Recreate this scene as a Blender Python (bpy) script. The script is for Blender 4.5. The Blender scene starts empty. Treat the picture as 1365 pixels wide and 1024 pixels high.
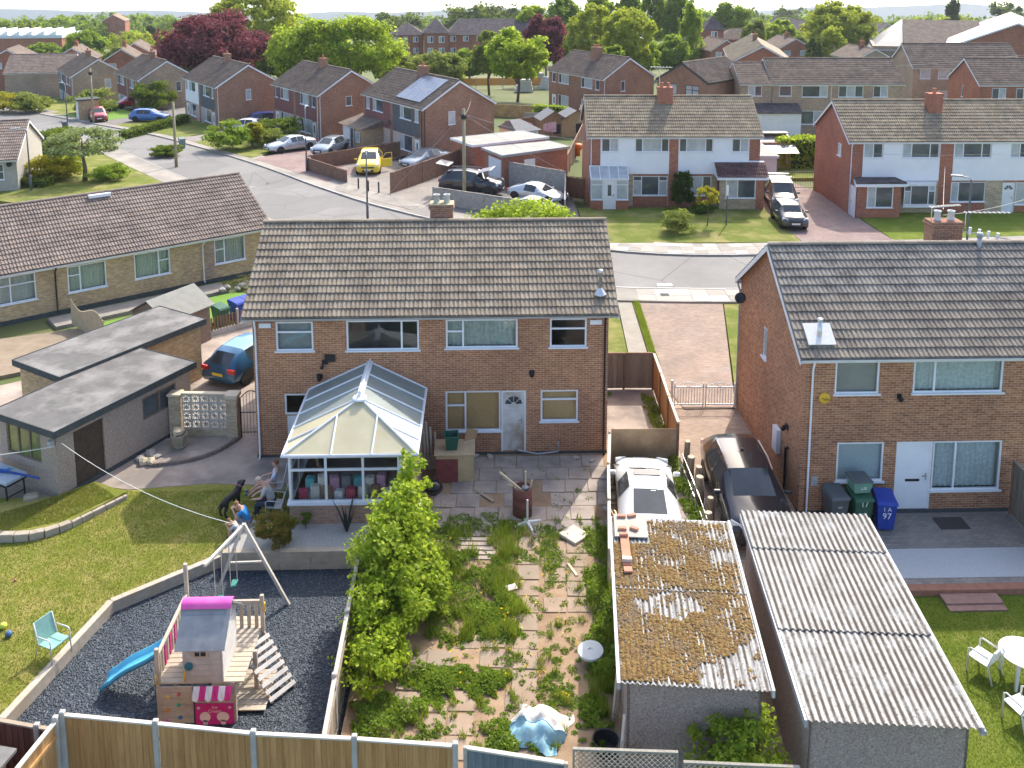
import bpy, bmesh, math, random
import numpy as np
from mathutils import Vector, Matrix
R = math.radians
random.seed(7); rng = np.random.default_rng(7)
S = bpy.context.scene; COL = S.collection

# ---------------------------------------------------------------- camera, sky, sun, exposure
F, PX, PY, PITCH, YAW, HC = 1250., 680., 144., R(8.6), R(1.6), 16.65
cd = bpy.data.cameras.new('camera'); cam = bpy.data.objects.new('camera', cd); COL.objects.link(cam)
cd.sensor_fit = 'HORIZONTAL'; cd.sensor_width = 36; cd.lens = F/1365*36
cd.shift_x = (682.5-PX)/1365; cd.shift_y = -(512-PY)/1365
cd.clip_start = .5; cd.clip_end = 9000
cam.location = (0, 0, HC); cam.rotation_euler = (R(90)-PITCH, 0, -YAW)
S.camera = cam
SUN_AZ, SUN_EL = R(25), R(45)
w = bpy.data.worlds.new('World'); S.world = w; w.use_nodes = True
nt = w.node_tree; nt.nodes.clear()
wo = nt.nodes.new('ShaderNodeOutputWorld'); bg = nt.nodes.new('ShaderNodeBackground')
sky = nt.nodes.new('ShaderNodeTexSky'); sky.sky_type = 'NISHITA'; sky.sun_disc = False
sky.sun_elevation = SUN_EL; sky.sun_rotation = SUN_AZ; sky.air_density = 1.0; sky.dust_density = 3.2; sky.ozone_density = .4; sky.altitude = 30
tcw = nt.nodes.new('ShaderNodeTexCoord'); va = nt.nodes.new('ShaderNodeVectorMath'); va.operation = 'ADD'; va.inputs[1].default_value = (0, 0, .12)
vn = nt.nodes.new('ShaderNodeVectorMath'); vn.operation = 'NORMALIZE'
nt.links.new(tcw.outputs['Generated'], va.inputs[0]); nt.links.new(va.outputs[0], vn.inputs[0]); nt.links.new(vn.outputs[0], sky.inputs[0])
nt.links.new(sky.outputs[0], bg.inputs[0]); nt.links.new(bg.outputs[0], wo.inputs[0])
bg.inputs[1].default_value = .15
sl = bpy.data.lights.new('sun', 'SUN'); sl.energy = 2.0; sl.angle = R(.55); sl.color = (1, .94, .84)
so = bpy.data.objects.new('sun', sl); COL.objects.link(so)
sd = Vector((math.sin(SUN_AZ)*math.cos(SUN_EL), math.cos(SUN_AZ)*math.cos(SUN_EL), math.sin(SUN_EL)))
so.rotation_euler = sd.to_track_quat('Z', 'Y').to_euler(); so.location = (20, 60, 60)
S.view_settings.view_transform = 'Standard'; S.view_settings.look = 'None'; S.view_settings.gamma = 1
S.view_settings.exposure = 1.42; S.view_settings.use_curve_mapping = False
S.cycles.max_bounces = 6; S.cycles.transparent_max_bounces = 12; S.cycles.caustics_reflective = False; S.cycles.caustics_refractive = False

# ---------------------------------------------------------------- survey: photo pixel -> place on the ground (plain projection onto the terrain)
_fw = np.array([math.sin(YAW)*math.cos(PITCH), math.cos(YAW)*math.cos(PITCH), -math.sin(PITCH)])
_rt = np.array([math.cos(YAW), -math.sin(YAW), 0]); _dn = np.cross(_fw, _rt)
def terr(Y): return -.025*max(0., min(Y, 120)-68) - .058*max(0., Y-120)
def G(px, py, h=0.):
    z = 0.; d = _fw + _rt*(px-PX)/F + _dn*(py-PY)/F
    for _ in range(40):
        q = d*((z+h-HC)/d[2]); z = .5*z + .5*terr(min(max(q[1], 0), 3000))
    return (float(q[0]), float(q[1]))
def G3(px, py, h=0.):
    x, y = G(px, py, h); return (x, y, terr(y)+h)
def W3(px, py, Y):                                    # point on the vertical plane at depth Y
    d = _fw + _rt*(px-PX)/F + _dn*(py-PY)/F; q = d*(Y/d[1]); return (float(q[0]), Y, float(q[2]+HC))

# ---------------------------------------------------------------- mesh builder
KIDS = {}
def setp(o, parent):
    if parent is not None: o.parent = parent; KIDS.setdefault(parent.name, []).append(o)
class MB:
    def __init__(s): s.v = []; s.f = []; s.m = []; s.cm = 0
    def add(s, vs, fs, M=None):
        b = len(s.v)
        if M is not None: vs = [tuple(M @ Vector(v)) for v in vs]
        s.v += [tuple(v) for v in vs]; s.f += [tuple(b+i for i in f) for f in fs]; s.m += [s.cm]*len(fs); return s
    def box(s, x0, x1, y0, y1, z0, z1, M=None):
        return s.add([(x0,y0,z0),(x1,y0,z0),(x1,y1,z0),(x0,y1,z0),(x0,y0,z1),(x1,y0,z1),(x1,y1,z1),(x0,y1,z1)],
                     [(3,2,1,0),(4,5,6,7),(0,1,5,4),(1,2,6,5),(2,3,7,6),(3,0,4,7)], M)
    def bbox(s, x0, x1, y0, y1, z0, z1, b=.01, M=None):     # chamfered box
        vs = []; 
        for (xx, yy, zz) in [(x,y,z) for x in (0,1) for y in (0,1) for z in (0,1)]:
            X = (x0,x1)[xx]; Y = (y0,y1)[yy]; Z = (z0,z1)[zz]; sx = b if xx==0 else -b; sy = b if yy==0 else -b; sz = b if zz==0 else -b
            vs += [(X,Y+sy,Z+sz),(X+sx,Y,Z+sz),(X+sx,Y+sy,Z)]
        i = lambda x,y,z,k: (x*4+y*2+z)*3+k
        fs = [(i(0,0,0,0),i(0,0,1,0),i(0,1,1,0),i(0,1,0,0)),(i(1,0,0,0),i(1,1,0,0),i(1,1,1,0),i(1,0,1,0)),
              (i(0,0,0,1),i(1,0,0,1),i(1,0,1,1),i(0,0,1,1)),(i(0,1,0,1),i(0,1,1,1),i(1,1,1,1),i(1,1,0,1)),
              (i(0,0,0,2),i(0,1,0,2),i(1,1,0,2),i(1,0,0,2)),(i(0,0,1,2),i(1,0,1,2),i(1,1,1,2),i(0,1,1,2))]
        for a in (0,1):
            for c in (0,1):
                fs.append((i(a,c,0,0),i(a,c,1,0),i(a,c,1,1),i(a,c,0,1)) if (a+c)%2==0 else (i(a,c,0,1),i(a,c,1,1),i(a,c,1,0),i(a,c,0,0)))
                fs.append((i(0,a,c,1),i(1,a,c,1),i(1,a,c,2),i(0,a,c,2)) if (a+c)%2==0 else (i(0,a,c,2),i(1,a,c,2),i(1,a,c,1),i(0,a,c,1)))
                fs.append((i(a,0,c,2),i(a,1,c,2),i(a,1,c,0),i(a,0,c,0)) if (a+c)%2==0 else (i(a,0,c,0),i(a,1,c,0),i(a,1,c,2),i(a,0,c,2)))
                for e in (0,1):
                    t = (i(a,c,e,0),i(a,c,e,1),i(a,c,e,2)); fs.append(t if (a+c+e)%2==0 else t[::-1])
        return s.add(vs, fs, M)
    def prism(s, poly, z0, z1, M=None):                     # polygon in xy, extruded in z
        n = len(poly); a = sum(poly[i][0]*poly[(i+1)%n][1]-poly[(i+1)%n][0]*poly[i][1] for i in range(n))
        if a < 0: poly = poly[::-1]
        vs = [(p[0],p[1],z0) for p in poly]+[(p[0],p[1],z1) for p in poly]
        return s.add(vs, [tuple(range(n-1,-1,-1)), tuple(range(n,2*n))]+[(i,(i+1)%n,n+(i+1)%n,n+i) for i in range(n)], M)
    def tube(s, p0, p1, r0, r1=None, n=8, caps=True):
        r1 = r0 if r1 is None else r1; p0 = Vector(p0); p1 = Vector(p1); d = (p1-p0)
        if d.length < 1e-6: return s
        d.normalize(); a = d.orthogonal().normalized(); b = d.cross(a)
        vs = [tuple(p+ (a*math.cos(2*math.pi*k/n)+b*math.sin(2*math.pi*k/n))*r) for p, r in ((p0,r0),(p1,r1)) for k in range(n)]
        fs = [(k,(k+1)%n,n+(k+1)%n,n+k) for k in range(n)]
        if caps: fs += [tuple(range(n-1,-1,-1)), tuple(range(n,2*n))]
        return s.add(vs, fs)
    def path(s, pts, r, n=6):
        rs = r if isinstance(r, (list, tuple)) else [r]*len(pts); P = [Vector(p) for p in pts]; rings = []; a = None
        for i, p in enumerate(P):
            d = (P[min(i+1,len(P)-1)]-P[max(i-1,0)])
            if d.length < 1e-9: d = Vector((0,0,1))
            d.normalize()
            a = d.orthogonal().normalized() if a is None else (a-d*a.dot(d)).normalized()
            b = d.cross(a); rings.append([tuple(p+(a*math.cos(2*math.pi*k/n)+b*math.sin(2*math.pi*k/n))*rs[i]) for k in range(n)])
        return s.loft(rings, True, True)
    def loft(s, rings, closed=True, caps=False, M=None):
        n = len(rings[0]); vs = [v for r in rings for v in r]; fs = []
        for i in range(len(rings)-1):
            for k in range(n if closed else n-1): fs.append((i*n+k, i*n+(k+1)%n, (i+1)*n+(k+1)%n, (i+1)*n+k))
        if caps: fs += [tuple(range(n-1,-1,-1)), tuple((len(rings)-1)*n+k for k in range(n))]
        return s.add(vs, fs, M)
    def lathe(s, prof, n=16, c=(0,0,0), M=None):            # prof [(r,z)]
        rings = [[(c[0]+r*math.cos(2*math.pi*k/n), c[1]+r*math.sin(2*math.pi*k/n), c[2]+z) for k in range(n)] for r, z in prof]
        return s.loft(rings, True, True, M)
    def build(s, name, mat, parent=None, smooth=False):
        me = bpy.data.meshes.new(name); me.from_pydata(s.v, [], s.f)
        for m in (mat if isinstance(mat, (list, tuple)) else [mat]): me.materials.append(m)
        if isinstance(mat, (list, tuple)): me.polygons.foreach_set('material_index', s.m)
        if smooth: me.polygons.foreach_set('use_smooth', [True]*len(me.polygons))
        me.update(); o = bpy.data.objects.new(name, me); COL.objects.link(o)
        setp(o, parent)
        return o
def npmesh(name, v, f, mat, parent=None, smooth=False):      # numpy verts (n,3), faces (m,k)
    me = bpy.data.meshes.new(name); v = np.asarray(v, dtype=np.float32); f = np.asarray(f, dtype=np.int32); k = f.shape[1]
    me.vertices.add(len(v)); me.vertices.foreach_set('co', v.ravel()); me.loops.add(f.size); me.loops.foreach_set('vertex_index', f.ravel())
    me.polygons.add(len(f)); me.polygons.foreach_set('loop_start', np.arange(0, f.size, k, dtype=np.int32))
    me.update(calc_edges=True); me.validate()
    me.polygons.foreach_set('use_smooth', [bool(smooth)]*len(me.polygons))
    me.materials.append(mat)
    if name is None: return me
    o = bpy.data.objects.new(name, me); COL.objects.link(o)
    setp(o, parent)
    return o
def tag(o, label=None, cat=None, group=None, kind=None):
    if label: o['label'] = label
    if cat: o['category'] = cat
    if group: o['group'] = group
    if kind: o['kind'] = kind
    return o
def thing(name, label, cat, loc=(0,0,0), rz=0., group=None):
    o = bpy.data.objects.new(name, None); COL.objects.link(o); o.empty_display_size = .2
    o.location = loc; o.rotation_euler = (0, 0, rz); return tag(o, label, cat, group)
def obj(name, data, parent=None, loc=(0,0,0), rot=(0,0,0), sc=(1,1,1)):
    o = bpy.data.objects.new(name, data); COL.objects.link(o); o.location = loc; o.rotation_euler = rot; o.scale = sc
    setp(o, parent)
    return o
def dup(root, loc=None, rz=None, label=None, group=None, sc=None):
    def cp(o, par):
        c = o.copy(); COL.objects.link(c); setp(c, par)
        for ch in list(KIDS.get(o.name, ())): cp(ch, c)
        return c
    r = cp(root, root.parent)
    if loc is not None: r.location = loc
    if rz is not None: r.rotation_euler = (0, 0, rz)
    if sc is not None: r.scale = (sc,)*3
    return tag(r, label, None, group)
def struct(name, mb, mat, smooth=False, parent=None):
    o = mb.build(name, mat, parent, smooth)
    if parent is None: o['kind'] = 'structure'
    return o
def TM(loc=(0,0,0), rz=0., rx=0., ry=0.):
    return Matrix.Translation(loc) @ Matrix.Rotation(rz, 4, 'Z') @ Matrix.Rotation(ry, 4, 'Y') @ Matrix.Rotation(rx, 4, 'X')

# ---------------------------------------------------------------- materials
class NT:
    def __init__(s, name):
        s.mat = bpy.data.materials.new(name); s.mat.use_nodes = True; s.t = s.mat.node_tree; s.n = s.t.nodes
        s.p = s.n['Principled BSDF']; s.out = s.n['Material Output']
    def new(s, ty, **kw):
        n = s.n.new(ty)
        for k, v in kw.items():
            if k in n.inputs.keys(): n.inputs[k].default_value = v
            else: setattr(n, k, v)
        return n
    def L(s, a, b): s.t.links.new(a, b)
    def noise(s, scale, detail=3, rough=.6, vec=None, dist=0.):
        n = s.new('ShaderNodeTexNoise'); n.inputs['Scale'].default_value = scale; n.inputs['Detail'].default_value = detail
        n.inputs['Roughness'].default_value = rough; n.inputs['Distortion'].default_value = dist
        s.L(vec if vec is not None else s.pos(), n.inputs['Vector']); return n.outputs['Fac']
    def pos(s):
        if not hasattr(s, '_p'): s._p = s.new('ShaderNodeNewGeometry').outputs['Position']
        return s._p
    def obc(s):
        if not hasattr(s, '_o'): s._o = s.new('ShaderNodeTexCoord').outputs['Object']
        return s._o
    def ramp(s, fac, stops):
        n = s.new('ShaderNodeValToRGB'); e = n.color_ramp.elements
        while len(e) < len(stops): e.new(.5)
        for i, (p, c) in enumerate(stops): e[i].position = p; e[i].color = (*c, 1)
        s.L(fac, n.inputs[0]); return n.outputs[0]
    def mix(s, fac, a, b, mode='MIX'):
        n = s.new('ShaderNodeMix'); n.data_type = 'RGBA'; n.blend_type = mode
        for x, i in ((fac, 0), (a, 6), (b, 7)):
            if isinstance(x, (int, float)): n.inputs[i].default_value = x
            elif isinstance(x, tuple): n.inputs[i].default_value = (*x, 1)
            else: s.L(x, n.inputs[i])
        return n.outputs[2]
    def math(s, op, a, b=0., clamp=False):
        n = s.new('ShaderNodeMath'); n.operation = op; n.use_clamp = clamp
        for x, i in ((a, 0), (b, 1)):
            if isinstance(x, (int, float)): n.inputs[i].default_value = x
            else: s.L(x, n.inputs[i])
        return n.outputs[0]
    def bump(s, h, strength=.4, dist=.02):
        n = s.new('ShaderNodeBump'); n.inputs['Strength'].default_value = strength; n.inputs['Distance'].default_value = dist
        s.L(h, n.inputs['Height']); s.L(n.outputs[0], s.p.inputs['Normal'])
    def col(s, c):
        if isinstance(c, tuple): s.p.inputs['Base Color'].default_value = (*c, 1)
        else: s.L(c, s.p.inputs['Base Color'])
    def rough(s, r):
        if isinstance(r, (int, float)): s.p.inputs['Roughness'].default_value = r
        else: s.L(r, s.p.inputs['Roughness'])
MATS = {}
def nm(name, c1, c2=None, scale=4., rough=.8, bump=0., bscale=None, spec=.3, metal=0., detail=4, c3=None, s3=.4, coat=0., objc=False):
    if name in MATS: return MATS[name]
    t = NT(name); t.rough(rough); t.p.inputs['Specular IOR Level'].default_value = spec; t.p.inputs['Metallic'].default_value = metal
    t.p.inputs['Coat Weight'].default_value = coat
    vec = t.obc() if objc else t.pos()
    if c2 is None: t.col(c1)
    else:
        c = t.ramp(t.noise(scale, detail, vec=vec), [(.3, c1), (.7, c2)])
        if c3 is not None: c = t.mix(t.ramp(t.noise(s3, 3, vec=vec), [(.45, (0,0,0)), (.65, (1,1,1))]), c, c3)
        t.col(c)
    if bump: t.bump(t.noise(bscale or scale*4, 4, vec=vec), bump)
    MATS[name] = t.mat; return t.mat
def brick(name, a, b, mortar, var=(.5,.5,.5), bw=.225, rh=.075, ms=.009):
    if name in MATS: return MATS[name]
    t = NT(name); t.rough(.85); t.p.inputs['Specular IOR Level'].default_value = .2
    sp = t.new('ShaderNodeSeparateXYZ'); t.L(t.obc(), sp.inputs[0]); u = t.math('ADD', sp.outputs[0], sp.outputs[1])
    cb = t.new('ShaderNodeCombineXYZ'); t.L(u, cb.inputs[0]); t.L(sp.outputs[2], cb.inputs[1])
    br = t.new('ShaderNodeTexBrick'); t.L(cb.outputs[0], br.inputs['Vector'])
    for k, v in (('Scale', 1.), ('Mortar Size', ms), ('Mortar Smooth', .15), ('Bias', 0.), ('Brick Width', bw), ('Row Height', rh)): br.inputs[k].default_value = v
    br.inputs['Color1'].default_value = (*a, 1); br.inputs['Color2'].default_value = (*b, 1); br.inputs['Mortar'].default_value = (*mortar, 1)
    wear = t.ramp(t.noise(.55, 5), [(.3, (.78,.78,.8)), (.7, (1.12,1.1,1.06))])
    c = t.mix(1., br.outputs['Color'], wear, 'MULTIPLY')
    sc = t.new('ShaderNodeVectorMath', operation='MULTIPLY'); sc.inputs[1].default_value = (4.4, 13., 1); t.L(cb.outputs[0], sc.inputs[0])
    c = t.mix(1., c, t.ramp(t.noise(1., 2, vec=sc.outputs[0]), [(.25, (.72,.7,.7)), (.75, (1.22,1.2,1.16))]), 'MULTIPLY')
    t.col(c); h = t.math('SUBTRACT', 1., br.outputs['Fac']); t.bump(h, .5, .012)
    MATS[name] = t.mat; return t.mat
def tilemat(name, a, b, dark, lichen=None, perobj=True):
    if name in MATS: return MATS[name]
    t = NT(name); t.rough(.9); t.p.inputs['Specular IOR Level'].default_value = .15
    if perobj: fac = t.new('ShaderNodeObjectInfo').outputs['Random']
    else:
        v = t.new('ShaderNodeTexVoronoi'); v.inputs['Scale'].default_value = 3.1; t.L(t.obc(), v.inputs['Vector'])
        sp = t.new('ShaderNodeSeparateColor'); t.L(v.outputs['Color'], sp.inputs[0]); fac = sp.outputs[0]
    c = t.ramp(fac, [(0., a), (1., b)])
    c = t.mix(1., c, t.ramp(t.noise(1.1, 5), [(.3, (.7,.7,.72)), (.7, (1.15,1.14,1.1))]), 'MULTIPLY')
    c = t.mix(t.ramp(t.noise(9., 5), [(.58, (0,0,0)), (.72, (1,1,1))]), c, dark)
    if lichen: c = t.mix(t.ramp(t.noise(5., 6), [(.62, (0,0,0)), (.72, (.8,.8,.8))]), c, lichen)
    t.col(c); t.bump(t.noise(60, 3), .25, .01); MATS[name] = t.mat; return t.mat
def leafmat(name, a, b, trans=.45, c=None, tint=(.45,.55,.06)):
    if name in MATS: return MATS[name]
    t = NT(name); g = t.new('ShaderNodeNewGeometry'); col = t.ramp(g.outputs['Random Per Island'], [(0., a), (.75, b)] + ([(1., c)] if c else []))
    lg = t.ramp(t.noise(.35, 2), [(.3, (.75,.78,.8)), (.7, (1.2,1.15,1.0))]); col = t.mix(1., col, lg, 'MULTIPLY')
    t.n.remove(t.p); d = t.new('ShaderNodeBsdfDiffuse'); tr = t.new('ShaderNodeBsdfTranslucent'); mx = t.new('ShaderNodeMixShader'); mx.inputs[0].default_value = trans
    gl = t.new('ShaderNodeBsdfGlossy'); gl.inputs['Roughness'].default_value = .35; gl.inputs['Color'].default_value = (.6,.65,.6,1); m2 = t.new('ShaderNodeMixShader'); m2.inputs[0].default_value = .015
    t.L(col, d.inputs[0]); t.L(t.mix(.35, col, tint, 'MIX'), tr.inputs[0]); t.L(d.outputs[0], mx.inputs[1]); t.L(tr.outputs[0], mx.inputs[2])
    t.L(mx.outputs[0], m2.inputs[1]); t.L(gl.outputs[0], m2.inputs[2]); t.L(m2.outputs[0], t.out.inputs[0]); MATS[name] = t.mat; return t.mat
def glassmat(name, tint=(.97,.985,.98), refl=.14, clear=.97):
    t = NT(name); t.n.remove(t.p); g = t.new('ShaderNodeBsdfGlossy'); g.inputs['Roughness'].default_value = .02; g.inputs['Color'].default_value = (.9,.95,1,1)
    tr = t.new('ShaderNodeBsdfTransparent'); tr.inputs[0].default_value = (*[x*clear for x in tint], 1); lw = t.new('ShaderNodeLayerWeight'); lw.inputs[0].default_value = refl
    mx = t.new('ShaderNodeMixShader'); t.L(t.math('ADD', t.math('MULTIPLY', lw.outputs['Fresnel'], .8), .02, True), mx.inputs[0]); t.L(tr.outputs[0], mx.inputs[1]); t.L(g.outputs[0], mx.inputs[2]); t.L(mx.outputs[0], t.out.inputs[0])
    MATS[name] = t.mat; return t.mat

WHITE = nm('white_upvc', (.78,.80,.82), (.70,.72,.74), 2., .35, spec=.4)
WOODW = nm('white_paint', (.76,.77,.77), (.62,.63,.62), 6., .6)
GLASS = glassmat('window_glass')
PANE = nm('dark_pane', (.045,.055,.065), (.12,.14,.15), .7, .06, spec=.6)
PANE2 = nm('curtained_pane', (.32,.36,.38), (.5,.53,.54), 1.6, .12, spec=.6)
FLEECE = nm('net_curtain', (.36,.42,.43), (.62,.68,.68), 9., .9)
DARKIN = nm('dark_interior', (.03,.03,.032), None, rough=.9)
FELT = nm('dark_felt_trim', (.05,.06,.065), (.08,.09,.09), 6., .9)
CONC = nm('concrete', (.36,.345,.31), (.50,.48,.44), 3., .9, .3, 40)
BLACKP = nm('black_plastic', (.02,.021,.023), None, rough=.45)
GREYP = nm('grey_metal', (.30,.31,.32), (.4,.41,.42), 6., .45, spec=.5)
LEAD = nm('silver_metal', (.6,.6,.58), (.72,.72,.7), 8., .35, metal=.8)
TIMBER = nm('weathered_timber', (.38,.33,.265), (.52,.465,.39), 7., .85, .3, 50, c3=(.43,.35,.25), s3=.9)
FENCEW = nm('treated_fence_timber', (.46,.28,.11), (.6,.40,.18), 5., .85, .3, 60, c3=(.38,.24,.11), s3=1.3)
DKFENCE = nm('brown_stained_timber', (.17,.095,.065), (.26,.155,.11), 4., .85, .3, 50)
GRFENCE = nm('grey_weathered_boards', (.30,.28,.25), (.42,.40,.37), 4., .9, .3, 50)
BLFENCE = nm('slate_blue_boards', (.14,.17,.19), (.21,.25,.28), 4., .85, .3, 50)
TRUNK = nm('bark', (.10,.075,.05), (.2,.16,.12), 6., .95, .6, 30)
B_MAIN = brick('brown_brick', (.34,.145,.068), (.45,.215,.11), (.52,.38,.28))
B_NBR = brick('mixed_brick', (.29,.12,.058), (.47,.225,.11), (.46,.35,.27))
B_RED = brick('red_brick', (.33,.105,.06), (.43,.155,.09), (.38,.27,.22))
B_BRN = brick('red_brown_brick', (.27,.125,.075), (.36,.185,.115), (.40,.31,.25))
B_BUFF = brick('buff_brick', (.44,.29,.135), (.58,.42,.225), (.50,.44,.34))
B_TAN = brick('tan_brick', (.34,.24,.165), (.46,.34,.25), (.44,.38,.31))
B_STONE = brick('stone_cladding', (.42,.34,.23), (.56,.47,.34), (.44,.38,.3), bw=.4, rh=.15, ms=.012)
T_MAIN = tilemat('roof_tile_brown', (.245,.20,.15), (.315,.265,.205), (.09,.075,.055), (.42,.36,.22))
T_NBR = tilemat('roof_tile_grey', (.225,.19,.155), (.285,.245,.20), (.09,.075,.06), (.46,.40,.30))
T_MAINJ = tilemat('roof_tile_brown_far', (.245,.20,.15), (.315,.265,.205), (.09,.075,.055), (.42,.36,.22), False)
T_BUNG = tilemat('roof_tile_bungalow', (.20,.16,.135), (.265,.215,.185), (.09,.075,.065), (.33,.28,.22), False)
T_ROW = tilemat('roof_tile_row', (.165,.13,.105), (.225,.18,.145), (.09,.075,.06), None, False)
T_DARK = tilemat('roof_tile_dark', (.075,.065,.07), (.14,.115,.115), (.05,.045,.05), None, False)
T_PALE = tilemat('roof_tile_pale', (.25,.205,.145), (.34,.285,.205), (.12,.11,.09), (.42,.36,.2), False)
# ---------------------------------------------------------------- building kit
def tbox(mb, T, u0, u1, d0, d1, z0, z1):
    c = [(u0,d0,z0),(u1,d0,z0),(u1,d1,z0),(u0,d1,z0),(u0,d0,z1),(u1,d0,z1),(u1,d1,z1),(u0,d1,z1)]
    mb.add([T(*p) for p in c], [(3,2,1,0),(4,5,6,7),(0,1,5,4),(1,2,6,5),(2,3,7,6),(3,0,4,7)])
def side_T(side, W, D):
    return {'S': lambda u,d,z: (u,-d,z), 'N': lambda u,d,z: (W-u,D+d,z), 'E': lambda u,d,z: (W+d,u,z), 'W': lambda u,d,z: (-d,D-u,z)}[side]
def wall_panel(mb, T, u0, u1, z0, z1, ops, rev=.1, d=0.):
    us = sorted({u0,u1}|{x for o in ops for x in (o[0],o[1]) if u0 < x < u1}); zs = sorted({z0,z1}|{x for o in ops for x in (o[2],o[3]) if z0 < x < z1})
    for a, b in zip(us, us[1:]):
        for c, e in zip(zs, zs[1:]):
            m, n = (a+b)/2, (c+e)/2
            if any(o[0] < m < o[1] and o[2] < n < o[3] for o in ops): continue
            mb.add([T(a,d,c),T(b,d,c),T(b,d,e),T(a,d,e)], [(0,1,2,3)])
    for o in ops:
        a, b, c, e = o[:4]; r = d-rev
        for q in (((a,d,c),(a,r,c),(a,r,e),(a,d,e)), ((b,d,c),(b,d,e),(b,r,e),(b,r,c)), ((a,d,c),(b,d,c),(b,r,c),(a,r,c)), ((a,d,e),(a,r,e),(b,r,e),(b,d,e))):
            mb.add([T(*p) for p in q], [(0,1,2,3)])
def window(par, T, u0, u1, z0, z1, cols=((1,None),), rev=.08, fr=.06, glass=None, sill=True, behind=None, frame=None, label=None, back_mats=None):
    glass = glass or GLASS; f = MB(); d0, d1 = -rev, -rev+.06
    tbox(f, T, u0, u1, d0, d1, z0, z0+fr); tbox(f, T, u0, u1, d0, d1, z1-fr, z1)
    tbox(f, T, u0, u0+fr, d0, d1, z0+fr, z1-fr); tbox(f, T, u1-fr, u1, d0, d1, z0+fr, z1-fr)
    tot = sum(c[0] for c in cols); x = u0; panes = []
    for i, (cw, tr) in enumerate(cols):
        a = x+(fr if i == 0 else fr*.5); x += (u1-u0)*cw/tot; b = x-(fr if i == len(cols)-1 else fr*.5)
        if i < len(cols)-1: tbox(f, T, x-fr*.5, x+fr*.5, d0, d1+.003, z0+fr, z1-fr)
        if tr:
            zt = z1-(z1-z0)*tr; tbox(f, T, a, b, d0, d1-.003, zt-fr*.5, zt+fr*.5); panes += [(a,b,zt+fr*.5,z1-fr),(a,b,z0+fr,zt-fr*.5)]
        else: panes.append((a,b,z0+fr,z1-fr))
    o = f.build('window', frame or WHITE, par)
    if label: o['label'] = label
    for k, (a,b,c,e) in enumerate(panes):
        m = MB(); tbox(m, T, a, b, d0+.012, d0+.024, c, e); m.build('pane', glass if not isinstance(glass, list) else glass[k % len(glass)], o)
    if sill:
        m = MB(); tbox(m, T, u0-.05, u1+.05, -rev+.061, .07, z0-.035, z0+.012); m.build('sill', frame or WHITE, o)
    if behind:
        m = MB(); n = 40; rows = [[], []]; am = 0. if any(q in behind.name for q in ('chip','roller','venet','grey_blind')) else .03
        for k in range(n+1):
            u = u0+(u1-u0)*k/n; dd = -rev-(.14 if am else .07)+am*math.sin(k*1.9)
            rows[0].append(T(u,dd,z0+.02)); rows[1].append(T(u,dd,z1-.02))
        m.loft(rows, False); m.build('curtain', behind, o)
    return o
def door(par, T, u0, u1, z0, z1, mat=None, rev=.08, style='panel', handle_r=True, label=None):
    m = MB(); fr = .06; d0, d1 = -rev, -rev+.07
    tbox(m, T, u0, u0+fr, d0, d1, z0, z1); tbox(m, T, u1-fr, u1, d0, d1, z0, z1); tbox(m, T, u0+fr, u1-fr, d0, d1, z1-fr, z1)
    o = m.build('door', WHITE, par)
    if label: o['label'] = label
    a, b, c, e = u0+fr, u1-fr, z0+.02, z1-fr; w = b-a; h = e-c
    l = MB(); tbox(l, T, a, b, d0+.01, d0+.05, c, e)
    if style == 'panel':
        for (x0,x1,y0,y1) in ((.1,.46,.05,.38),(.54,.9,.05,.38),(.1,.46,.44,.72),(.54,.9,.44,.72)): tbox(l, T, a+w*x0, a+w*x1, d0+.05, d0+.062, c+h*y0, c+h*y1)
    l.build('leaf', mat or WHITE, o)
    if style == 'panel':
        g = MB(); cx = (a+b)/2; zc = c+h*.79; rr = w*.4; n = 12
        for k in range(4):
            t0, t1 = math.pi*k/4+.07, math.pi*(k+1)/4-.07
            pts = [(cx+rr*.3*math.cos(t), zc+rr*.3*math.sin(t)) for t in (t0,t1)][::-1]+[(cx+rr*math.cos(t0+(t1-t0)*q/3), zc+rr*math.sin(t0+(t1-t0)*q/3)) for q in range(4)]
            g.add([T(u,d0+.056,z) for u,z in pts], [tuple(range(len(pts)))])
        g.build('fan_light', PANE, o)
    if style == 'glazed':
        g = MB(); tbox(g, T, a+w*.34, a+w*.66, d0+.05, d0+.058, c+h*.5, c+h*.86); g.build('door_pane', PANE, o)
    if style == 'letterbox':
        g = MB(); tbox(g, T, a+w*.28, a+w*.72, d0+.05, d0+.062, c+h*.44, c+h*.475); g.build('letterbox', BLACKP, o)
    hx = b-.09 if handle_r else a+.09; g = MB(); tbox(g, T, hx-.02, hx+.02, d0+.05, d0+.075, c+h*.46, c+h*.56); tbox(g, T, hx-.12, hx+.02, d0+.075, d0+.09, c+h*.51, c+h*.53); g.build('handle', GREYP, o)
    return o
PROF = np.array([(0,.016),(.018,.036),(.045,.042),(.07,.034),(.09,.010),(.14,.008),(.158,.022),(.185,.036),(.21,.034),(.235,.012),(.285,.008)])/np.array([.30,1])
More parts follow.
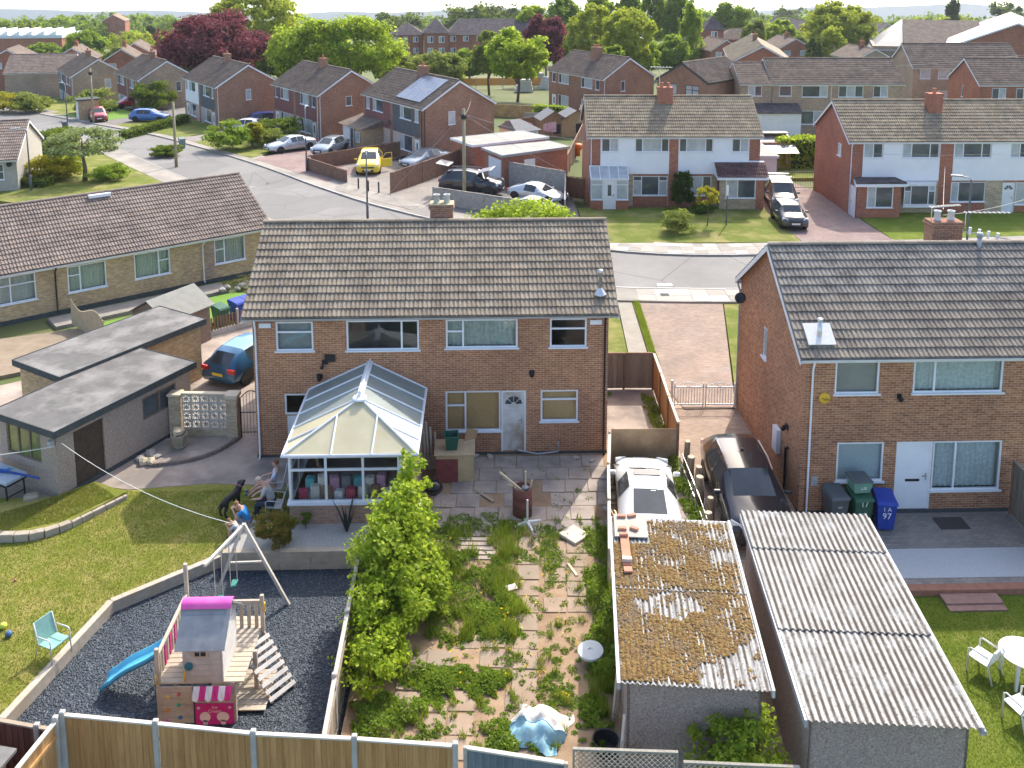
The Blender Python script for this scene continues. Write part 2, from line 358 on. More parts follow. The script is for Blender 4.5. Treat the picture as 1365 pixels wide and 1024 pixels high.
def tile_grid(W, rows, gauge, tw=.30, prof=PROF, lip=.045, flat=False):
    cols = int(round(W/tw)); tw = W/cols
    if flat: px = np.linspace(0, W, 2); pz = np.zeros(2)
    else:
        px = np.concatenate([(prof[:,0]+c)*tw for c in range(cols)]+[np.array([W])]); pz = np.concatenate([prof[:,1]]*cols+[prof[:1,1]])
    n = len(px); V = []
    for k in range(rows):
        s0, s1 = k*gauge-.02, (k+1)*gauge+.015
        V += [np.stack([px, np.full(n, s0+.05), pz-.008], 1), np.stack([px, np.full(n, s0), pz+lip], 1), np.stack([px, np.full(n, s1), pz+.002], 1)]
    V = np.concatenate(V); Fs = []
    i = np.arange(n-1)
    for k in range(rows):
        b = k*3*n
        for j in (0, 1):
            a0 = b+j*n+i; Fs.append(np.stack([a0, a0+1, a0+n+1, a0+n], 1))
    return V, np.concatenate(Fs)
_TILE = {}
def tile_mesh(tw, gauge, mat):
    key = (round(tw,3), round(gauge,3), mat.name)
    if key in _TILE: return _TILE[key]
    m = MB(); p = [(a*tw, b) for a, b in PROF]+[(tw*1.0, .022)]; n = len(p); L = gauge+.035
    rows = [[(x, .05, z-.008) for x, z in p], [(x, 0, z+.045) for x, z in p], [(x, L, z+.002) for x, z in p]]
    m.loft(rows, False); me = bpy.data.meshes.new('tile'); me.from_pydata(m.v, [], m.f); me.materials.append(mat); _TILE[key] = me; return me
def slope_M(x0, y0, z0, p, north=False, D=0):
    # local (x, up-slope, normal) -> house local
    if not north: return Matrix(((1,0,0,x0),(0,math.cos(p),-math.sin(p),y0),(0,math.sin(p),math.cos(p),z0),(0,0,0,1)))
    return Matrix(((-1,0,0,x0),(0,-math.cos(p),math.sin(p),y0),(0,math.sin(p),math.cos(p),z0),(0,0,0,1)))
def apply_np(M, V):
    A = np.array(M); return V @ A[:3,:3].T + A[:3,3]
def gable_roof(par, W, D, he, hr, mat, lod=1, oh=.14, vo=.22, matj=None, rows=None, barge=None, near=300, gutters='SN', pipes=(), ridge_lo=None, north_lod=2):
    barge = barge or WHITE; run = D/2+oh; p = math.atan2(hr-he, D/2); L = run/math.cos(p); ze = he-oh*math.tan(p); rows = rows or int(round(L/.335)); ga = L/rows; Wt = W+2*vo
    th = .07
    mb = MB()                                                    # roof deck with thickness
    a = [(-vo,-oh,ze),(W+vo,-oh,ze),(W+vo,D/2,hr),(-vo,D/2,hr)]; b = [(-vo,D+oh,ze),(W+vo,D+oh,ze)]
    vs = a+b+[(x,y,z+th) for x,y,z in a+b]
    mb.add(vs, [(6,7,8,9),(9,8,11,10),(0,3,2,1),(3,4,5,2),(0,1,7,6),(4,10,11,5),(0,6,9,3),(3,9,10,4),(1,2,8,7),(2,5,11,8)])
    roof = mb.build('roof', matj or mat, par)
    Ms = slope_M(-vo, -oh, ze+th+.005, p); Mn = slope_M(W+vo, D+oh, ze+th+.005, p, True)
    if lod == 0:
        cols = int(round(Wt/.30)); tw = Wt/cols; me = tile_mesh(tw, ga, mat); nr = max(1, near//cols); cnt = 0
        for k in range(nr):
            for c in range(cols):
                q = Ms @ Matrix.Translation((c*tw, k*ga-.02, random.uniform(0,.006))) @ Matrix.Rotation(random.uniform(-.008,.008), 4, 'X') @ Matrix.Rotation(random.uniform(-.012,.012), 4, 'Z')
                o = bpy.data.objects.new('tile', me); COL.objects.link(o); setp(o, roof); o.matrix_local = q
        V, Fq = tile_grid(Wt, rows-nr, ga); V[:,1] += nr*ga; V[:,2] += .002
        # small unevenness in the upper courses too
        V[:,2] += (np.sin(V[:,0]*7.3+V[:,1]*5)*.004); o = npmesh('upper_tiles', apply_np(Ms, V), Fq, matj or mat, roof); tag(o, kind='stuff')
    else:
        V, Fq = tile_grid(Wt, rows, ga, flat=(lod == 2)); o = npmesh('tiles', apply_np(Ms, V), Fq, matj or mat, roof); tag(o, kind='stuff')
    V, Fq = tile_grid(Wt, rows, ga, flat=(north_lod == 2)); o = npmesh('back_slope_tiles', apply_np(Mn, V), Fq, matj or mat, roof); tag(o, kind='stuff')
    # ridge
    def rt(x0, x1):
        m = MB(); n = 6; pr_ = [(.13*math.cos(math.pi*k/n), .075*math.sin(math.pi*k/n)-.0) for k in range(n+1)]
        m.loft([[(x0, D/2+y, hr+th+.03+z) for y,z in pr_], [(x1, D/2+y, hr+th+.03+z) for y,z in pr_]], False)
        m.loft([[(x0, D/2+y*.86, hr+th+.03+z*.82) for y,z in pr_], [(x0, D/2+y, hr+th+.03+z) for y,z in pr_]], False)
        m.loft([[(x1, D/2+y, hr+th+.03+z) for y,z in pr_], [(x1, D/2+y*.86, hr+th+.03+z*.82) for y,z in pr_]], False); return m
    n = int(Wt/.45)
    if lod == 0:
        for k in range(n): rt(-vo+Wt*k/n+.006, -vo+Wt*(k+1)/n-.006).build('ridge_tile', mat, roof, True)
    else: rt(-vo, W+vo).build('ridge', matj or mat, roof, True)
    # bargeboards, fascia, gutters
    for x in (-vo, W+vo-.03):
        for sgn, y0 in ((1,-oh),(-1,D+oh)):
            q = [(y0,ze-.13),(D/2,hr-.13),(D/2,hr+.055),(y0,ze+.055)]
            if sgn < 0: q = q[::-1]
            xo = (-.012 if x < 0 else .012); bm = MB()
            bm.add([(x+xo,y,z) for y,z in q]+[(x+xo+.03,y,z) for y,z in q], [(3,2,1,0),(4,5,6,7),(0,1,5,4),(1,2,6,5),(2,3,7,6),(3,0,4,7)]); bm.build('bargeboard', barge, roof)
    for sd_ in gutters:
        T = side_T(sd_, W, D); m = MB(); n = 6
        pr_ = [(oh-.02+.06*(1-math.cos(math.pi*k/n)), ze+.045-.07*math.sin(math.pi*k/n)) for k in range(n+1)]
        m.loft([[T(-vo*.8,d,z) for d,z in pr_],[T(W+vo*.8,d,z) for d,z in pr_]], False)
        m.loft([[T(-vo*.8,d+(.006 if k<3 else -.006),z+.008) for k,(d,z) in enumerate(pr_)],[T(W+vo*.8,d+(.006 if k<3 else -.006),z+.008) for k,(d,z) in enumerate(pr_)]], False)
        m.build('gutter', barge, roof, True)
        m = MB(); tbox(m, T, -vo*.9, W+vo*.9, oh-.055, oh-.03, ze-.09, ze+.03); tbox(m, T, -vo*.9, W+vo*.9, -.02, oh-.056, ze-.09, ze-.075); m.build('fascia', barge, roof)
    for (sd_, u, mt) in pipes:
        T = side_T(sd_, W, D); m = MB(); m.path([T(u,oh+.03,ze-.01), T(u,oh+.03,ze-.1), T(u,.07,ze-.32), T(u,.07,.15), T(u,.2,.02)], .034, 8); m.build('downpipe', mt, par, True)
    return roof
def chimney(par, x, y, zb, zt, w=.9, d=.6, mat=None, pots=2, pmat=None):
    m = MB(); m.box(x-w/2, x+w/2, y-d/2, y+d/2, zb, zt-.16); m.box(x-w/2-.05, x+w/2+.05, y-d/2-.05, y+d/2+.05, zt-.16, zt-.08); m.box(x-w/2-.02, x+w/2+.02, y-d/2-.02, y+d/2+.02, zt-.08, zt)
    o = m.build('chimney', mat or B_RED, par)
    for k in range(pots):
        px = x+(k-(pots-1)/2)*w/max(pots,1)*.9; m = MB(); m.lathe([(.13,0),(.12,.04),(.10,.28),(.13,.30),(.13,.34),(.08,.34),(.08,.1)], 10, (px,y,zt)); m.build('chimney_pot', pmat or nm('terracotta', (.42,.17,.09), (.5,.22,.13), 5, .8), o, True)
    m = MB(); m.box(x-w/2-.12, x+w/2+.12, y-d/2-.16, y+d/2+.1, zb+.0, zb+.0+.01) if False else None
    return o
def house(name, label, loc, rz, W, D, he, hr, wall, tile, ops=None, lod=1, cat='house', panes=None, group=None, roof_kw=None, gable_mat=None, skirt=.6, rev=.08, side_walls=None):
    """ops: {side: [(kind,u0,u1,z0,z1,dict)]}"""
    ops = ops or {}; h = thing(name, label, cat, loc, rz, group); mats = [wall]; mb = MB()
    for sd_ in 'SNEW':
        T = side_T(sd_, W, D); LW = W if sd_ in 'SN' else D
        mb2 = mb
        if side_walls and sd_ in side_walls: mb2 = MB()
        wall_panel(mb2, T, 0, LW, -skirt, he, [(o[1],o[2],o[3],o[4]) for o in ops.get(sd_, [])], rev+.02)
        if sd_ in 'EW': mb2.add([T(0,0,he),T(LW,0,he),T(LW/2,0,hr)], [(0,1,2)])
        if mb2 is not mb: mb2.build('wall', side_walls[sd_], h)
    mb.build('wall', wall, h)
    if lod == 0:
        m = MB(); m.box(.05, W-.05, .05, D-.05, 2.38, 2.55); m.box(.05, W-.05, .05, D-.05, -.2, .0); m.box(W/2-.06, W/2+.06, .1, D-.1, .0, he-.1); m.box(.05, W-.05, D*.55, D*.55+.1, .0, he-.1); m.build('interior_floors', nm('interior_plaster', (.35,.33,.3), (.42,.4,.36), 1., .9), h)
    gable_roof(h, W, D, he, hr, tile, lod, **(roof_kw or {}))
    for sd_, lst in ops.items():
        T = side_T(sd_, W, D)
        for o in lst:
            kw = dict(o[5]) if len(o) > 5 else {}
            if o[0] == 'win':
                if panes is not None: kw.setdefault('glass', panes)
                window(h, T, *o[1:5], rev=rev, **kw)
            elif o[0] == 'door': door(h, T, *o[1:5], rev=rev, **kw)
    return h
def flat_roof(par, poly, z, th=.12, top=None, trim=None, drop=.16, over=0):
    m = MB(); m.prism(poly, z, z+th); o = m.build('roof', top, par)
    t = MB(); n = len(poly); c = (sum(p[0] for p in poly)/n, sum(p[1] for p in poly)/n)
    for i in range(n):
        a, b = Vector(poly[i]), Vector(poly[(i+1)%n]); d = (b-a).normalized(); nn = Vector((d.y,-d.x))
        if nn.dot((a+b)/2-Vector(c)) < 0: nn = -nn
        q = [a+nn*.004-d*.0, b+nn*.004, b+nn*.03+d*.03, a+nn*.03-d*.03]; t.prism([tuple(x) for x in q], z-drop*.7, z+th+.02)
    t.build('roof_trim', trim or FELT, o); return o
# ---------------------------------------------------------------- ground, road, pavements
def groundmat():
    t = NT('far_ground'); t.rough(.95)
    c = t.ramp(t.noise(.05, 5), [(.3, (.05,.08,.015)), (.5, (.085,.11,.025)), (.62, (.13,.135,.05)), (.75, (.15,.14,.09))])
    t.col(c); return t.mat
def grassmat(name, a, b, dry, dryamt=.5, sc=1.2):
    t = NT(name); t.rough(.95); t.p.inputs['Specular IOR Level'].default_value = .1
    c = t.ramp(t.noise(14, 4), [(.3, a), (.7, b)])
    c = t.mix(t.ramp(t.noise(sc, 5, .65), [(dryamt, (0,0,0)), (dryamt+.2, (1,1,1))]), c, dry)
    c = t.mix(t.ramp(t.noise(.25, 2), [(.4, (0,0,0)), (.7, (.5,.5,.5))]), c, b)
    t.col(c); t.bump(t.noise(60, 3, .8), .9, .05); return t.mat
GRASS_L = grassmat('lawn_grass', (.18,.215,.03), (.27,.29,.055), (.42,.35,.12), .43)
GRASS_R = grassmat('lush_grass', (.12,.175,.022), (.19,.245,.036), (.28,.28,.07), .5)
GRASS_V = grassmat('verge_grass', (.115,.155,.025), (.18,.215,.045), (.32,.285,.11), .44, .6)
TURF = nm('artificial_turf', (.11,.21,.025), (.15,.27,.04), 20, .9, .4, 80)
def asphmat():
    t = NT('asphalt'); t.rough(.9); c = t.ramp(t.noise(.3, 6, .65), [(.3,(.165,.16,.15)),(.55,(.205,.198,.187)),(.75,(.24,.232,.22))]); c = t.mix(1., c, t.ramp(t.noise(30, 3), [(.3,(.86,.86,.86)),(.7,(1.1,1.1,1.1))]), 'MULTIPLY')
    v = t.new('ShaderNodeTexVoronoi'); v.feature = 'DISTANCE_TO_EDGE'; v.inputs['Scale'].default_value = .16; t.L(t.pos(), v.inputs['Vector']); c = t.mix(t.ramp(v.outputs['Distance'], [(.0,(.7,.7,.7)),(.012,(0,0,0))]), c, (.09,.09,.088))
    v2 = t.new('ShaderNodeTexVoronoi'); v2.inputs['Scale'].default_value = .13; t.L(t.pos(), v2.inputs['Vector']); sp = t.new('ShaderNodeSeparateColor'); t.L(v2.outputs['Color'], sp.inputs[0]); c = t.mix(t.ramp(sp.outputs[0], [(.78,(0,0,0)),(.80,(.55,.55,.55))]), c, (.14,.137,.13)); c = t.mix(t.ramp(t.noise(1.4,5), [(.64,(0,0,0)),(.72,(.5,.5,.5))]), c, (.13,.127,.12))
    t.col(c); t.bump(t.noise(120,3), .25, .01); return t.mat
ASPH = asphmat()
DKASPH = nm('dark_tarmac', (.15,.14,.135), (.20,.19,.18), 1.2, .9, .3, 90)
PAVE = nm('pavement_concrete', (.27,.245,.21), (.35,.32,.275), .8, .9, .25, 60, c3=(.22,.205,.18), s3=.3)
KERB = nm('kerb_stone', (.27,.255,.23), (.34,.32,.29), 2., .9)
SLABM = nm('paving_slab', (.27,.195,.135), (.355,.265,.19), 1.6, .9, .3, 50, c3=(.27,.22,.165), s3=.9)
SLABG = nm('paving_slab_grey', (.33,.27,.225), (.44,.37,.31), 1.4, .9, .3, 50, c3=(.24,.205,.18), s3=.8)
SOIL = nm('garden_soil', (.27,.18,.11), (.37,.26,.165), 1.8, .95, .6, 45, c3=(.23,.15,.09), s3=.7)
PATIOL = nm('worn_flagstones', (.31,.25,.205), (.43,.355,.30), 1.3, .9, .4, 14, c3=(.22,.19,.165), s3=.6)
def blockmat(name, a, b, mort, bw=.2, rh=.1, rot=0.):
    t = NT(name); t.rough(.88); br = t.new('ShaderNodeTexBrick'); mp = t.new('ShaderNodeMapping'); mp.inputs['Rotation'].default_value = (0,0,rot); t.L(t.pos(), mp.inputs[0]); t.L(mp.outputs[0], br.inputs['Vector'])
    for k, v in (('Scale', 1.), ('Mortar Size', .008), ('Mortar Smooth', .2), ('Bias', 0.), ('Brick Width', bw), ('Row Height', rh)): br.inputs[k].default_value = v
    br.inputs['Color1'].default_value = (*a, 1); br.inputs['Color2'].default_value = (*b, 1); br.inputs['Mortar'].default_value = (*mort, 1)
    c = t.mix(1., br.outputs['Color'], t.ramp(t.noise(.7, 5), [(.3, (.78,.78,.8)), (.7, (1.15,1.1,1.08))]), 'MULTIPLY'); c = t.mix(t.ramp(t.noise(.5, 4), [(.55, (0,0,0)), (.7, (.4,.4,.4))]), c, (.30,.27,.24))
    t.col(c); t.bump(t.math('SUBTRACT', 1., br.outputs['Fac']), .5, .01); MATS[name] = t.mat; return t.mat
BLOCK = blockmat('block_paving_pink', (.23,.165,.125), (.30,.225,.17), (.17,.14,.11))
BLOCKB = blockmat('block_paving_brown', (.30,.22,.165), (.40,.30,.22), (.24,.19,.15))
BLOCKG = blockmat('block_paving_grey', (.22,.20,.175), (.30,.275,.24), (.17,.16,.14))
BLOCKR = blockmat('block_paving_red', (.22,.15,.135), (.29,.20,.175), (.18,.14,.13))
SLATE = None
def slatemat():
    t = NT('slate_chippings'); t.rough(.6); v = t.new('ShaderNodeTexVoronoi'); v.inputs['Scale'].default_value = 26; t.L(t.pos(), v.inputs['Vector'])
    sp = t.new('ShaderNodeSeparateColor'); t.L(v.outputs['Color'], sp.inputs[0])
    t.col(t.ramp(sp.outputs[0], [(0., (.009,.016,.026)), (.6, (.021,.036,.055)), (.85, (.036,.056,.08)), (1., (.09,.115,.14))])); t.bump(v.outputs['Distance'], .8, .03); return t.mat
SLATE = slatemat()
GRAVELW = nm('pale_gravel', (.40,.41,.42), (.55,.56,.56), 40, .9, .7, 70)
PEBBLE = nm('pebble_bed', (.34,.32,.29), (.48,.46,.42), 22, .9, .8, 40)

ys = [2,10,20,27.0,27.6,40,60,68,80,95,110,120,135,160,200,260,340,450,600,800,1100,1600,2400,3600]
xs = [-2600,-1200,-600,-300,-150,-80,-40,-20,0,20,40,80,150,300,600,1200,2600]
V = np.array([(x, y, terr(y)-.15 if y > 27.3 else -.85) for y in ys for x in xs]); nx = len(xs)
Fq = np.array([(j*nx+i, j*nx+i+1, (j+1)*nx+i+1, (j+1)*nx+i) for j in range(len(ys)-1) for i in range(nx-1)])
tag(npmesh('ground', V, Fq, groundmat()), kind='structure')
def sheet(name, poly, mat, top=.0, thick=.82):
    m = MB(); m.prism(poly, top-thick, top); return struct(name, m, mat)
def strip(name, left, right, mat, lift=.0, thick=None):                         # ribbon following the terrain
    m = MB(); n = len(left); vs = [(x,y,terr(y)+lift) for x,y in left]+[(x,y,terr(y)+lift) for x,y in right]
    fs = [(i, n+i, n+i+1, i+1) for i in range(n-1)]
    if thick:
        vs += [(x,y,z-thick) for x,y,z in vs]; fs += [(i,i+1,2*n+i+1,2*n+i) for i in range(n-1)]+[(n+i+1,n+i,3*n+i,3*n+i+1) for i in range(n-1)]+[(0,2*n,3*n,n),(n-1,2*n-1,4*n-1,3*n-1)]
    m.add(vs, fs); return struct(name, m, mat)
def patch(name, poly, mat, lift=.0, thick=.35):                                  # sheet that follows the slope of the terrain
    m = MB(); n = len(poly); vs = [(x,y,terr(y)+lift) for x,y in poly]+[(x,y,terr(y)+lift-thick) for x,y in poly]
    m.add(vs, [tuple(range(n))]+[(i,n+i,n+(i+1)%n,(i+1)%n) for i in range(n)])
    return struct(name, m, mat)
def smooth_line(pts, k=3):
    P = [Vector(p) for p in pts]
    for _ in range(k):
        Q = [P[0]]
        for a, b in zip(P, P[1:]): Q += [a.lerp(b,.25), a.lerp(b,.75)]
        Q.append(P[-1]); P = Q
    return [tuple(p) for p in P]
def offset(pts, d):
    P = [Vector(p) for p in pts]; o = []
    for i in range(len(P)):
        t = (P[min(i+1,len(P)-1)]-P[max(i-1,0)]).normalized(); o.append(tuple(P[i]+Vector((-t.y,t.x))*d))
    return o
def rib(l, o1, o2): return offset(l, o1), offset(l, o2)
far_k = smooth_line([(70,57.0),(32.3,53.4),(20,52.2),(10.1,51.9),(3.5,55.0),(-3.8,60.4),(-10.7,67.1),(-19,79.0),(-27,88.5),(-35,97.5),(-47,107.7),(-62.9,122),(-95,150)])
near_k = smooth_line([(70,50.6),(32.3,47.4),(20,46.4),(9.2,46.4),(2,47.6),(-6,52),(-12.8,58.5),(-18,66.5),(-25.6,76.0),(-37,91.5),(-53,105),(-67,117),(-98,144)])
strip('road', near_k, far_k, ASPH, .02) if len(near_k) == len(far_k) else None
# far pavement is to the left of travel (far_k runs right to left, so -d is the far side)
strip('kerb_far', *rib(far_k, .0, -.16), KERB, .12, .2); strip('pavement_far', *rib(far_k, -.165, -2.3), PAVE, .11, .2)
strip('kerb_near', *rib(near_k, .0, .16), KERB, .12, .2); strip('pavement_near', *rib(near_k, .165, 2.0), PAVE, .11, .2)
def slabs(par_name, line, d0, d1, s0, s1, rows, lift, step=.9, mats=None):
    par = bpy.data.objects[par_name]; P = [Vector(p) for p in line]; acc = 0.; nxt = s0; m0 = None; w = (d1-d0)/rows
    for a, b in zip(P, P[1:]):
        L = (b-a).length; t = (b-a)/L; nrm = Vector((-t.y,t.x))
        while acc <= nxt < acc+L and nxt < s1:
            p = a+t*(nxt-acc); rz = math.atan2(t.y, t.x)
            for r in range(rows):
                if m0 is None:
                    m0 = {}
                    for mt in mats:
                        mb = MB(); mb.bbox(-step/2+.006, step/2-.006, -abs(w)/2+.006, abs(w)/2-.006, -.05, 0, .006); o = mb.build('slab', mt); m0[mt] = o.data; bpy.data.objects.remove(o)
                q = p+nrm*(d0+w*(r+.5)); o = obj('slab', m0[random.choice(mats)], par, (q.x, q.y, terr(q.y)+lift+random.uniform(0,.012)), (random.uniform(-.006,.006), random.uniform(-.006,.006), rz))
            nxt += step
        acc += L
PA = [nm('slab_a', (.30,.275,.235), (.35,.32,.28), 3, .9), nm('slab_b', (.33,.305,.265), (.39,.36,.315), 3, .9), nm('slab_c', (.26,.24,.205), (.31,.285,.25), 3, .9), nm('slab_d', (.40,.375,.335), (.46,.435,.39), 3, .9)]
slabs('pavement_far', far_k, -.2, -2.25, 36, 66, 3, .118, .8, PA)
KS = [nm('kerb_a', (.42,.405,.375), (.47,.455,.425), 3, .9), nm('kerb_b', (.37,.355,.33), (.42,.405,.38), 3, .9)]
slabs('kerb_far', far_k, 0, -.155, 20, 96, 1, .126, .9, KS); slabs('kerb_near', near_k, .0, .155, 50, 64, 1, .126, .9, KS)
slabs('pavement_near', near_k, .2, 1.95, 52, 62, 2, .118, .9, PA)
# yellow-white gully marking and drain covers by the drive
m = MB(); gx, gy = G(886, 380); m.box(gx-.4, gx+.4, gy-.18, gy+.18, .02, .028); struct('gully_marking', m, nm('road_paint', (.6,.6,.58), (.42,.42,.4), 20, .8))
m = MB(); gx, gy = G(886, 396); m.box(gx-.22, gx+.22, gy-.2, gy+.2, .11, .124); struct('drain_cover', m, FELT)

# near yards
GR = math.atan2(.6, 5.9)                                    # the garages and the garden boundary run 5.8 degrees off the houses
sheet('lawn_left', [(-24,15.2),(-11.3,15.2),(-10.85,19.0),(-9.95,22.92),(-7.5,24.85),(-7.48,26.3),(-5.9,26.3),(-5.9,28.35),(-9,28.6),(-11.5,28.3),(-12.6,28.6),(-13.6,27.6),(-24,27.6)], GRASS_L, 0)
sheet('patio_left', [(-24,27.6),(-13.6,27.6),(-12.6,28.6),(-11.5,28.3),(-9,28.6),(-5.9,28.35),(-5.9,30.2),(-7.8,30.2),(-7.8,46),(-9.6,46),(-13,40.5),(-24,33)], PATIOL, .012)
sheet('gravel_bed', [(-11.4,15.2),(-10.85,19.0),(-9.95,22.92),(-7.5,24.85),(-3.4,24.75),(-3.0,15.2)], SLATE, -.3, .5)
sheet('pebble_bed', [(-7.45,24.72),(-3.5,24.72),(-3.5,26.05),(-7.45,26.25)], PEBBLE, .17, .6)
soil = sheet('garden_soil', [(-3.25,15.2),(3.0,15.2),(4.25,30.3),(-3.0,30.3)], SOIL, 0)
sheet('side_yard', [(3.0,15.2),(6.1,15.2),(6.72,23),(6.75,35.2),(4.1,35.2),(4.1,30)], SLABG, -.006)
sheet('driveway_side', [(6.1,15.2),(9.55,15.2),(9.58,26.3),(9.58,36.5),(6.76,36.5),(6.73,23)], BLOCKB, -.003)
sheet('patio_right', [(9.56,23.0),(24,23.0),(24,26.4),(9.6,26.4)], BLOCKG, 0)
sheet('gravel_pad', [(10.6,23.25),(24,23.2),(24,24.5),(10.7,24.55)], GRAVELW, .012, .2)
sheet('lawn_right', [(9.56,8),(24,8),(24,22.99),(9.56,22.99)], GRASS_R, -.16)
m = MB(); m.box(9.7,24,22.72,22.98,-.4,.016); struct('brick_edging', m, nm('red_edging', (.27,.12,.08), (.36,.18,.12), 5, .85))
m = MB(); m.box(12.2,13.75,22.3,22.70,-.4,-.07); m.box(12.2,13.75,22.08,22.299,-.4,-.12); struct('garden_step', m, nm('step_brick', (.24,.14,.11), (.32,.2,.16), 6, .85))
patch('front_driveway', [(7.55,33.3),(9.5,33.3),(11.9,44.7),(7.75,44.85),(7.0,36.4)], BLOCK, .03)
patch('front_garden_path', [(6.15,37.5),(7.0,37.6),(7.35,45.0),(6.65,45.0)], nm('path_flags', (.24,.215,.175), (.31,.285,.235), 1.5, .9), .03)
patch('front_verge', [(-9.6,37.2),(6.1,37.2),(6.6,45.0),(2,46),(-6,50),(-9.6,50)], GRASS_V, .012)
patch('front_verge_strip', [(7.02,37.0),(7.36,37.2),(7.72,44.8),(7.38,45.0)], GRASS_V, .05)
patch('front_lawn_right', [(9.62,33.5),(30,33.5),(30,46),(11.95,44.7)], GRASS_V, .02)
# opposite side gardens and drives
patch('front_lawn_white_house', [(6.4,54.6),(19.2,54.4),(19.3,62.9),(6.4,62.9)], GRASS_V, .13)
patch('drive_white_house', [(19.25,54.4),(24.9,54.7),(24.6,67),(23.5,72),(19.25,72)], BLOCKR, .13)
patch('front_lawn_right_house', [(24.95,54.7),(60,57.5),(60,63),(24.95,61)], GRASS_R, .13)
patch('back_lawn_white_house', [(19.0,72.2),(45,72.2),(45,90),(19,90)], GRASS_V, .1)
patch('path_white_house', [(4.9,55.0),(6.35,54.7),(6.35,73),(5.6,73)], DKASPH, .13)
patch('yard_compound', [(-5,62),(4.8,56.8),(5.5,72),(0,79),(-2,76)], DKASPH, .10)
patch('forecourt_solar', [(-11.2,68.8),(-5,62.7),(-2,70),(1,80),(-4.5,82),(-12,79)], BLOCKG, .13)
patch('drive_row_a', [(-20.3,81.8),(-12.3,71.8),(-11.2,74),(-7,84),(-14.5,96)], BLOCKR, .12)
patch('lawn_row_b', [(-28.5,91.5),(-20.8,82.5),(-17.5,90),(-25,99)], GRASS_V, .13)
patch('drive_row_b', [(-30.5,94),(-28.7,91.8),(-19,104),(-22,110)], BLOCKG, .13)
patch('lawn_row_c', [(-41,104),(-30.8,94.5),(-24,106),(-34,114)], GRASS_V, .13)
patch('turf_row_d', [(-51,112.8),(-44,106.8),(-40,112),(-46,118)], TURF, .14)
patch('drive_row_d', [(-43.8,106.6),(-41.2,104.3),(-34,114),(-36,122),(-41,118)], DKASPH, .13)
patch('lawn_row_e', [(-64,125),(-51.5,113.2),(-46,119),(-57,134)], GRASS_V, .13)
patch('garden_corner', [(-38,88),(-30.5,80.5),(-25.0,74),(-21.5,68.5),(-26,62),(-46,72),(-52,90)], GRASS_V, .10)
patch('bungalow_path', [(-20.9,43.4),(-14.1,48.35),(-13.3,47.2),(-20.0,42.3)], nm('grey_path', (.24,.215,.185), (.32,.29,.25), 2, .9), .02)
patch('backyard_turf', [(-18.6,42.3),(-13,46.7),(-9.9,46),(-12.3,41.2),(-15.5,39.0),(-17,40.6)], TURF, .04)
patch('bungalow_yard', [(-26,33.2),(-17,38.8),(-18.6,42.2),(-23,40.5),(-30,36)], nm('dirt_yard', (.22,.17,.12), (.30,.24,.17), 1.5, .95, .4, 20), .012)
patch('field_left', [(-260,300),(-60,230),(-40,170),(-120,170),(-300,230)], nm('far_field', (.20,.22,.06), (.27,.27,.09), .05, .95), .3, .3)
# ---------------------------------------------------------------- the semi-detached pair in the middle
SX0, SY0 = -7.8, 30.2; WM = 11.98
T1 = (('X'),)
pl = nm('closed_curtain', (.30,.36,.34), (.50,.58,.55), 7, .9); BOARD = nm('chipboard', (.56,.33,.14), (.66,.42,.2), 30, .85)
mops = {'S': [
 ('win', .77,2.02,3.83,4.86, dict(cols=((1,.36),), behind=nm('grey_blind', (.26,.28,.27), (.33,.35,.34), 3, .8))),
 ('win', 3.13,5.57,3.82,4.88, dict(cols=((.76,None),(.24,None)))),
 ('win', 6.47,8.90,3.86,4.88, dict(cols=((.24,.42),(.76,None)), behind=pl)),
 ('win', 9.99,11.24,3.86,4.88, dict(cols=((1,.36),))),
 ('win', 6.44,8.32,.86,2.32, dict(cols=((.36,.36),(.64,None)), behind=BOARD)),
 ('door', 8.34,9.19,.10,2.32, dict(style='panel', mat=nm('scuffed_white_door', (.70,.70,.68), (.55,.50,.44), 2.2, .5, c3=(.30,.2,.12), s3=.9), label='white back door with scorched scuffs and a fan light')),
 ('win', 9.69,10.97,1.18,2.32, dict(cols=((1,.30),), behind=BOARD)),
 ('win', .98,1.95,1.55,2.30, dict(cols=((1,None),), sill=False)),
 ('door', 1.05,1.9,.02,1.52, dict(style='glazed'))],
 'N': [('win', 1,3,1,2.3), ('win', 1,3,3.7,4.8), ('win', 8.5,10.5,1,2.3), ('win', 8.5,10.5,3.7,4.8)]}
main = house('semi_detached_house', 'brown brick semi-detached pair with boarded rear window and charred white back door', (SX0,SY0,0), 0, WM, 7.0, 5.06, 7.26, B_MAIN, T_MAIN, mops, 0,
   roof_kw=dict(matj=T_MAINJ, vo=.33, oh=.12, rows=13, near=310, gutters='N', pipes=(('S',.1,WHITE),('S',11.86,BLACKP))))
m = MB(); T = side_T('S', WM, 7)
tbox(m, T, -.25, WM+.25, .06, .09, 4.92, 5.0); m.build('fascia', GREYP, main)
m = MB(); m.loft([[T(-.3,d,z) for d,z in ((.10,5.02),(.11,4.97),(.15,4.94),(.19,4.97),(.20,5.02))],[T(WM+.3,d,z) for d,z in ((.10,5.02),(.11,4.97),(.15,4.94),(.19,4.97),(.20,5.02))]], False); m.build('gutter', nm('grey_gutter', (.34,.35,.36), (.42,.43,.43), 3, .6), main)
chimney(main, WM/2+.2, 4.15, 6.6, 7.85, .85, .6, B_BRN, 2, nm('grey_pot', (.42,.42,.40), (.5,.5,.48), 6, .8))
m = MB(); m.box(6.0,6.3,3.9,4.4,7.84,7.9); m.box(5.75,6.65,3.82,4.48,7.84,7.87); m.build('chimney_flaunching', nm('mossy_mortar', (.36,.30,.16), (.46,.41,.28), 9, .95), main)
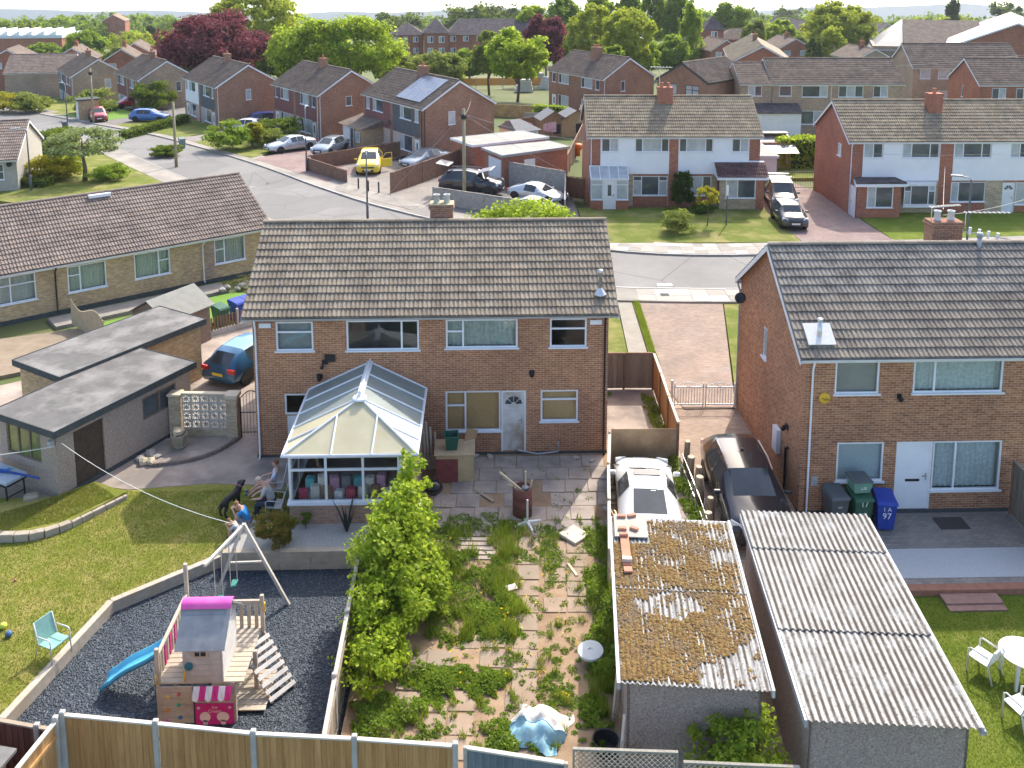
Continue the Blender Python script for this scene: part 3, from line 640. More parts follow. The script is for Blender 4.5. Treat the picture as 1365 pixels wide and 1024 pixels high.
# flue through the roof, with its flashing plate
fx, fy = 11.75, .55; p_ = math.atan2(2.27,3.5)
zz = 5.06+fy*math.tan(p_)
m = MB(); m.lathe([(.24,.10),(.22,.14),(.07,.32),(.065,.34)], 14, (fx,fy,zz)); m.build('flue_flashing', LEAD, main, True)
m = MB(); m.lathe([(.06,.2),(.06,.82),(.08,.83),(.08,.98),(.0,.99)], 12, (fx,fy,zz)); m.build('flue_pipe', LEAD, main, True)
# rear wall fittings
def wall_light(par, x, z, y=0., w=.18):
    m = MB(); m.box(x-w/2, x+w/2, y-.05, y-.002, z-.08, z+.08); m.lathe([(.03,-.1),(.075,-.06),(.08,.02),(.04,.05)], 10, (x,y-.14,z-.03)); m.box(x-.025,x+.025,y-.15,y-.05,z+.02,z+.05); return m.build('wall_light', BLACKP, par)
wall_light(main, 9.38, 2.98); wall_light(main, 2.2, 2.98-.05)
m = MB(); m.box(2.40,2.75,-.16,-.06,3.5,3.72); m.box(2.3,2.5,-.10,-.002,3.38,3.52); m.tube((2.34,-.1,3.36),(2.28,-.16,3.24),.05,.06,8); m.build('security_light', BLACKP, main)
for x in (.42, 11.55):
    m = MB(); m.box(x-.2,x+.2,-.03,-.002,4.66,4.82); m.box(x-.15,x+.15,-.036,-.031,4.70,4.78); m.build('wall_plate', WHITE, main)
m = MB(); m.path([(10.3,-.06,.45),(10.3,-.05,.1),(9.6,-.12,.06),(8.9,-.2,.25)], .03, 6); m.build('waste_pipe', GREYP, main)
m = MB(); m.box(-.012,WM+.012,-.012,.3,-.3,.09); m.build('damp_course', FELT, main)

# ---------------------------------------------------------------- right-hand neighbour
NX0, NY0, WN = 9.58, 26.35, 12.4
net = nm('net_curtain_white', (.42,.50,.52), (.66,.74,.75), 11, .9); DUSK = nm('grey_roller_blind', (.32,.31,.30), (.40,.39,.38), 2, .9)
nops = {'S': [
 ('win', .92,2.27,3.90,5.0-.04, dict(cols=((1,None),), behind=DUSK)),
 ('win', 3.30,6.05,3.90,4.96, dict(cols=((.24,None),(.76,None)), behind=net)),
 ('win', 1.1,2.55,1.06,2.34, dict(cols=((1,None),), behind=nm('venetian_blind', (.36,.46,.5), (.55,.64,.67), 24, .7))),
 ('door', 2.93,4.05,.02,2.34, dict(style='letterbox')),
 ('win', 4.06,6.2,.72,2.34, dict(cols=((.33,None),(.67,None)), behind=net)),
 ('win', 7.3,9.7,3.9,4.96, dict(cols=((.7,None),(.3,None)))), ('win', 7.6,9.6,.8,2.3, dict(cols=((.5,None),(.5,None))))],
 'W': [('win', 2.9,3.35,3.35,4.45, dict(cols=((1,None),)))],
 'N': [('win', 2,4,1,2.3), ('win', 2,4,3.7,4.8)]}
nbr = house('semi_detached_house', 'mixed brick neighbour house with plain white back door and net curtains', (NX0,NY0,0), 0, WN, 7.08, 5.1, 7.42, B_NBR, T_NBR, nops, 0,
   roof_kw=dict(matj=tilemat('roof_tile_grey_far', (.20,.18,.16), (.30,.27,.235), (.09,.085,.08), (.48,.44,.36), False), vo=.2, oh=.12, rows=13, near=310, pipes=(('S',.22,WHITE),('W',.12,GREYP))))
wm = MB(); wm.box(-.012,WN+.012,-.012,.3,-.3,.12); wm.build('damp_course', FELT, nbr)
p_ = math.atan2(2.36,3.54); Mv = slope_M(.55, .45, 5.1+.45*math.tan(p_)+.2, p_)
m = MB(); m.box(-.42,.42,-.35,.42,-.02,.012, Mv); m.build('vent_flashing', nm('pale_flashing', (.62,.60,.56), (.72,.70,.67), 8, .5), nbr)
m = MB(); m.tube((.55,.45,5.3),(.55,.45,6.05),.075,.07,10); m.tube((.55,.45,6.05),(.55,.45,6.12),.09,.09,10); m.build('vent_pipe', LEAD, nbr, True)
m = MB(); m.tube((6.85,3.35,7.2),(6.85,3.35,7.75),.075,.075,10); m.tube((6.85,3.35,7.75),(6.85,3.35,7.9),.10,.09,10); m.build('vent_pipe', GREYP, nbr, True)
m = MB(); m.lathe([(0,0),(.17,0),(.18,.03),(.15,.08),(.1,.09)], 20, (0,0,0), TM((.62,-.002,3.80), 0, R(90))); m.build('alarm_box', nm('alarm_yellow', (.70,.42,.04), None, rough=.4), nbr, True)
wall_light(nbr, 2.9, 3.82, 0, .12)
m = MB(); m.box(-.14,-.002,1.9,2.35,.95,1.75); m.build('meter_box', WHITE, nbr)
m = MB(); m.path([(-.05,1.25,.1),(-.05,1.25,1.55),(-.05,1.05,1.62)], .04, 8); m.build('boiler_pipe', BLACKP, nbr)
wl = wall_light(nbr, 0, 0); wl.matrix_local = TM((0,1.3,2.2), R(-90))
def dish(par, loc, rz, r=.28):
    M = TM(loc, rz); m = MB(); m.lathe([(0,-.06),(r*.5,-.045),(r,0),(r,.012),(r*.5,-.035),(0,-.05)], 18, (0,0,0), M @ TM((0,-.22,0), 0, R(65))); m.tube(M @ Vector((0,0,0)), M @ Vector((0,-.2,-.05)), .02); m.tube(M @ Vector((0,-.2,-r*.7)), M @ Vector((0,-.5,-.12)), .012); m.build('satellite_dish', BLACKP, par, True)
dish(nbr, (-.1,6.6,4.6), R(-30), .2)
m = MB(); m.box(.35,.55,-.02,-.002,.95,1.25) ; m.build('wall_vent', GREYP, nbr)
def text_obj(name, s, size, M, mat, par):
    cu = bpy.data.curves.new(name, 'FONT'); cu.body = s; cu.size = size; cu.align_x = 'CENTER'; cu.align_y = 'CENTER'; cu.extrude = .002; cu.resolution_u = 2
    o = bpy.data.objects.new(name, cu); dg = bpy.context.evaluated_depsgraph_get(); COL.objects.link(o); bpy.context.view_layer.update()
    me = bpy.data.meshes.new_from_object(o.evaluated_get(bpy.context.evaluated_depsgraph_get())); bpy.data.objects.remove(o); bpy.data.curves.remove(cu)
    me.materials.clear(); me.materials.append(mat); o = bpy.data.objects.new(name, me); COL.objects.link(o); setp(o, par); o.matrix_local = M; return o
INKW = nm('white_marking', (.78,.78,.76), None, rough=.6); INKB = nm('black_marking', (.02,.02,.02), None, rough=.6)
text_obj('lettering', 'Yale', .13, TM((.62,-.094,3.79), 0, R(90)), INKB, nbr)
# ---------------------------------------------------------------- the rest of the street
def W2(px, py, Y): return W3(px, py, Y)
def cladding(h, W, D, rects, ops, mat, side='S', d=.035, name='cladding', plank=.15):
    T = side_T(side, W, D); r_ = None
    for (u0,u1,z0,z1) in rects:
        m = MB()
        oo = [(max(o[1],u0),min(o[2],u1),max(o[3],z0),min(o[4],z1)) for o in ops if o[1] < u1 and o[2] > u0 and o[3] < z1 and o[4] > z0]
        k = 0; z = z0
        while z < z1-1e-3:
            ze = min(z+plank, z1); us = [u0]; segs = [(u0,u1)]
            for o in oo:
                if o[2] < ze-1e-3 and o[3] > z+1e-3:
                    ns = []
                    for a, b in segs:
                        if o[0] > a: ns.append((a, min(b,o[0])))
                        if o[1] < b: ns.append((max(a,o[1]), b))
                    segs = [q for q in ns if q[1]-q[0] > .02] if ns else []
            for a, b in segs:
                m.add([T(a,d,z),T(b,d,z),T(b,d*.45,ze),T(a,d*.45,ze),T(a,.0,z),T(b,.0,z)], [(0,1,2,3),(4,5,1,0)])
            z = ze
        r_ = m.build(name, mat, h)
    return r_
WCLAD = nm('white_cladding', (.80,.81,.82), (.74,.75,.76), 1.2, .5, spec=.3); DCLAD = nm('slate_tile_hanging', (.075,.085,.095), (.12,.13,.14), 4, .8); RCLAD = nm('maroon_cladding', (.17,.07,.065), (.24,.10,.09), 3, .7)
PINKR = nm('pinkish_render', (.45,.36,.30), (.53,.44,.37), 2, .9)
def pane_set(k): return [PANE, PANE2, PANE] if k % 2 else [PANE2, PANE, PANE]
# --- white-clad pair across the road
ow = [('win',.82,2.0,3.85,4.85,dict(cols=((1,None),(1,None)))),('win',3.15,5.5,3.85,4.85,dict(cols=((.22,None),(.56,None),(.22,None)))),('win',6.2,8.55,3.85,4.85,dict(cols=((.22,None),(.56,None),(.22,None)))),('win',9.85,11.0,3.85,4.85,dict(cols=((1,None),(1,None)))),
      ('win',3.05,5.45,.75,2.15,dict(cols=((.25,.25),(.5,None),(.25,.25)))),('win',6.15,8.5,.75,2.15,dict(cols=((.25,None),(.5,None),(.25,None))))]
h1 = house('semi_detached_house', 'white-clad semi-detached pair with glazed porch and tiled bay porch across the road', (7.3,63.7,.05), R(-2), 11.8, 7.2, 4.95, 7.2, B_RED, T_PALE, {'S': ow}, 1, panes=pane_set(1), roof_kw=dict(vo=.2, rows=13, pipes=(('S',.1,WHITE),)))
cladding(h1, 11.8, 7.2, [(.75,5.52,2.3,4.9),(6.15,11.05,2.3,4.9)], ow, WCLAD)
cladding(h1, 11.8, 7.2, [(2.7,5.52,0,2.3),(6.15,8.9,0,2.3)], ow, B_STONE, d=.02, plank=2.3, name='stone_panel')
chimney(h1, 5.6, 3.1, 6.4, 8.0, 1.05, .7, B_RED, 2)
def porch_box(h, u0, u1, dep, z1, wall, sillz, roof, cols, name='porch', rz0=None, doorside=None):
    """projecting porch on the S wall: low wall, glazing, roof"""
    m = MB(); m.box(u0,u1,-dep,-.002,-.2,sillz); o = m.build(name, wall, h)
    T = lambda u,d,z: (u,-d,z)
    return o
T = side_T('S', 11.8, 7.2)
def shiftT(T, dd): return lambda u,d,z: T(u,d+dd,z)
# glazed porch, left
po = MB(); po.box(.02,.85,-1.2,-.002,-.2,.75); po = po.build('porch', B_RED, h1); m = MB(); m.box(1.75,2.6,-1.2,-.002,-.2,.75); m.build('pier', B_RED, po)
window(po, shiftT(T,1.2), .05,.85,.75,2.15, ((1,.25),), rev=.05, glass=[PANE2]); window(po, shiftT(T,1.2), 1.75,2.58,.75,2.15, ((1,.25),), rev=.05, glass=[PANE2])
door(po, shiftT(T,1.2), .86,1.74,-.05,2.15, style='glazed', rev=.06)
m = MB(); m.add([(.0,-1.25,2.2),(2.62,-1.25,2.2),(2.62,-.04,2.85),(.0,-.04,2.85),(.0,-.04,2.2),(2.62,-.04,2.2)], [(0,1,2,3),(0,3,4),(1,5,2),(0,4,5,1)]); m.build('porch_roof', PANE2, po)
m = MB()
for k in range(5): x = .02+2.57*k/4; m.tube((x,-1.25,2.22),(x,-.06,2.87),.035,.035,6)
m.tube((0,-1.25,2.2),(2.62,-1.25,2.2),.04); m.tube((0,-.06,2.87),(2.62,-.06,2.87),.04); m.build('porch_roof_bars', WHITE, po)
# tiled porch bay, right
po = MB(); po.box(8.85,11.85,-1.15,-.002,-.2,.85); po.box(8.85,9.25,-1.15,-.9,.85,2.3); po.box(11.3,11.85,-1.15,-.002,.85,2.3); po = po.build('porch', B_STONE, h1)
window(po, shiftT(T,1.15), 9.26,11.29,.86,2.25, ((.4,None),(.6,None)), rev=.05, glass=[PANE2,PANE]); m = MB(); m.box(11.32,11.86,-1.17,-1.152,-.2,2.3); m.build('brick_pier', B_RED, po)
V, Fq = tile_grid(3.5, 4, .36); Mp = slope_M(8.6,-1.45,2.38,R(33)); o = npmesh('porch_tiles', apply_np(Mp, V), Fq, tilemat('porch_tile_maroon', (.11,.065,.065), (.16,.10,.09), (.06,.04,.04), None, False), po); tag(o, kind='stuff')
m = MB(); m.add([(8.6,-1.45,2.32),(12.1,-1.45,2.32),(12.1,-.02,3.25),(8.6,-.02,3.25),(8.6,-.02,2.3),(12.1,-.02,2.3)], [(0,1,2,3),(0,3,4),(1,5,2),(0,4,5,1)]); m.box(8.58,12.12,-1.5,-1.47,2.2,2.36); m.build('porch_roof', WHITE, po)
# --- white-clad pair further right
ow2 = [('win',.9,2.2,3.85,4.9,dict(cols=((1,None),(1,None)))),('win',3.5,6.0,3.85,4.9,dict(cols=((.25,None),(.5,None),(.25,None)))),('win',7.0,9.5,3.85,4.9,dict(cols=((.25,None),(.5,None),(.25,None)))),('win',10.8,12.1,3.85,4.9,dict(cols=((1,None),(1,None)))),
       ('win',6.95,9.3,.8,2.2,dict(cols=((.22,None),(.78,None)))),('door',10.45,11.3,.0,2.15,dict(style='panel')),('win',11.35,12.8,.6,2.15)]
h2 = house('semi_detached_house', 'white-clad semi-detached pair with red brick gable beside the far driveway', (24.55,61.1,.05), R(-1), 13.2, 7.0, 5.0, 7.2, B_RED, T_PALE, {'S': ow2, 'W': [('win',4.6,5.3,3.6,4.5)]}, 1, panes=pane_set(0), roof_kw=dict(vo=.18, rows=13, pipes=(('S',.06,WHITE),)))
cladding(h2, 13.2, 7, [(.85,6.05,2.3,4.95),(6.95,13.2,2.3,4.95)], ow2, WCLAD); cladding(h2, 13.2, 7, [(3.0,6.05,0,2.3),(6.95,13.2,0,2.3)], ow2, B_STONE, d=.02, plank=2.3, name='stone_panel')
chimney(h2, 6.6, 2.6, 6.2, 7.9, .95, .7, B_RED, 1); T = side_T('S', 13.2, 7)
po = MB(); po.box(.12,3.0,-1.3,-.002,-.2,.75); po.box(.12,.75,-1.3,-.002,.75,2.2); po.box(2.5,3.0,-1.3,-.002,.75,2.2); po = po.build('porch', B_RED, h2)
window(po, shiftT(T,1.3), .76,2.49,.76,2.2, ((.33,None),(.67,None)), rev=.04, glass=[PANE2,PANE]); 
TW = lambda u,d,z: (.12-d,-1.3+u,z)
door(po, TW, .15,1.0,-.05,2.1, style='plain', rev=-.03)
m = MB(); m.prism([(-.15,-1.6),(3.3,-1.6),(3.2,-.003),(.3,-.003)], 2.24, 2.42); m.build('porch_roof', WHITE, po); m = MB(); m.prism([(-.1,-1.55),(3.25,-1.55),(3.1,-.003),(.4,-.003)], 2.424, 2.55); m.build('porch_tiles', T_DARK, po)
bw = MB(); bw.prism([(3.3,-.002),(3.55,-.5),(5.7,-.5),(5.95,-.002)], .55, .72); bw = bw.build('bow_window', WHITE, h2); m = MB(); m.prism([(3.3,-.002),(3.55,-.5),(5.7,-.5),(5.95,-.002)], 2.1, 2.25); m.build('window_head', WHITE, bw)
window(bw, shiftT(T,.5), 3.57,5.68,.73,2.09, ((.22,.3),(.56,None),(.22,.3)), rev=.06, glass=[PANE,PANE2], sill=False)
# --- houses of the left-hand row (gable end and shaded fronts)
def semi_ops(W, k=0, low=True):
    U = [(.7,1.5,None),(2.1,4.3,1)]
    o = []
    for a, b, c in U:
        cc = ((1,None),) if c is None else ((.3,None),(.7,None))
        for x0, x1 in ((a,b),(W-b,W-a)):
            o.append(('win',x0,x1,3.6,4.75,dict(cols=cc)))
    for x0, x1 in ((2.0,4.3),(W-4.3,W-2.0)): o.append(('win',x0,x1,.75,2.2,dict(cols=((.3,None),(.7,None)))))
    o += [('door',.7,1.55,.0,2.1,dict(style='glazed')),('door',W-1.55,W-.7,.0,2.1,dict(style='glazed'))]
    return o
def row(label, c, z0, th, W, D, wall, tile, E=(), clad=None, lod=1, he=4.95, hr=7.15, chim=True, barge=None, name='semi_detached_house', pipes=(), group=None, pk=0, ops=None, W_=(), lod_n=2):
    t = R(th); loc = (c[0]+W*math.cos(t), c[1]+W*math.sin(t), z0); so_ = semi_ops(W) if ops is None else ops
    h = house(name, label, loc, t-math.pi, W, D, he, hr, wall, tile, {'S': so_, 'E': list(E), 'W': list(W_)}, lod, panes=pane_set(pk), group=group, roof_kw=dict(vo=.15, oh=.14, barge=barge, rows=13, pipes=pipes, north_lod=lod_n), skirt=2.0)
    if clad:
        for i, cm in enumerate(clad):
            if cm is None: continue
            u0, u1 = (.5, W/2-.3) if i == 0 else (W/2+.3, W-.45)
            cladding(h, W, D, [(u0,u1,2.3,4.9)], so_, cm, plank=.25)
            cladding(h, W, D, [(u0,u1,-.1,2.25)], so_, PINKR, d=.015, plank=2.35, name='render_panel')
    if chim: chimney(h, W/2, D/2-.3, hr-.8, hr+.85, .9, .65, B_BRN, 1)
    return h
gw = lambda a, b, c, d: ('win',a,b,c,d)
hs = row('brown brick house with solar panels and dark tile-hung front', (-5.35,80.6), -.55, 122.4, 12, 7.4, B_BRN, T_ROW, [gw(2.6,3.3,3.3,4.5)], (RCLAD,DCLAD), barge=WHITE, pipes=(('S',11.9,BLACKP),('E',.15,BLACKP)))
p_ = math.atan2(2.2,3.7); Ms = slope_M(6.35,.35,4.95+.35*math.tan(p_)+.2,p_)
SOLAR = nm('solar_cell', (.10,.13,.19), (.15,.18,.24), 1.5, .25, spec=.6)
for r_ in range(2):
    for c_ in range(3):
        m = MB(); m.bbox(c_*1.52, c_*1.52+1.49, r_*1.72, r_*1.72+1.69, 0, .05, .008, Ms); o = m.build('solar_panel', LEAD, hs); m = MB(); m.box(c_*1.52+.03, c_*1.52+1.46, r_*1.72+.03, r_*1.72+1.66, .0505, .056, Ms); m.build('solar_glass', SOLAR, o)
dish(hs, (5.9,-.1,2.9), 0)
row('red-brown brick house with side window behind the silver saloon', (-16.4,92.2), -.9, 125, 11.4, 7.3, B_BRN, T_ROW, [gw(3.0,3.7,3.6,4.6)], (RCLAD,RCLAD), pipes=(('S',11.3,WHITE),('E',.15,WHITE)), pk=1)
row('brown brick house with white and slate front panels', (-28.9,101), -1.2, 124, 11.4, 7.3, B_BRN, T_ROW, [gw(3.3,3.9,3.3,4.5)], (WCLAD,DCLAD), pipes=(('E',.15,WHITE),))
row('tan brick house with small felt-roofed porch by the blue hatchback', (-43.2,117.5), -2.4, 124, 11.2, 7.2, B_TAN, T_ROW, [gw(4.6,5.3,3.2,4.5)], (RCLAD,RCLAD), pipes=(('E',.15,WHITE),), pk=1)
row('tan brick house behind the telegraph pole and the red hatchback', (-56.2,128.3), -3.2, 122, 11.2, 7.2, B_TAN, T_ROW, [gw(4.3,5.1,3.1,4.4)], (DCLAD,RCLAD), pipes=(('E',.15,WHITE),))
house('detached_house', 'low tan brick house side-on with blank wall at far left', (-70.5,139,-3.9), R(10), 9.2, 8, 4.95, 7.3, B_TAN, T_BUNG, {'S': [gw(7.6,8.5,3.6,4.6),gw(8.4,9.0,.6,1.6)]}, 1, panes=[PANE], roof_kw=dict(vo=.15, rows=12), skirt=2)
def gable_front(label, px, py, Y, Wd, L, he, hr, wall, tile, rz=0., wins=True, chim=False, name='detached_house', group=None, lod=2, wn=None, skirt=6):
    """house whose gable faces the camera: px,py = left eave of the gable"""
    x, y, z = W3(px, py, Y); t = R(rz)
    # local W wall (x=0) faces the viewer: x axis points away
    a = t+math.pi/2; h = house(name, label, (x+Wd*math.cos(t), y+Wd*math.sin(t), z-he), a, L, Wd, he, hr, wall, tile, {'W': wn if wn is not None else ([gw(Wd*.16,Wd*.36,he-1.4,he-.4),gw(Wd*.64,Wd*.84,he-1.4,he-.4)] if wins else [])}, lod, panes=[PANE2,PANE], group=group, roof_kw=dict(vo=.15, oh=.25, rows=12), skirt=skirt)
    if chim: chimney(h, L*.5, Wd*.5, hr-.7, hr+1., .8, .6, B_RED, 1)
    return h
gable_front('red brick gabled house cut by the left picture edge', -18, 81, 155, 6.2, 9, 4.9, 6.6, B_RED, T_ROW, 14, True)
gable_front('small red brick gable between two chimneys at far left', 69, 80, 175, 7, 9, 4.9, 7.0, B_RED, T_ROW, 12, False, True)
gable_front('red brick gable with white window behind the tan houses', 136, 82, 165, 6.4, 8, 4.9, 7.0, B_RED, T_ROW, 12, True, True)
gable_front('red brick gable peeping over the tan house roof', 153, 73, 180, 7, 9, 4.9, 7.0, B_RED, T_ROW, 12, False)
# --- right-hand background houses
bm_ = row('brown brick house with hipped conservatory behind the sheds', (13.4,104.5), -.9, 119, 11.2, 7.3, B_BRN, T_ROW, [gw(2.5,3.1,3.4,4.6)], None, pk=1, pipes=(('E',.15,WHITE),))
x, y, z = W3(1030, 112, 93.5); hr_ = house('terraced_house', 'tan brick terrace with lower left wing behind the tall hedge', (x,y,z-4.95), R(-2), 13.2, 7.2, 4.95, 7.15, B_TAN, T_ROW, {'S': [gw(.7,1.95,3.7,4.75),('win',3.0,5.6,3.6,4.75,dict(cols=((.7,None),(.3,None)))),('win',6.7,9.2,3.6,4.75,dict(cols=((.33,None),(.34,None),(.33,None)))),('win',10.2,11.7,3.6,4.75,dict(cols=((1,None),(1,None)))),('win',3.0,5.6,.8,2.2,dict(cols=((.5,None),(.5,None)))),('win',7,9,.8,2.2)]}, 1, panes=pane_set(1), roof_kw=dict(vo=.15, rows=12, pipes=(('S',5.95,WHITE),)), skirt=2)
m = MB(); m.add([(-3.4,-2.0,2.3),(2.6,-2.0,2.3),(2.6,-.02,3.0),(-3.4,-.02,3.0),(-3.4,-.02,2.2),(2.6,-.02,2.2),(-3.4,-2,2.2),(2.6,-2,2.2)], [(0,1,2,3),(0,3,4,6),(1,7,5,2),(6,7,1,0),(6,4,5,7)]); m.build('lean_to_roof', T_DARK, hr_)
m = MB(); m.box(-3.3,2.5,-1.8,-.02,-.5,2.19); m.build('lean_to_wall', WHITE, hr_)
x, y, z = W3(987, 112, 93.6); house('end_house', 'lower left wing of the tan terrace with paired window', (x,y,z-4.95), R(-2), 3.2, 7.2, 4.95, 6.75, B_TAN, T_ROW, {'S': [('win',.8,2.2,3.7,4.75,dict(cols=((1,None),(1,None))))]}, 1, panes=[PANE2,PANE], roof_kw=dict(vo=.02, rows=12), skirt=2)
x, y, z = W3(1218, 90, 108); house('semi_detached_house', 'tan brick house with tall chimney stack behind the far right houses', (x,y,z-4.95), R(-3), 12.6, 7.4, 4.95, 7.4, B_TAN, T_ROW, {'S': [gw(.8,2.0,3.6,4.7),('win',2.9,5.6,3.6,4.7,dict(cols=((.5,None),(.25,None),(.25,None)))),('win',2.9,5.6,.6,2.2,dict(cols=((.5,None),(.5,None))))]}, 1, panes=[PANE2,PANE], roof_kw=dict(vo=.15, rows=12), skirt=3)
chimney(bpy.data.objects['semi_detached_house.009'] if 'semi_detached_house.009' in bpy.data.objects else bm_, 6.0, 2.6, 6.0, 8.1, .9, .7, B_BRN, 2)
x, y, z = W3(1307, 113, 91.5); house('semi_detached_house', 'red brick house with white bargeboard at the right picture edge', (x,y,z-4.95), R(-3), 13, 7.2, 4.95, 7.2, B_RED, T_ROW, {'S': [('win',1.2,2.6,3.4,4.6,dict(cols=((1,None),(1,None)))),('win',3.6,6,3.4,4.6,dict(cols=((.3,None),(.7,None))))], 'W': [gw(3.2,3.6,3.2,4.4)]}, 1, panes=[PANE,PANE2], roof_kw=dict(vo=.15, rows=12), skirt=2)
x, y, z = W3(943.5, 111, 93.0); house('brick_workshop', 'plain brown brick building with dark-framed windows and gable end', (x,y,z-4.6), R(46), 8.6, 6.0, 4.6, 6.4, B_BRN, T_ROW, {'W': [('win',1.2,2.4,3.1,4.2,dict(frame=FELT)),('win',3.4,5.0,3.0,4.2,dict(frame=FELT,cols=((.5,.4),(.5,.4))))]}, 1, panes=[PANE2], roof_kw=dict(vo=.12, rows=11, barge=FELT), skirt=2, cat='building')
row('long red brick terrace with three chimneys stepping away', (33.0,124), -1.0, 78, 22, 8.2, B_RED, T_PALE, [gw(5.5,6.3,3.2,4.3)], None, chim=True, name='terraced_house', lod=1)
for k in range(2):
    pass
gable_front('red brick gable house right of the chimneyed terrace', 1038, 65, 190, 7.2, 10, 4.9, 6.9, B_RED, T_ROW, 4, True, True)
gable_front('red brick gable house left of the chimneyed terrace', 948, 67, 185, 6.4, 9, 4.9, 6.9, B_RED, T_ROW, 10, True)
gable_front('low brick gable in front of the grey-roofed hall', 1143, 79, 150, 6, 9, 3.6, 5.2, B_TAN, T_ROW, 6, False, True)
gable_front('tiny red roofed house under the distant trees left', 136, 28, 400, 9, 10, 2.5, 5, B_RED, nm('orange_tile', (.36,.18,.11), (.42,.23,.15), 2, .9), 10, False)
def hip_block(par, x0, x1, y0, y1, zb, ze, za, wall, roofm, name='block', over=.4):
    m = MB(); m.box(x0,x1,y0,y1,zb,ze); o = m.build('wall', wall, par); m = MB(); cx, cy = (x0+x1)/2, (y0+y1)/2; rl = max(0,((x1-x0)-(y1-y0))/2)
    a = [(x0-over,y0-over,ze),(x1+over,y0-over,ze),(x1+over,y1+over,ze),(x0-over,y1+over,ze),(cx-rl,cy,za),(cx+rl+.01,cy,za)]
    m.add(a, [(0,1,5,4),(1,2,5),(2,3,4,5),(3,0,4),(3,2,1,0)]); m.build('roof', roofm, par); return o
# flats
x, y, z = W3(597, 47, 222); fl = thing('block_of_flats', 'three-storey red brick flats with dark hipped tower behind the trees', 'flats', (x,y,z-8.0), R(4))
mb = MB(); T = side_T('S', 22, 10); fo = [(u,u+1.3,zz,zz+1.3) for u in (.6,3.6,6.8,10,13.2,16.4) for zz in (.9,3.7,6.5)]
wall_panel(mb, T, 0, 22, -4, 8.0, fo, .12); mb.add([(0,0,8),(22,0,8),(22,10,8),(0,10,8)], [(0,1,2,3)]); mb.box(22.0,22.02,0,10,-4,8); mb.build('wall', B_RED, fl)
for o in fo: window(fl, T, *o, cols=((1,None),(1,None)), rev=.08, glass=[PANE2,PANE], sill=False, fr=.12)
m = MB(); m.add([(-.4,-.4,8),(22.5,-.4,8),(22.5,10.4,8),(-.4,10.4,8),(3,5,11.6),(22.5,5,11.6)], [(0,1,5,4),(1,2,5),(2,3,4,5),(3,0,4)]); m.build('roof', T_DARK, fl)
hip_block(fl, -5.6, -.05, -2.0, 6, -4, 8.6, 12, B_RED, T_DARK)
for u in (-4.8,-2.2):
    for zz in (.9,3.7,6.4): window(fl, lambda u_,d,z_: (u_,-2.0-d,z_), u,u+1.3,zz,zz+1.5, ((1,None),(1,None)), rev=-.07, glass=[PANE2,PANE], sill=False, fr=.12)
hip_block(fl, -13.5, -5.7, 1, 9, -4, 8.0, 10.8, B_RED, T_DARK)
for u in (-12.8,-10.6,-8.2):
    for zz in (.9,3.7,6.3): window(fl, lambda u_,d,z_: (u_,1.0-d,z_), u,u+1.2,zz,zz+1.3, ((1,None),(1,None)), rev=-.07, glass=[PANE2,PANE], sill=False, fr=.12)
# big hall on the right
x, y, z = W3(1261.5, 63.7, 165); hl = thing('sports_hall', 'large red brick hall with pale grey sheet roof on the right', 'hall', (x,y,z-7), R(-28))
GREYR = nm('grey_sheet_roof', (.27,.255,.24), (.34,.325,.31), .6, .5)
m = MB(); m.box(0,22,0,46,-5,7); m.add([(0,0,7),(22,0,7),(11,0,11.6)], [(0,1,2)]); m.build('wall', B_RED, hl)
m = MB(); m.add([(-.5,-.4,6.85),(11,-.4,11.65),(22.5,-.4,6.85),(-.5,46,6.85),(11,46,11.65),(22.5,46,6.85)], [(0,1,4,3),(1,2,5,4)]); m.build('roof', GREYR, hl)
m = MB(); m.path([(-.5,-.45,6.8),(11,-.45,11.6),(22.5,-.45,6.8)], .2, 4); m.build('bargeboard', WHITE, hl)
for u in (15,18): window(hl, lambda u_,d,z_: (u_,-d,z_), u,u+1.8,3.4,5.6, ((1,None),(1,None)), rev=-.05, glass=[PANE2,PANE], sill=False, fr=.12)
x, y, z = W3(1205, 62, 190); wg = thing('school_wing', 'brown roofed wing with pointed glazed front beside the grey hall', 'building', (x,y,z-6), R(-20))
m = MB(); m.box(-6,14,0,20,-5,6); m.build('wall', B_TAN, wg); m = MB(); m.add([(0,-.3,6),(15,-.3,6),(15,20,6),(0,20,6),(0,10,11),(15,10,11)], [(0,1,5,4),(3,4,5,2),(0,4,3),(1,2,5)]); m.build('roof', T_ROW, wg)
m = MB(); m.add([(-6.5,-.5,5),(.1,-.5,5),(.1,10,11.2),(-6.5,20,5),(.1,20,5)], [(0,1,2),(0,2,3),(3,2,4)]); m.build('pale_roof', GREYR, wg)
# brick tower house
x, y, z = W3(940, 40, 215); th_ = thing('tower_house', 'red brick house with pyramidal dark roof among the trees', 'building', (x,y,z-9), R(3))
hip_block(th_, 0, 4.4, 0, 4.4, -4, 9, 12.2, B_RED, T_DARK); hip_block(th_, -3.6, -.05, .5, 6, -4, 6.2, 8.5, B_RED, T_DARK); hip_block(th_, 4.45, 13, 2, 8, -4, 6.6, 9, B_RED, T_ROW)
window(th_, lambda u_,d,z_: (u_,-d,z_), 1.4,2.9,6.2,8.7, ((1,None),(1,None)), rev=-.06, glass=[PANE2,PANE], sill=False, fr=.14); window(th_, lambda u_,d,z_: (u_,.5-d,z_), -2.8,-1.4,3.8,5.6, ((1,None),), rev=-.06, glass=[PANE2], sill=False, fr=.14)
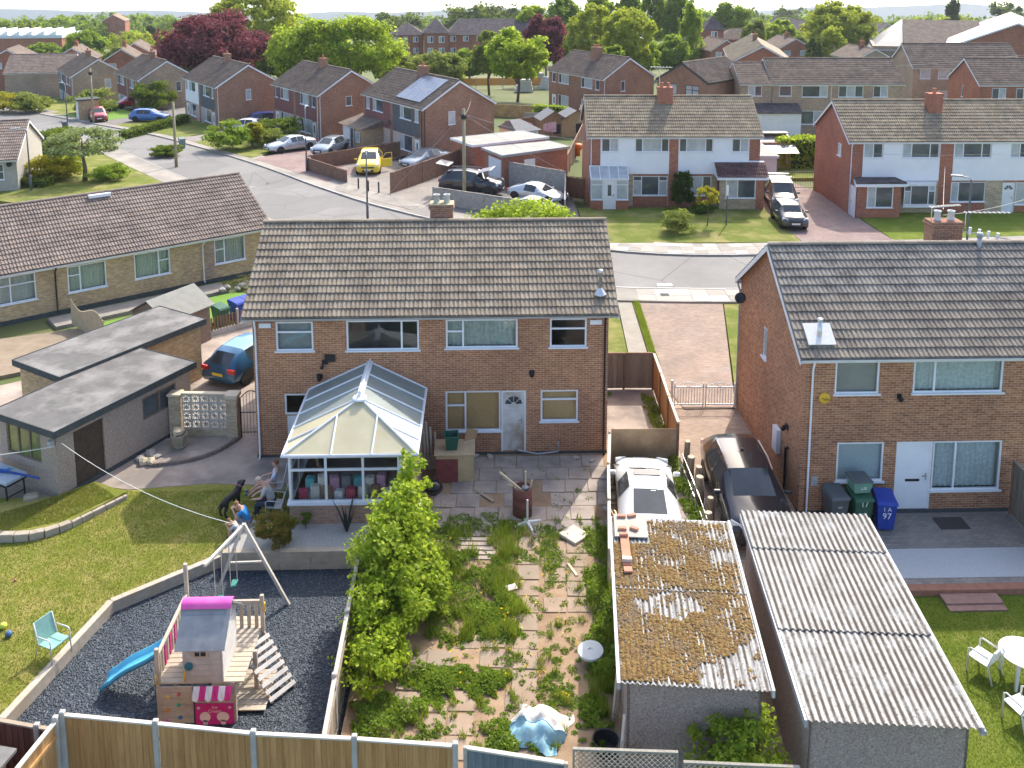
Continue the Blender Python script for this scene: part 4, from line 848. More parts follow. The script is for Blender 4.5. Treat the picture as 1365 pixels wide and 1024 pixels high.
# sawtooth works far left
x, y, z = W3(0, 52, 270); sw = thing('factory', 'long low factory with white sawtooth rooflights at far left', 'factory', (x-14,y,z-4), R(6))
m = MB(); m.box(0,30,0,18,-4,4); m.build('wall', B_RED, sw); m = MB(); m.box(-.3,30.3,-.4,18,4,4.9); m.build('fascia', nm('blue_white_sheet', (.55,.62,.68), (.62,.68,.73), 1, .5), sw)
for k in range(9):
    m = MB(); m.prism([(k*3.3,0),(k*3.3+2.4,0),(k*3.3+2.4,17),(k*3.3,17)], 4.9, 5.0); m.add([(k*3.3,.2,5),(k*3.3+2.2,.2,5),(k*3.3+2.2,.2,6.2),(k*3.3,17,5),(k*3.3+2.2,17,5),(k*3.3+2.2,17,6.2)], [(0,1,2),(3,5,4),(0,2,5,3),(1,4,5,2)]); m.build('rooflight', WCLAD, sw)
gable_front('far brown roofed house between distant trees right of centre', 1055, 44, 330, 16, 16, 3.2, 7.5, B_RED, T_DARK, 30, False)
gable_front('far dark roofed house right of the round tree', 1165, 47, 300, 17, 18, 4, 7.5, B_TAN, T_DARK, 40, False)
# row of far roofs left
for k, (px, py, Y) in enumerate([(100,26,420),(143,30,360),(200,34,380)]): pass
# ---------------------------------------------------------------- bungalows, garages, shed, conservatory
bx, by = -21.2, 40.6
bang = R(36)
# origin so that the facade (S) runs up-right
o0 = Vector((-20.28,44.64)); dv = Vector((math.cos(bang),math.sin(bang))); bo = o0-dv*12
bops = {'S': [('win',8.3,10.5,.85,2.2,dict(cols=((1,.34),(1,.34)))), ('win',11.9,13.7,.82,2.15,dict(cols=((.32,.36),(.68,None)))), ('win',15.05,16.85,.85,2.18,dict(cols=((.68,None),(.32,.42)))), ('win',19.2,20.9,.82,2.18,dict(cols=((.32,.42),(.68,None)))), ('win',5,7,.95,2.25,dict())]}
vb = nm('vertical_blind', (.40,.45,.40), (.58,.62,.56), 14, .9)
for q in bops['S']: q[5]['behind'] = vb if len(q) > 5 else None
bung = house('bungalow', 'long buff brick bungalow with white windows behind the flat-roofed garages', (bo.x,bo.y,0), bang, 22.2, 8.6, 2.52, 4.55, B_BUFF, T_BUNG, bops, 1, roof_kw=dict(vo=.2, oh=.35, rows=15, pipes=(('S',18.55,WHITE),('S',11.35,BLACKP))))
m = MB(); m.box(18.7,19.15,-.012,.0,.14,2.5); m.build('plain_brick_bay', B_TAN, bung)
m = MB(); m.box(-.01,22.22,-.014,.2,-.3,.08); m.build('damp_course', FELT, bung)
m = MB(); m.box(14.0,15.1,3.75,4.0,4.5,4.66); m.build('rooflight', WHITE, bung)
# small house at the left edge
x, y = G(26, 255); sh_ = house('bungalow', 'grey rendered bungalow end at the left picture edge', (x-8,y-2.0,0), R(14), 8.2, 9, 2.5, 4.6, nm('grey_render', (.36,.34,.30), (.44,.41,.37), 3, .9), T_BUNG, {'S': [('win',6.3,7.3,.9,2.1,dict(cols=((1,.5),(1,.5))))]}, 1, panes=[PANE], roof_kw=dict(vo=.15, oh=.3, rows=14))
dish(sh_, (7.75,-.05,2.1), 0, .2)
PEBD = nm('pebbledash', (.26,.205,.165), (.48,.40,.335), 22, .95, .8, 45)
FELTR = nm('roofing_felt', (.095,.092,.088), (.15,.145,.138), 1.6, .85, .3, 20, c3=(.22,.213,.2), s3=.9)
def garage_flat(label, cF, cB, wid, z, wall, ops=None, ops2=None, over=.15, rise=0.):
    """cF/cB: near-right and far-right base corners; body extends to the left"""
    cF, cB = Vector(cF), Vector(cB); L = (cB-cF).length; ang = math.atan2((cB-cF).y, (cB-cF).x)
    # local: x along right wall from front to back, y to the left
    g = thing('garage', label, 'garage', (cF.x,cF.y,0), ang); mb = MB(); T = lambda u,d,z_: (u,-d,z_); TF = lambda u,d,z_: (-d,wid-u,z_)
    wall_panel(mb, T, 0, L, -.3, z, [o[1:5] for o in (ops or [])], .1); wall_panel(mb, TF, 0, wid, -.3, z, [o[1:5] for o in (ops2 or [])], .1)
    mb.add([(L,0,-.3),(L,wid,-.3),(L,wid,z),(L,0,z)], [(0,1,2,3)]); mb.add([(0,wid,-.3),(0,wid,z),(L,wid,z),(L,wid,-.3)], [(0,1,2,3)]); mb.build('wall', wall, g)
    flat_roof(g, [(-over,-over),(L+over,-over),(L+over,wid+over),(-over,wid+over)], z, .1, FELTR)
    return g, T, TF, L
DKWOOD = nm('dark_door_timber', (.055,.04,.03), (.10,.07,.05), 6, .85)
go = [('door',.62,1.75,.0,2.0),('win',3.35,4.85,1.15,1.95)]; gf = [('win',.9,2.6,1.15,2.05)]
g1, T, TF, L = garage_flat('pebbledashed flat-roofed garage with dark timber door and two small windows', (-13.4,27.75), (-10.75,32.6), 2.75, 2.3, PEBD, go, [('win',.35,2.0,1.05,2.1)])
m = MB(); tbox(m, T, .62,1.75,-.1,-.06,0,2.0); tbox(m, T, .62,1.75,-.06,-.05,.9,1.0); m.build('door', DKWOOD, g1)
m = MB(); m.box(-.02,L,-.03,-.001,.0,.16); m.build('plinth', FELT, g1)
FR = nm('brown_frame', (.16,.12,.09), (.22,.17,.13), 8, .8)
window(g1, T, 3.35,4.85,1.15,1.95, ((1,None),(1,None)), rev=.08, glass=[PANE], frame=FR, sill=False); window(g1, TF, .35,2.0,1.05,2.1, ((1,None),(1,None),(1,None)), rev=.08, glass=[nm('painted_reflection_pane', (.10,.12,.03), (.2,.22,.05), 2, .1, spec=.6)], frame=FR, sill=False)  # front pane: green reflection of the garden is painted into its base colour
m = MB(); m.box(-.2,-.05,.0,.16,1.85,2.05); m.build('line_bracket', GREYP, g1)
g2, T, TF, L = garage_flat('buff brick flat-roofed garage behind the pebbledashed one', (-14.85,31.5), (-11.55,36.6), 2.5, 2.4, B_BUFF)
# shed
ax, ay = G(184, 437); shd = thing('garden_shed', 'brown timber shed with grey felt pitched roof by the bungalow', 'shed', (-14.5,39.15,0), R(59))
m = MB(); m.box(0,2.35,-1.1,1.1,0,1.72); m.add([(0,-1.1,1.72),(0,1.1,1.72),(0,0,2.32)], [(0,2,1)]); m.add([(2.35,-1.1,1.72),(2.35,1.1,1.72),(2.35,0,2.32)], [(0,1,2)]); m.build('wall', nm('shed_boards', (.16,.115,.09), (.22,.165,.13), 6, .9), shd)
for k in range(11):
    m = MB(); m.box(.02,2.33,-1.118,-1.1,.05+k*.15,.185+k*.15); m.build('board', nm('shed_boards', (.16,.115,.09), (.22,.165,.13), 6, .9), shd)
SHF = nm('grey_green_felt', (.21,.21,.185), (.27,.27,.24), 3, .9)
for sgn in (-1,1):
    for k in range(3):
        m = MB(); a, b = -.15+2.65*k/3, -.15+2.65*(k+1)/3; m.add([(a,sgn*1.28,1.63),(b,sgn*1.28,1.63),(b,0,2.38+.004*k),(a,0,2.38+.004*k),(a,sgn*1.28,1.67),(b,sgn*1.28,1.67),(b,0,2.42+.004*k),(a,0,2.42+.004*k)], [(0,1,2,3),(4,7,6,5),(0,4,5,1),(3,2,6,7),(0,3,7,4),(1,5,6,2)]); m.build('roof_felt', SHF, shd)
# conservatory
cv = thing('conservatory', 'white-framed conservatory with hipped polycarbonate roof on brick dwarf wall', 'conservatory', (-5.85,26.0,0)); CW, CD = 3.7, 4.2
B_PINK = brick('pinkish_brick', (.42,.26,.19), (.50,.33,.25), (.45,.38,.32))
m = MB(); m.box(0,CW,0,.12,-.2,.80); m.box(0,.12,.12,CD,-.2,.80); m.build('dwarf_wall', B_PINK, cv); m = MB(); m.box(CW-.12,CW+.03,.121,CD,-.2,2.3); m.build('party_wall', nm('pink_render', (.36,.25,.20), (.44,.32,.26), 2, .9), cv)
m = MB(); m.box(-.012,CW+.012,-.012,.0,-.2,.14); m.build('damp_course', B_RED, cv)
T = lambda u,d,z: (u,-d,z); TW_ = lambda u,d,z: (-d,CD-u,z)
window(cv, T, .0,3.3,.83,2.32, ((1,.3),(1,.3),(1,.3)), rev=.1, fr=.075); m = MB(); m.box(3.302,3.7,.0,.12,.80,2.32); m.box(3.4,3.44,-.02,-.001,.82,2.3); m.build('corner_panel', WHITE, cv)
window(cv, TW_, .05,CD-.13,.83,2.32, ((1,.3),)*4, rev=.1, fr=.075)
fin = (1.95,1.55,3.38); rb = (1.95,CD,3.38); ze = 2.42; o_ = .14
FLc, FRc, BLc, BRc = (-o_,-o_,ze), (CW+o_,-o_,ze), (-o_,CD,ze), (CW+o_,CD,ze)
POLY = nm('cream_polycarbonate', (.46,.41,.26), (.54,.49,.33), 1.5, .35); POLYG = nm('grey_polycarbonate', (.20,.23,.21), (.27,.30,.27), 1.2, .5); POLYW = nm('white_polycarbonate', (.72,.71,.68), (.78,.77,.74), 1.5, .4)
def lp(a, b, t): return tuple(a[i]+(b[i]-a[i])*t for i in range(3))
def rpane(pts, mat):
    m = MB(); n = len(pts); m.add(list(pts)+[(p[0],p[1],p[2]-.025) for p in pts], [tuple(range(n)), tuple(range(2*n-1,n-1,-1))]+[(i,n+i,n+(i+1)%n,(i+1)%n) for i in range(n)]); return m.build('roof_pane', mat, cv)
bars = []
f1, f2 = lp(FLc,FRc,.36), lp(FLc,FRc,.66); t1, t2 = lp(FLc,fin,.70), lp(FRc,fin,.68)
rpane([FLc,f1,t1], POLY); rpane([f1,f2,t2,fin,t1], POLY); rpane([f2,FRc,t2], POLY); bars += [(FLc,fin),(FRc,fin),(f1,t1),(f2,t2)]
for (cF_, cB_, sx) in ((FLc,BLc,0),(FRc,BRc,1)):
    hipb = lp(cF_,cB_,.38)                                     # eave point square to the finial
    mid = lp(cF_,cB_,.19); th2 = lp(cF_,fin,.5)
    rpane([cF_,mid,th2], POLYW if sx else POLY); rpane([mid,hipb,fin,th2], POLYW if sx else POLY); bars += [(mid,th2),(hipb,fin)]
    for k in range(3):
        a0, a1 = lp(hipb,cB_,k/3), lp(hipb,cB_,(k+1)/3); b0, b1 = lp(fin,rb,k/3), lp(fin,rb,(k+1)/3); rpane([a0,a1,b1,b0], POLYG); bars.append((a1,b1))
for a, b in bars:
    m = MB(); m.tube(lp(a,(a[0],a[1],a[2]+.03),1), (b[0],b[1],b[2]+.03), .032, .032, 6); m.build('glazing_bar', WHITE, cv)
m = MB(); m.box(1.85,2.05,1.5,CD,3.36,3.46); m.tube((1.95,1.5,3.5),(1.95,CD,3.5),.03); m.build('ridge_cap', WHITE, cv)
m = MB(); m.lathe([(.0,-.02),(.24,0),(.22,.05),(.1,.09),(.05,.13),(.06,.2),(.03,.26),(.0,.27)], 10, fin); m.build('finial', WHITE, cv)
m = MB(); m.path([BLc,FLc,FRc,BRc], .05, 6); m.build('gutter', WHITE, cv)
m = MB(); m.box(.0,CW,.13,CD-.02,-.1,.02); m.build('floor', SLABG, cv)
ccols = [(.5,.08,.12),(.1,.35,.38),(.62,.58,.5),(.7,.65,.6),(.35,.22,.12),(.55,.3,.42),(.75,.75,.74),(.2,.2,.22)]
# things stored inside, seen through the glass
cx0 = -5.85
for k in range(16):
    u = .35+.18*k; hgt = random.uniform(.25,.55); z0 = .85 if k % 2 else .72; c = ccols[k % len(ccols)]
    m = MB(); m.bbox(-.14,.14,-.12,.12,0,hgt,.03); o = m.build('storage_box', nm('stored_%d' % (k % 8), c, tuple(min(1,x*1.3) for x in c), 8, .8)); o.location = (cx0+u, 26.42+.22*(k%2), z0); o.rotation_euler = (0,0,random.uniform(-.3,.3))
    nmz = ['maroon','teal','beige','cream','brown cardboard','pink','white','charcoal'][k % 8]; tag(o, f'{nmz} stored box {"on the sill row" if k % 2 else "in the front row"} inside the conservatory, {"left" if k < 8 else "right"} half', 'box', 'clutter behind the conservatory glass')
tb = thing('table', 'white table under the clutter inside the conservatory', 'table', (cx0+.2,26.25,0)); m = MB(); m.box(0,3.1,0,.75,.66,.70); m.build('table_top', WHITE, tb)
for xx in (.05,3.0):
    for yy in (.05,.66): m = MB(); m.box(xx,xx+.05,yy,yy+.05,.02,.66); m.build('leg', WHITE, tb)
# corrugated garages
def corrugated(W, L, wl=.146, amp=.025, nx_per=6, rows=24, sag=.0):
    n = int(W/wl)*nx_per; x = np.linspace(0, W, n+1); s = np.linspace(0, L, rows+1); X, Sg = np.meshgrid(x, s); Z = amp*np.sin(X/wl*2*math.pi)
    v = np.stack([X, Sg, Z], -1).reshape(-1,3); i, j = np.meshgrid(np.arange(n), np.arange(rows)); a = (j*(n+1)+i).ravel()
    return v, np.stack([a, a+1, a+n+2, a+n+1], 1)
def asbmat(name, moss):
    t = NT(name); t.rough(.92); sp = t.new('ShaderNodeSeparateXYZ'); t.L(t.obc(), sp.inputs[0])
    base = t.ramp(t.noise(2.2, 6), [(.25, (.26,.26,.25)), (.5, (.38,.38,.365)), (.75, (.50,.495,.48))])
    base = t.mix(t.ramp(t.noise(24, 4), [(.56, (0,0,0)), (.63, (.9,.9,.9))]), base, (.06,.055,.045))
    wv = t.math('SINE', t.math('MULTIPLY', sp.outputs[0], 2*math.pi/.146)); lo = t.math('MULTIPLY', t.math('SUBTRACT', .15, wv), .9, True)
    streak = t.math('MULTIPLY', lo, t.ramp(t.noise(1.6, 5), [(.28, (0,0,0)), (.5, (1,1,1))])); base = t.mix(streak, base, (.085,.065,.045))
    t.col(base); t.bump(t.noise(50, 4), .4, .01); return t.mat
ASB = asbmat('fibre_cement', False)
def corr_garage(label, F0, B0, W, zf, zb, wall, name='garage'):
    F0, B0 = Vector(F0), Vector(B0); L = (B0-F0).length; a = math.atan2((B0-F0).y, (B0-F0).x)-math.pi/2
    g = thing(name, label, 'garage', (F0.x,F0.y,0), a); m = MB(); i = .1
    v = [(i,i,-.5),(W-i,i,-.5),(W-i,L-i,-.5),(i,L-i,-.5),(i,i,zf-.05),(W-i,i,zf-.05),(W-i,L-i,zb-.05),(i,L-i,zb-.05)]
    for f, nm_ in (((0,1,5,4),'wall'),((1,2,6,5),'wall'),((2,3,7,6),'wall'),((3,0,4,7),'wall')):
        q = MB(); q.add([v[k] for k in f], [(0,1,2,3)]); c = [Vector(v[k]) for k in f]; n = (c[1]-c[0]).cross(c[3]-c[0]).normalized()*.06; q.add([tuple(p-n) for p in c]+[tuple(p) for p in c], [(0,1,2,3),(0,4,5,1),(1,5,6,2),(2,6,7,3),(3,7,4,0)]); q.build('wall', wall, g)
    rp = math.atan2(zb-zf, L); return g, L, Matrix.Translation((0,0,zf)) @ Matrix.Rotation(rp, 4, 'X')
PEBG = nm('grey_pebbledash', (.22,.165,.14), (.52,.425,.37), 26, .95, .9, 55)
gR, LR, MR = corr_garage('pebbledashed garage with bare white corrugated roof on the right', (6.17,15.95), (6.75,22.6), 3.2, 2.3, 2.3, PEBG)
s_ = 0.
for k, (a, b) in enumerate(((0,2.65),(2.5,5.5),(5.35,6.95))):
    v, f = corrugated(3.28, b-a, rows=6); v[:,1] += a-.08; v[:,2] += .03*k+.03; v[:,0] -= .03; npmesh('corrugated_sheet', apply_np(MR, v), f, ASB, gR, True)
m = MB(); m.box(-.06,0-.0,-.08,LR+.1,-.12,.04, MR); m.build('bargeboard', GREYP, gR); m = MB(); m.box(3.24,3.30,-.08,LR+.1,-.12,.06, MR); m.build('bargeboard', nm('pale_barge', (.5,.49,.46), (.58,.57,.54), 5, .8), gR)
m = MB(); m.path([tuple(MR @ Vector((3.29,-.12,-.03))), tuple(MR @ Vector((3.29,LR,-.03)))], .05, 6); m.build('gutter', GREYP, gR)
gL, LL, ML = corr_garage('pebbledashed garage with mossy corrugated roof and loose bricks', (2.76,17.0), (3.34,22.6), 2.9, 2.3, 2.3, nm('brown_pebbledash', (.20,.15,.125), (.46,.375,.325), 26, .95, .9, 55))
for k, (a, b) in enumerate(((0,3.05),(2.9,5.75))):
    v, f = corrugated(2.99, b-a, .105, .018, rows=6); v[:,1] += a-.08; v[:,2] += .025*k+.03; v[:,0] -= .04; npmesh('corrugated_sheet', apply_np(ML, v), f, ASB, gL, True)
m = MB(); m.box(2.96,3.02,-.1,LL+.1,-.1,.07, ML); m.build('bargeboard', nm('pale_barge', (.5,.49,.46), (.58,.57,.54), 5, .8), gL); m = MB(); m.box(-.12,-.05,-.1,LL+.1,-.1,.05, ML); m.build('bargeboard', GREYP, gL)
m = MB(); m.box(-.05,2.97,LL+.05,LL+.12,-.14,.02, ML); m.build('bargeboard', GREYP, gL)
# moss clumps lying in the corrugations (uncountable)
def blobs(n, pts, r0, r1, flat=.5, seed=1):
    rg = np.random.default_rng(seed); ico = np.array([(0,0,1),(.894,0,.447),(.276,.851,.447),(-.724,.526,.447),(-.724,-.526,.447),(.276,-.851,.447),(.95,0,-.2),(.29,.9,-.2),(-.77,.56,-.2),(-.77,-.56,-.2),(.29,-.9,-.2)])
    fc = np.array([(0,1,2),(0,2,3),(0,3,4),(0,4,5),(0,5,1),(1,6,7),(1,7,2),(2,7,8),(2,8,3),(3,8,9),(3,9,4),(4,9,10),(4,10,5),(5,10,6),(5,6,1)]); m = len(pts)
    r = rg.uniform(r0, r1, m)[:,None,None]; v = ico[None]*r*rg.uniform(.7,1.3,(m,11,1)); v[:,:,2] *= flat; a = rg.uniform(0, 6.28, m); c, s = np.cos(a)[:,None], np.sin(a)[:,None]
    x = v[:,:,0]*c-v[:,:,1]*s; y = v[:,:,0]*s+v[:,:,1]*c; v = np.stack([x,y,v[:,:,2]],-1)+np.asarray(pts)[:,None,:]
    return v.reshape(-1,3), (fc[None]+(np.arange(m)*11)[:,None,None]).reshape(-1,3)
rg = np.random.default_rng(5); P = []
gx = np.linspace(0,1,64); nz = rg.random((14,12))
def vnoise(u, v, tab):
    h, w_ = tab.shape; x = u*(w_-1.001); y = v*(h-1.001); i, j = int(x), int(y); fx, fy = x-i, y-j; fx = fx*fx*(3-2*fx); fy = fy*fy*(3-2*fy)
    return (tab[j,i]*(1-fx)+tab[j,i+1]*fx)*(1-fy)+(tab[j+1,i]*(1-fx)+tab[j+1,i+1]*fx)*fy
def wob(x, y): return math.sin(x*3.1+1.7*math.sin(y*2.3))+math.sin(y*4.3+1.3*math.sin(x*5.1+1))
for _ in range(75000):
    u, v = rg.random(), rg.random(); x, s2 = u*2.93-.02, v*5.55; d = vnoise(u, v, nz)*.9+.36+.14*wob(x*2.2,s2*1.7)
    wv = math.sin(x/.105*2*math.pi); q = .3*wob(x*1.9,s2*1.5)
    if ((x-1.15)/.75)**2+((s2-2.4)/.5)**2 < 1+q: d -= .9
    if x > 1.5+q*.8 and s2 < .6+.35*(x-1.5)+q*.5: d -= .75
    if x > 2.1: d -= .45*(x-2.1)/.8
    if s2 > 3.7 and x > .9: d -= .20+.12*q
    if x < .9 and s2 > 4.55: continue
    d -= .42*(wv+.35) if wv > -.35 else -.05
    if rg.random() < d*.95: P.append(tuple(ML @ Vector((x, s2, .032+(.025 if s2 > 2.9 else 0)+.018*wv+rg.random()*.014))))
v, f = blobs(0, P, .016, .045, .42, 3)
def mossmat():
    t = NT('dry_moss'); t.rough(.97); g = t.new('ShaderNodeNewGeometry'); c = t.ramp(g.outputs['Random Per Island'], [(0., (.10,.055,.016)), (.5, (.175,.10,.028)), (.9, (.25,.155,.045)), (1., (.15,.135,.03))])
    c = t.mix(t.ramp(t.noise(1.3, 4), [(.5, (0,0,0)), (.68, (1,1,1))]), c, (.15,.105,.06)); t.col(c); t.bump(t.noise(90, 3), .6, .01); return t.mat
MOSS = mossmat(); o = npmesh('moss', v, f, MOSS, gL); tag(o, kind='stuff')
# slab and loose bricks on the mossy roof
def on_roof(M, o, g): o.matrix_world = Matrix.Translation(g.location) @ Matrix.Rotation(g.rotation_euler[2], 4, 'Z') @ M
m = MB(); m.bbox(0,.84,0,.98,0,.035,.006); o = m.build('roof_patch_board', nm('grey_board', (.36,.33,.28), (.44,.41,.35), 4, .9, .3, 60)); on_roof(ML @ TM((.0,4.72,.1)), o, gL); tag(o, 'flat grey board patching the mossy garage roof corner', 'board')
BRK = nm('loose_brick', (.42,.19,.12), (.52,.27,.18), 9, .9)
def brk(x, s2, rz, lab, sz=(.215,.1025,.065), name='loose_brick', mat=None, z=.14):
    m = MB(); m.bbox(-sz[0]/2,sz[0]/2,-sz[1]/2,sz[1]/2,0,sz[2],.006); o = m.build(name, mat or BRK); on_roof(ML @ TM((x,s2,z), rz), o, gL); return tag(o, lab, 'brick', 'bricks weighing down the mossy roof')
brk(.2,5.55,.05,'dark brick on the roof board, far left of four'); brk(.47,5.6,.4,'dark brick on the roof board, far right of four'); brk(.2,5.0,0,'reddish brick on the roof board, near left of four'); brk(.5,5.02,-.5,'reddish brick on the roof board, near right of four')
m = MB(); m.bbox(-.11,.11,-.62,.62,0,.06,.008); o = m.build('timber_plank', nm('red_plank', (.44,.19,.11), (.52,.26,.17), 5, .85)); on_roof(ML @ TM((.25,4.2,.09), .02), o, gL); tag(o, 'reddish plank lying along the left edge of the mossy roof', 'plank')
brk(.22,4.72,.05,'reddish brick resting across the top end of the plank', z=.16); brk(.26,3.72,.0,'pale brick resting across the lower end of the plank', (.24,.14,.08), mat=nm('pale_brick', (.52,.40,.33), (.6,.48,.4), 6, .9), z=.155); brk(.27,3.42,.1,'reddish half brick below the plank on mossy roof', (.2,.2,.05), z=.1)
# ---------------------------------------------------------------- vehicles
TYRE = nm('tyre_rubber', (.02,.02,.021), None, rough=.85); RIM = nm('alloy_rim', (.42,.43,.44), (.5,.51,.52), 8, .35, metal=.6); CARGL = nm('car_glass', (.025,.032,.036), (.05,.06,.065), 1., .04, spec=.7); LAMP = nm('headlamp', (.62,.64,.66), (.75,.77,.78), 9, .1, spec=.7); TAIL = nm('tail_lamp', (.42,.015,.015), (.5,.03,.02), 9, .15, spec=.6)
PLW = nm('plate_white', (.7,.7,.68), None, rough=.5); PLY = nm('plate_yellow', (.75,.55,.06), None, rough=.5)
def paint(name, c, metal=.0, rough=.28): 
    return nm(name, c, tuple(x*1.12 for x in c), .8, rough, spec=.5, metal=metal, coat=.6)
#  t, top, belt, w, wr, side glass after, top glass after
CT = {
 'hatch': (1.47, [(0,.60,.52,.78,.60,0,0),(.03,.72,.62,.92,.70,0,0),(.10,.84,.74,.98,.74,0,0),(.26,.99,.89,1,.78,0,1),(.43,1.39,.92,1,.66,1,0),(.585,1.46,.93,1,.66,0,0),(.60,1.46,.93,1,.66,1,0),(.79,1.43,.96,1,.64,0,0),(.88,1.37,.97,.99,.62,0,1),(.97,1.03,.93,.95,.64,0,0),(1,.62,.55,.90,.6,0,0)]),
 'saloon': (1.42, [(0,.60,.52,.78,.60,0,0),(.03,.70,.60,.92,.70,0,0),(.10,.82,.73,.98,.74,0,0),(.29,.97,.87,1,.78,0,1),(.44,1.34,.90,1,.65,1,0),(.555,1.42,.91,1,.65,0,0),(.57,1.42,.91,1,.65,1,0),(.72,1.36,.93,1,.63,0,1),(.86,1.06,.95,.98,.68,0,0),(.97,1.0,.90,.94,.66,0,0),(1,.62,.56,.9,.6,0,0)]),
 'suv': (1.70, [(0,.72,.62,.80,.62,0,0),(.03,.92,.80,.93,.72,0,0),(.10,1.02,.90,.98,.76,0,0),(.26,1.14,1.03,1,.80,0,1),(.42,1.60,1.06,1,.68,1,0),(.575,1.69,1.07,1,.68,0,0),(.59,1.69,1.07,1,.68,1,0),(.78,1.64,1.10,1,.66,0,0),(.87,1.56,1.12,.99,.64,0,1),(.97,1.14,1.05,.96,.66,0,0),(1,.66,.58,.92,.6,0,0)]),
 'coupe': (1.30, [(0,.52,.44,.70,.52,0,0),(.035,.60,.50,.88,.66,0,0),(.13,.70,.61,.97,.74,0,0),(.30,.86,.78,1,.78,0,1),(.45,1.22,.80,.99,.64,1,0),(.555,1.29,.81,.99,.63,1,0),(.66,1.27,.83,1,.61,0,0),(.69,1.25,.84,1,.60,0,1),(.88,.97,.88,1,.66,0,0),(.97,.86,.78,.95,.66,0,0),(1,.55,.48,.88,.58,0,0)]),
 'mini': (1.42, [(0,.66,.56,.82,.66,0,0),(.03,.82,.70,.94,.74,0,0),(.10,.90,.80,.98,.78,0,0),(.27,.99,.90,1,.80,0,1),(.38,1.36,.93,1,.70,1,0),(.56,1.41,.94,1,.70,0,0),(.575,1.41,.94,1,.70,1,0),(.84,1.38,.97,1,.69,0,0),(.90,1.36,.97,.99,.68,0,1),(.97,1.02,.95,.97,.68,0,0),(1,.62,.55,.93,.64,0,0)]),
 'mpv': (1.82, [(0,.70,.60,.80,.62,0,0),(.03,.90,.78,.93,.74,0,0),(.10,1.02,.90,.98,.78,0,0),(.22,1.14,1.03,1,.82,0,1),(.36,1.72,1.06,1,.76,1,0),(.555,1.81,1.07,1,.77,0,0),(.57,1.81,1.07,1,.77,1,0),(.78,1.80,1.08,1,.76,1,0),(.94,1.76,1.10,1,.75,0,1),(.985,1.2,1.08,.98,.76,0,0),(1,.66,.58,.95,.72,0,0)]),
}
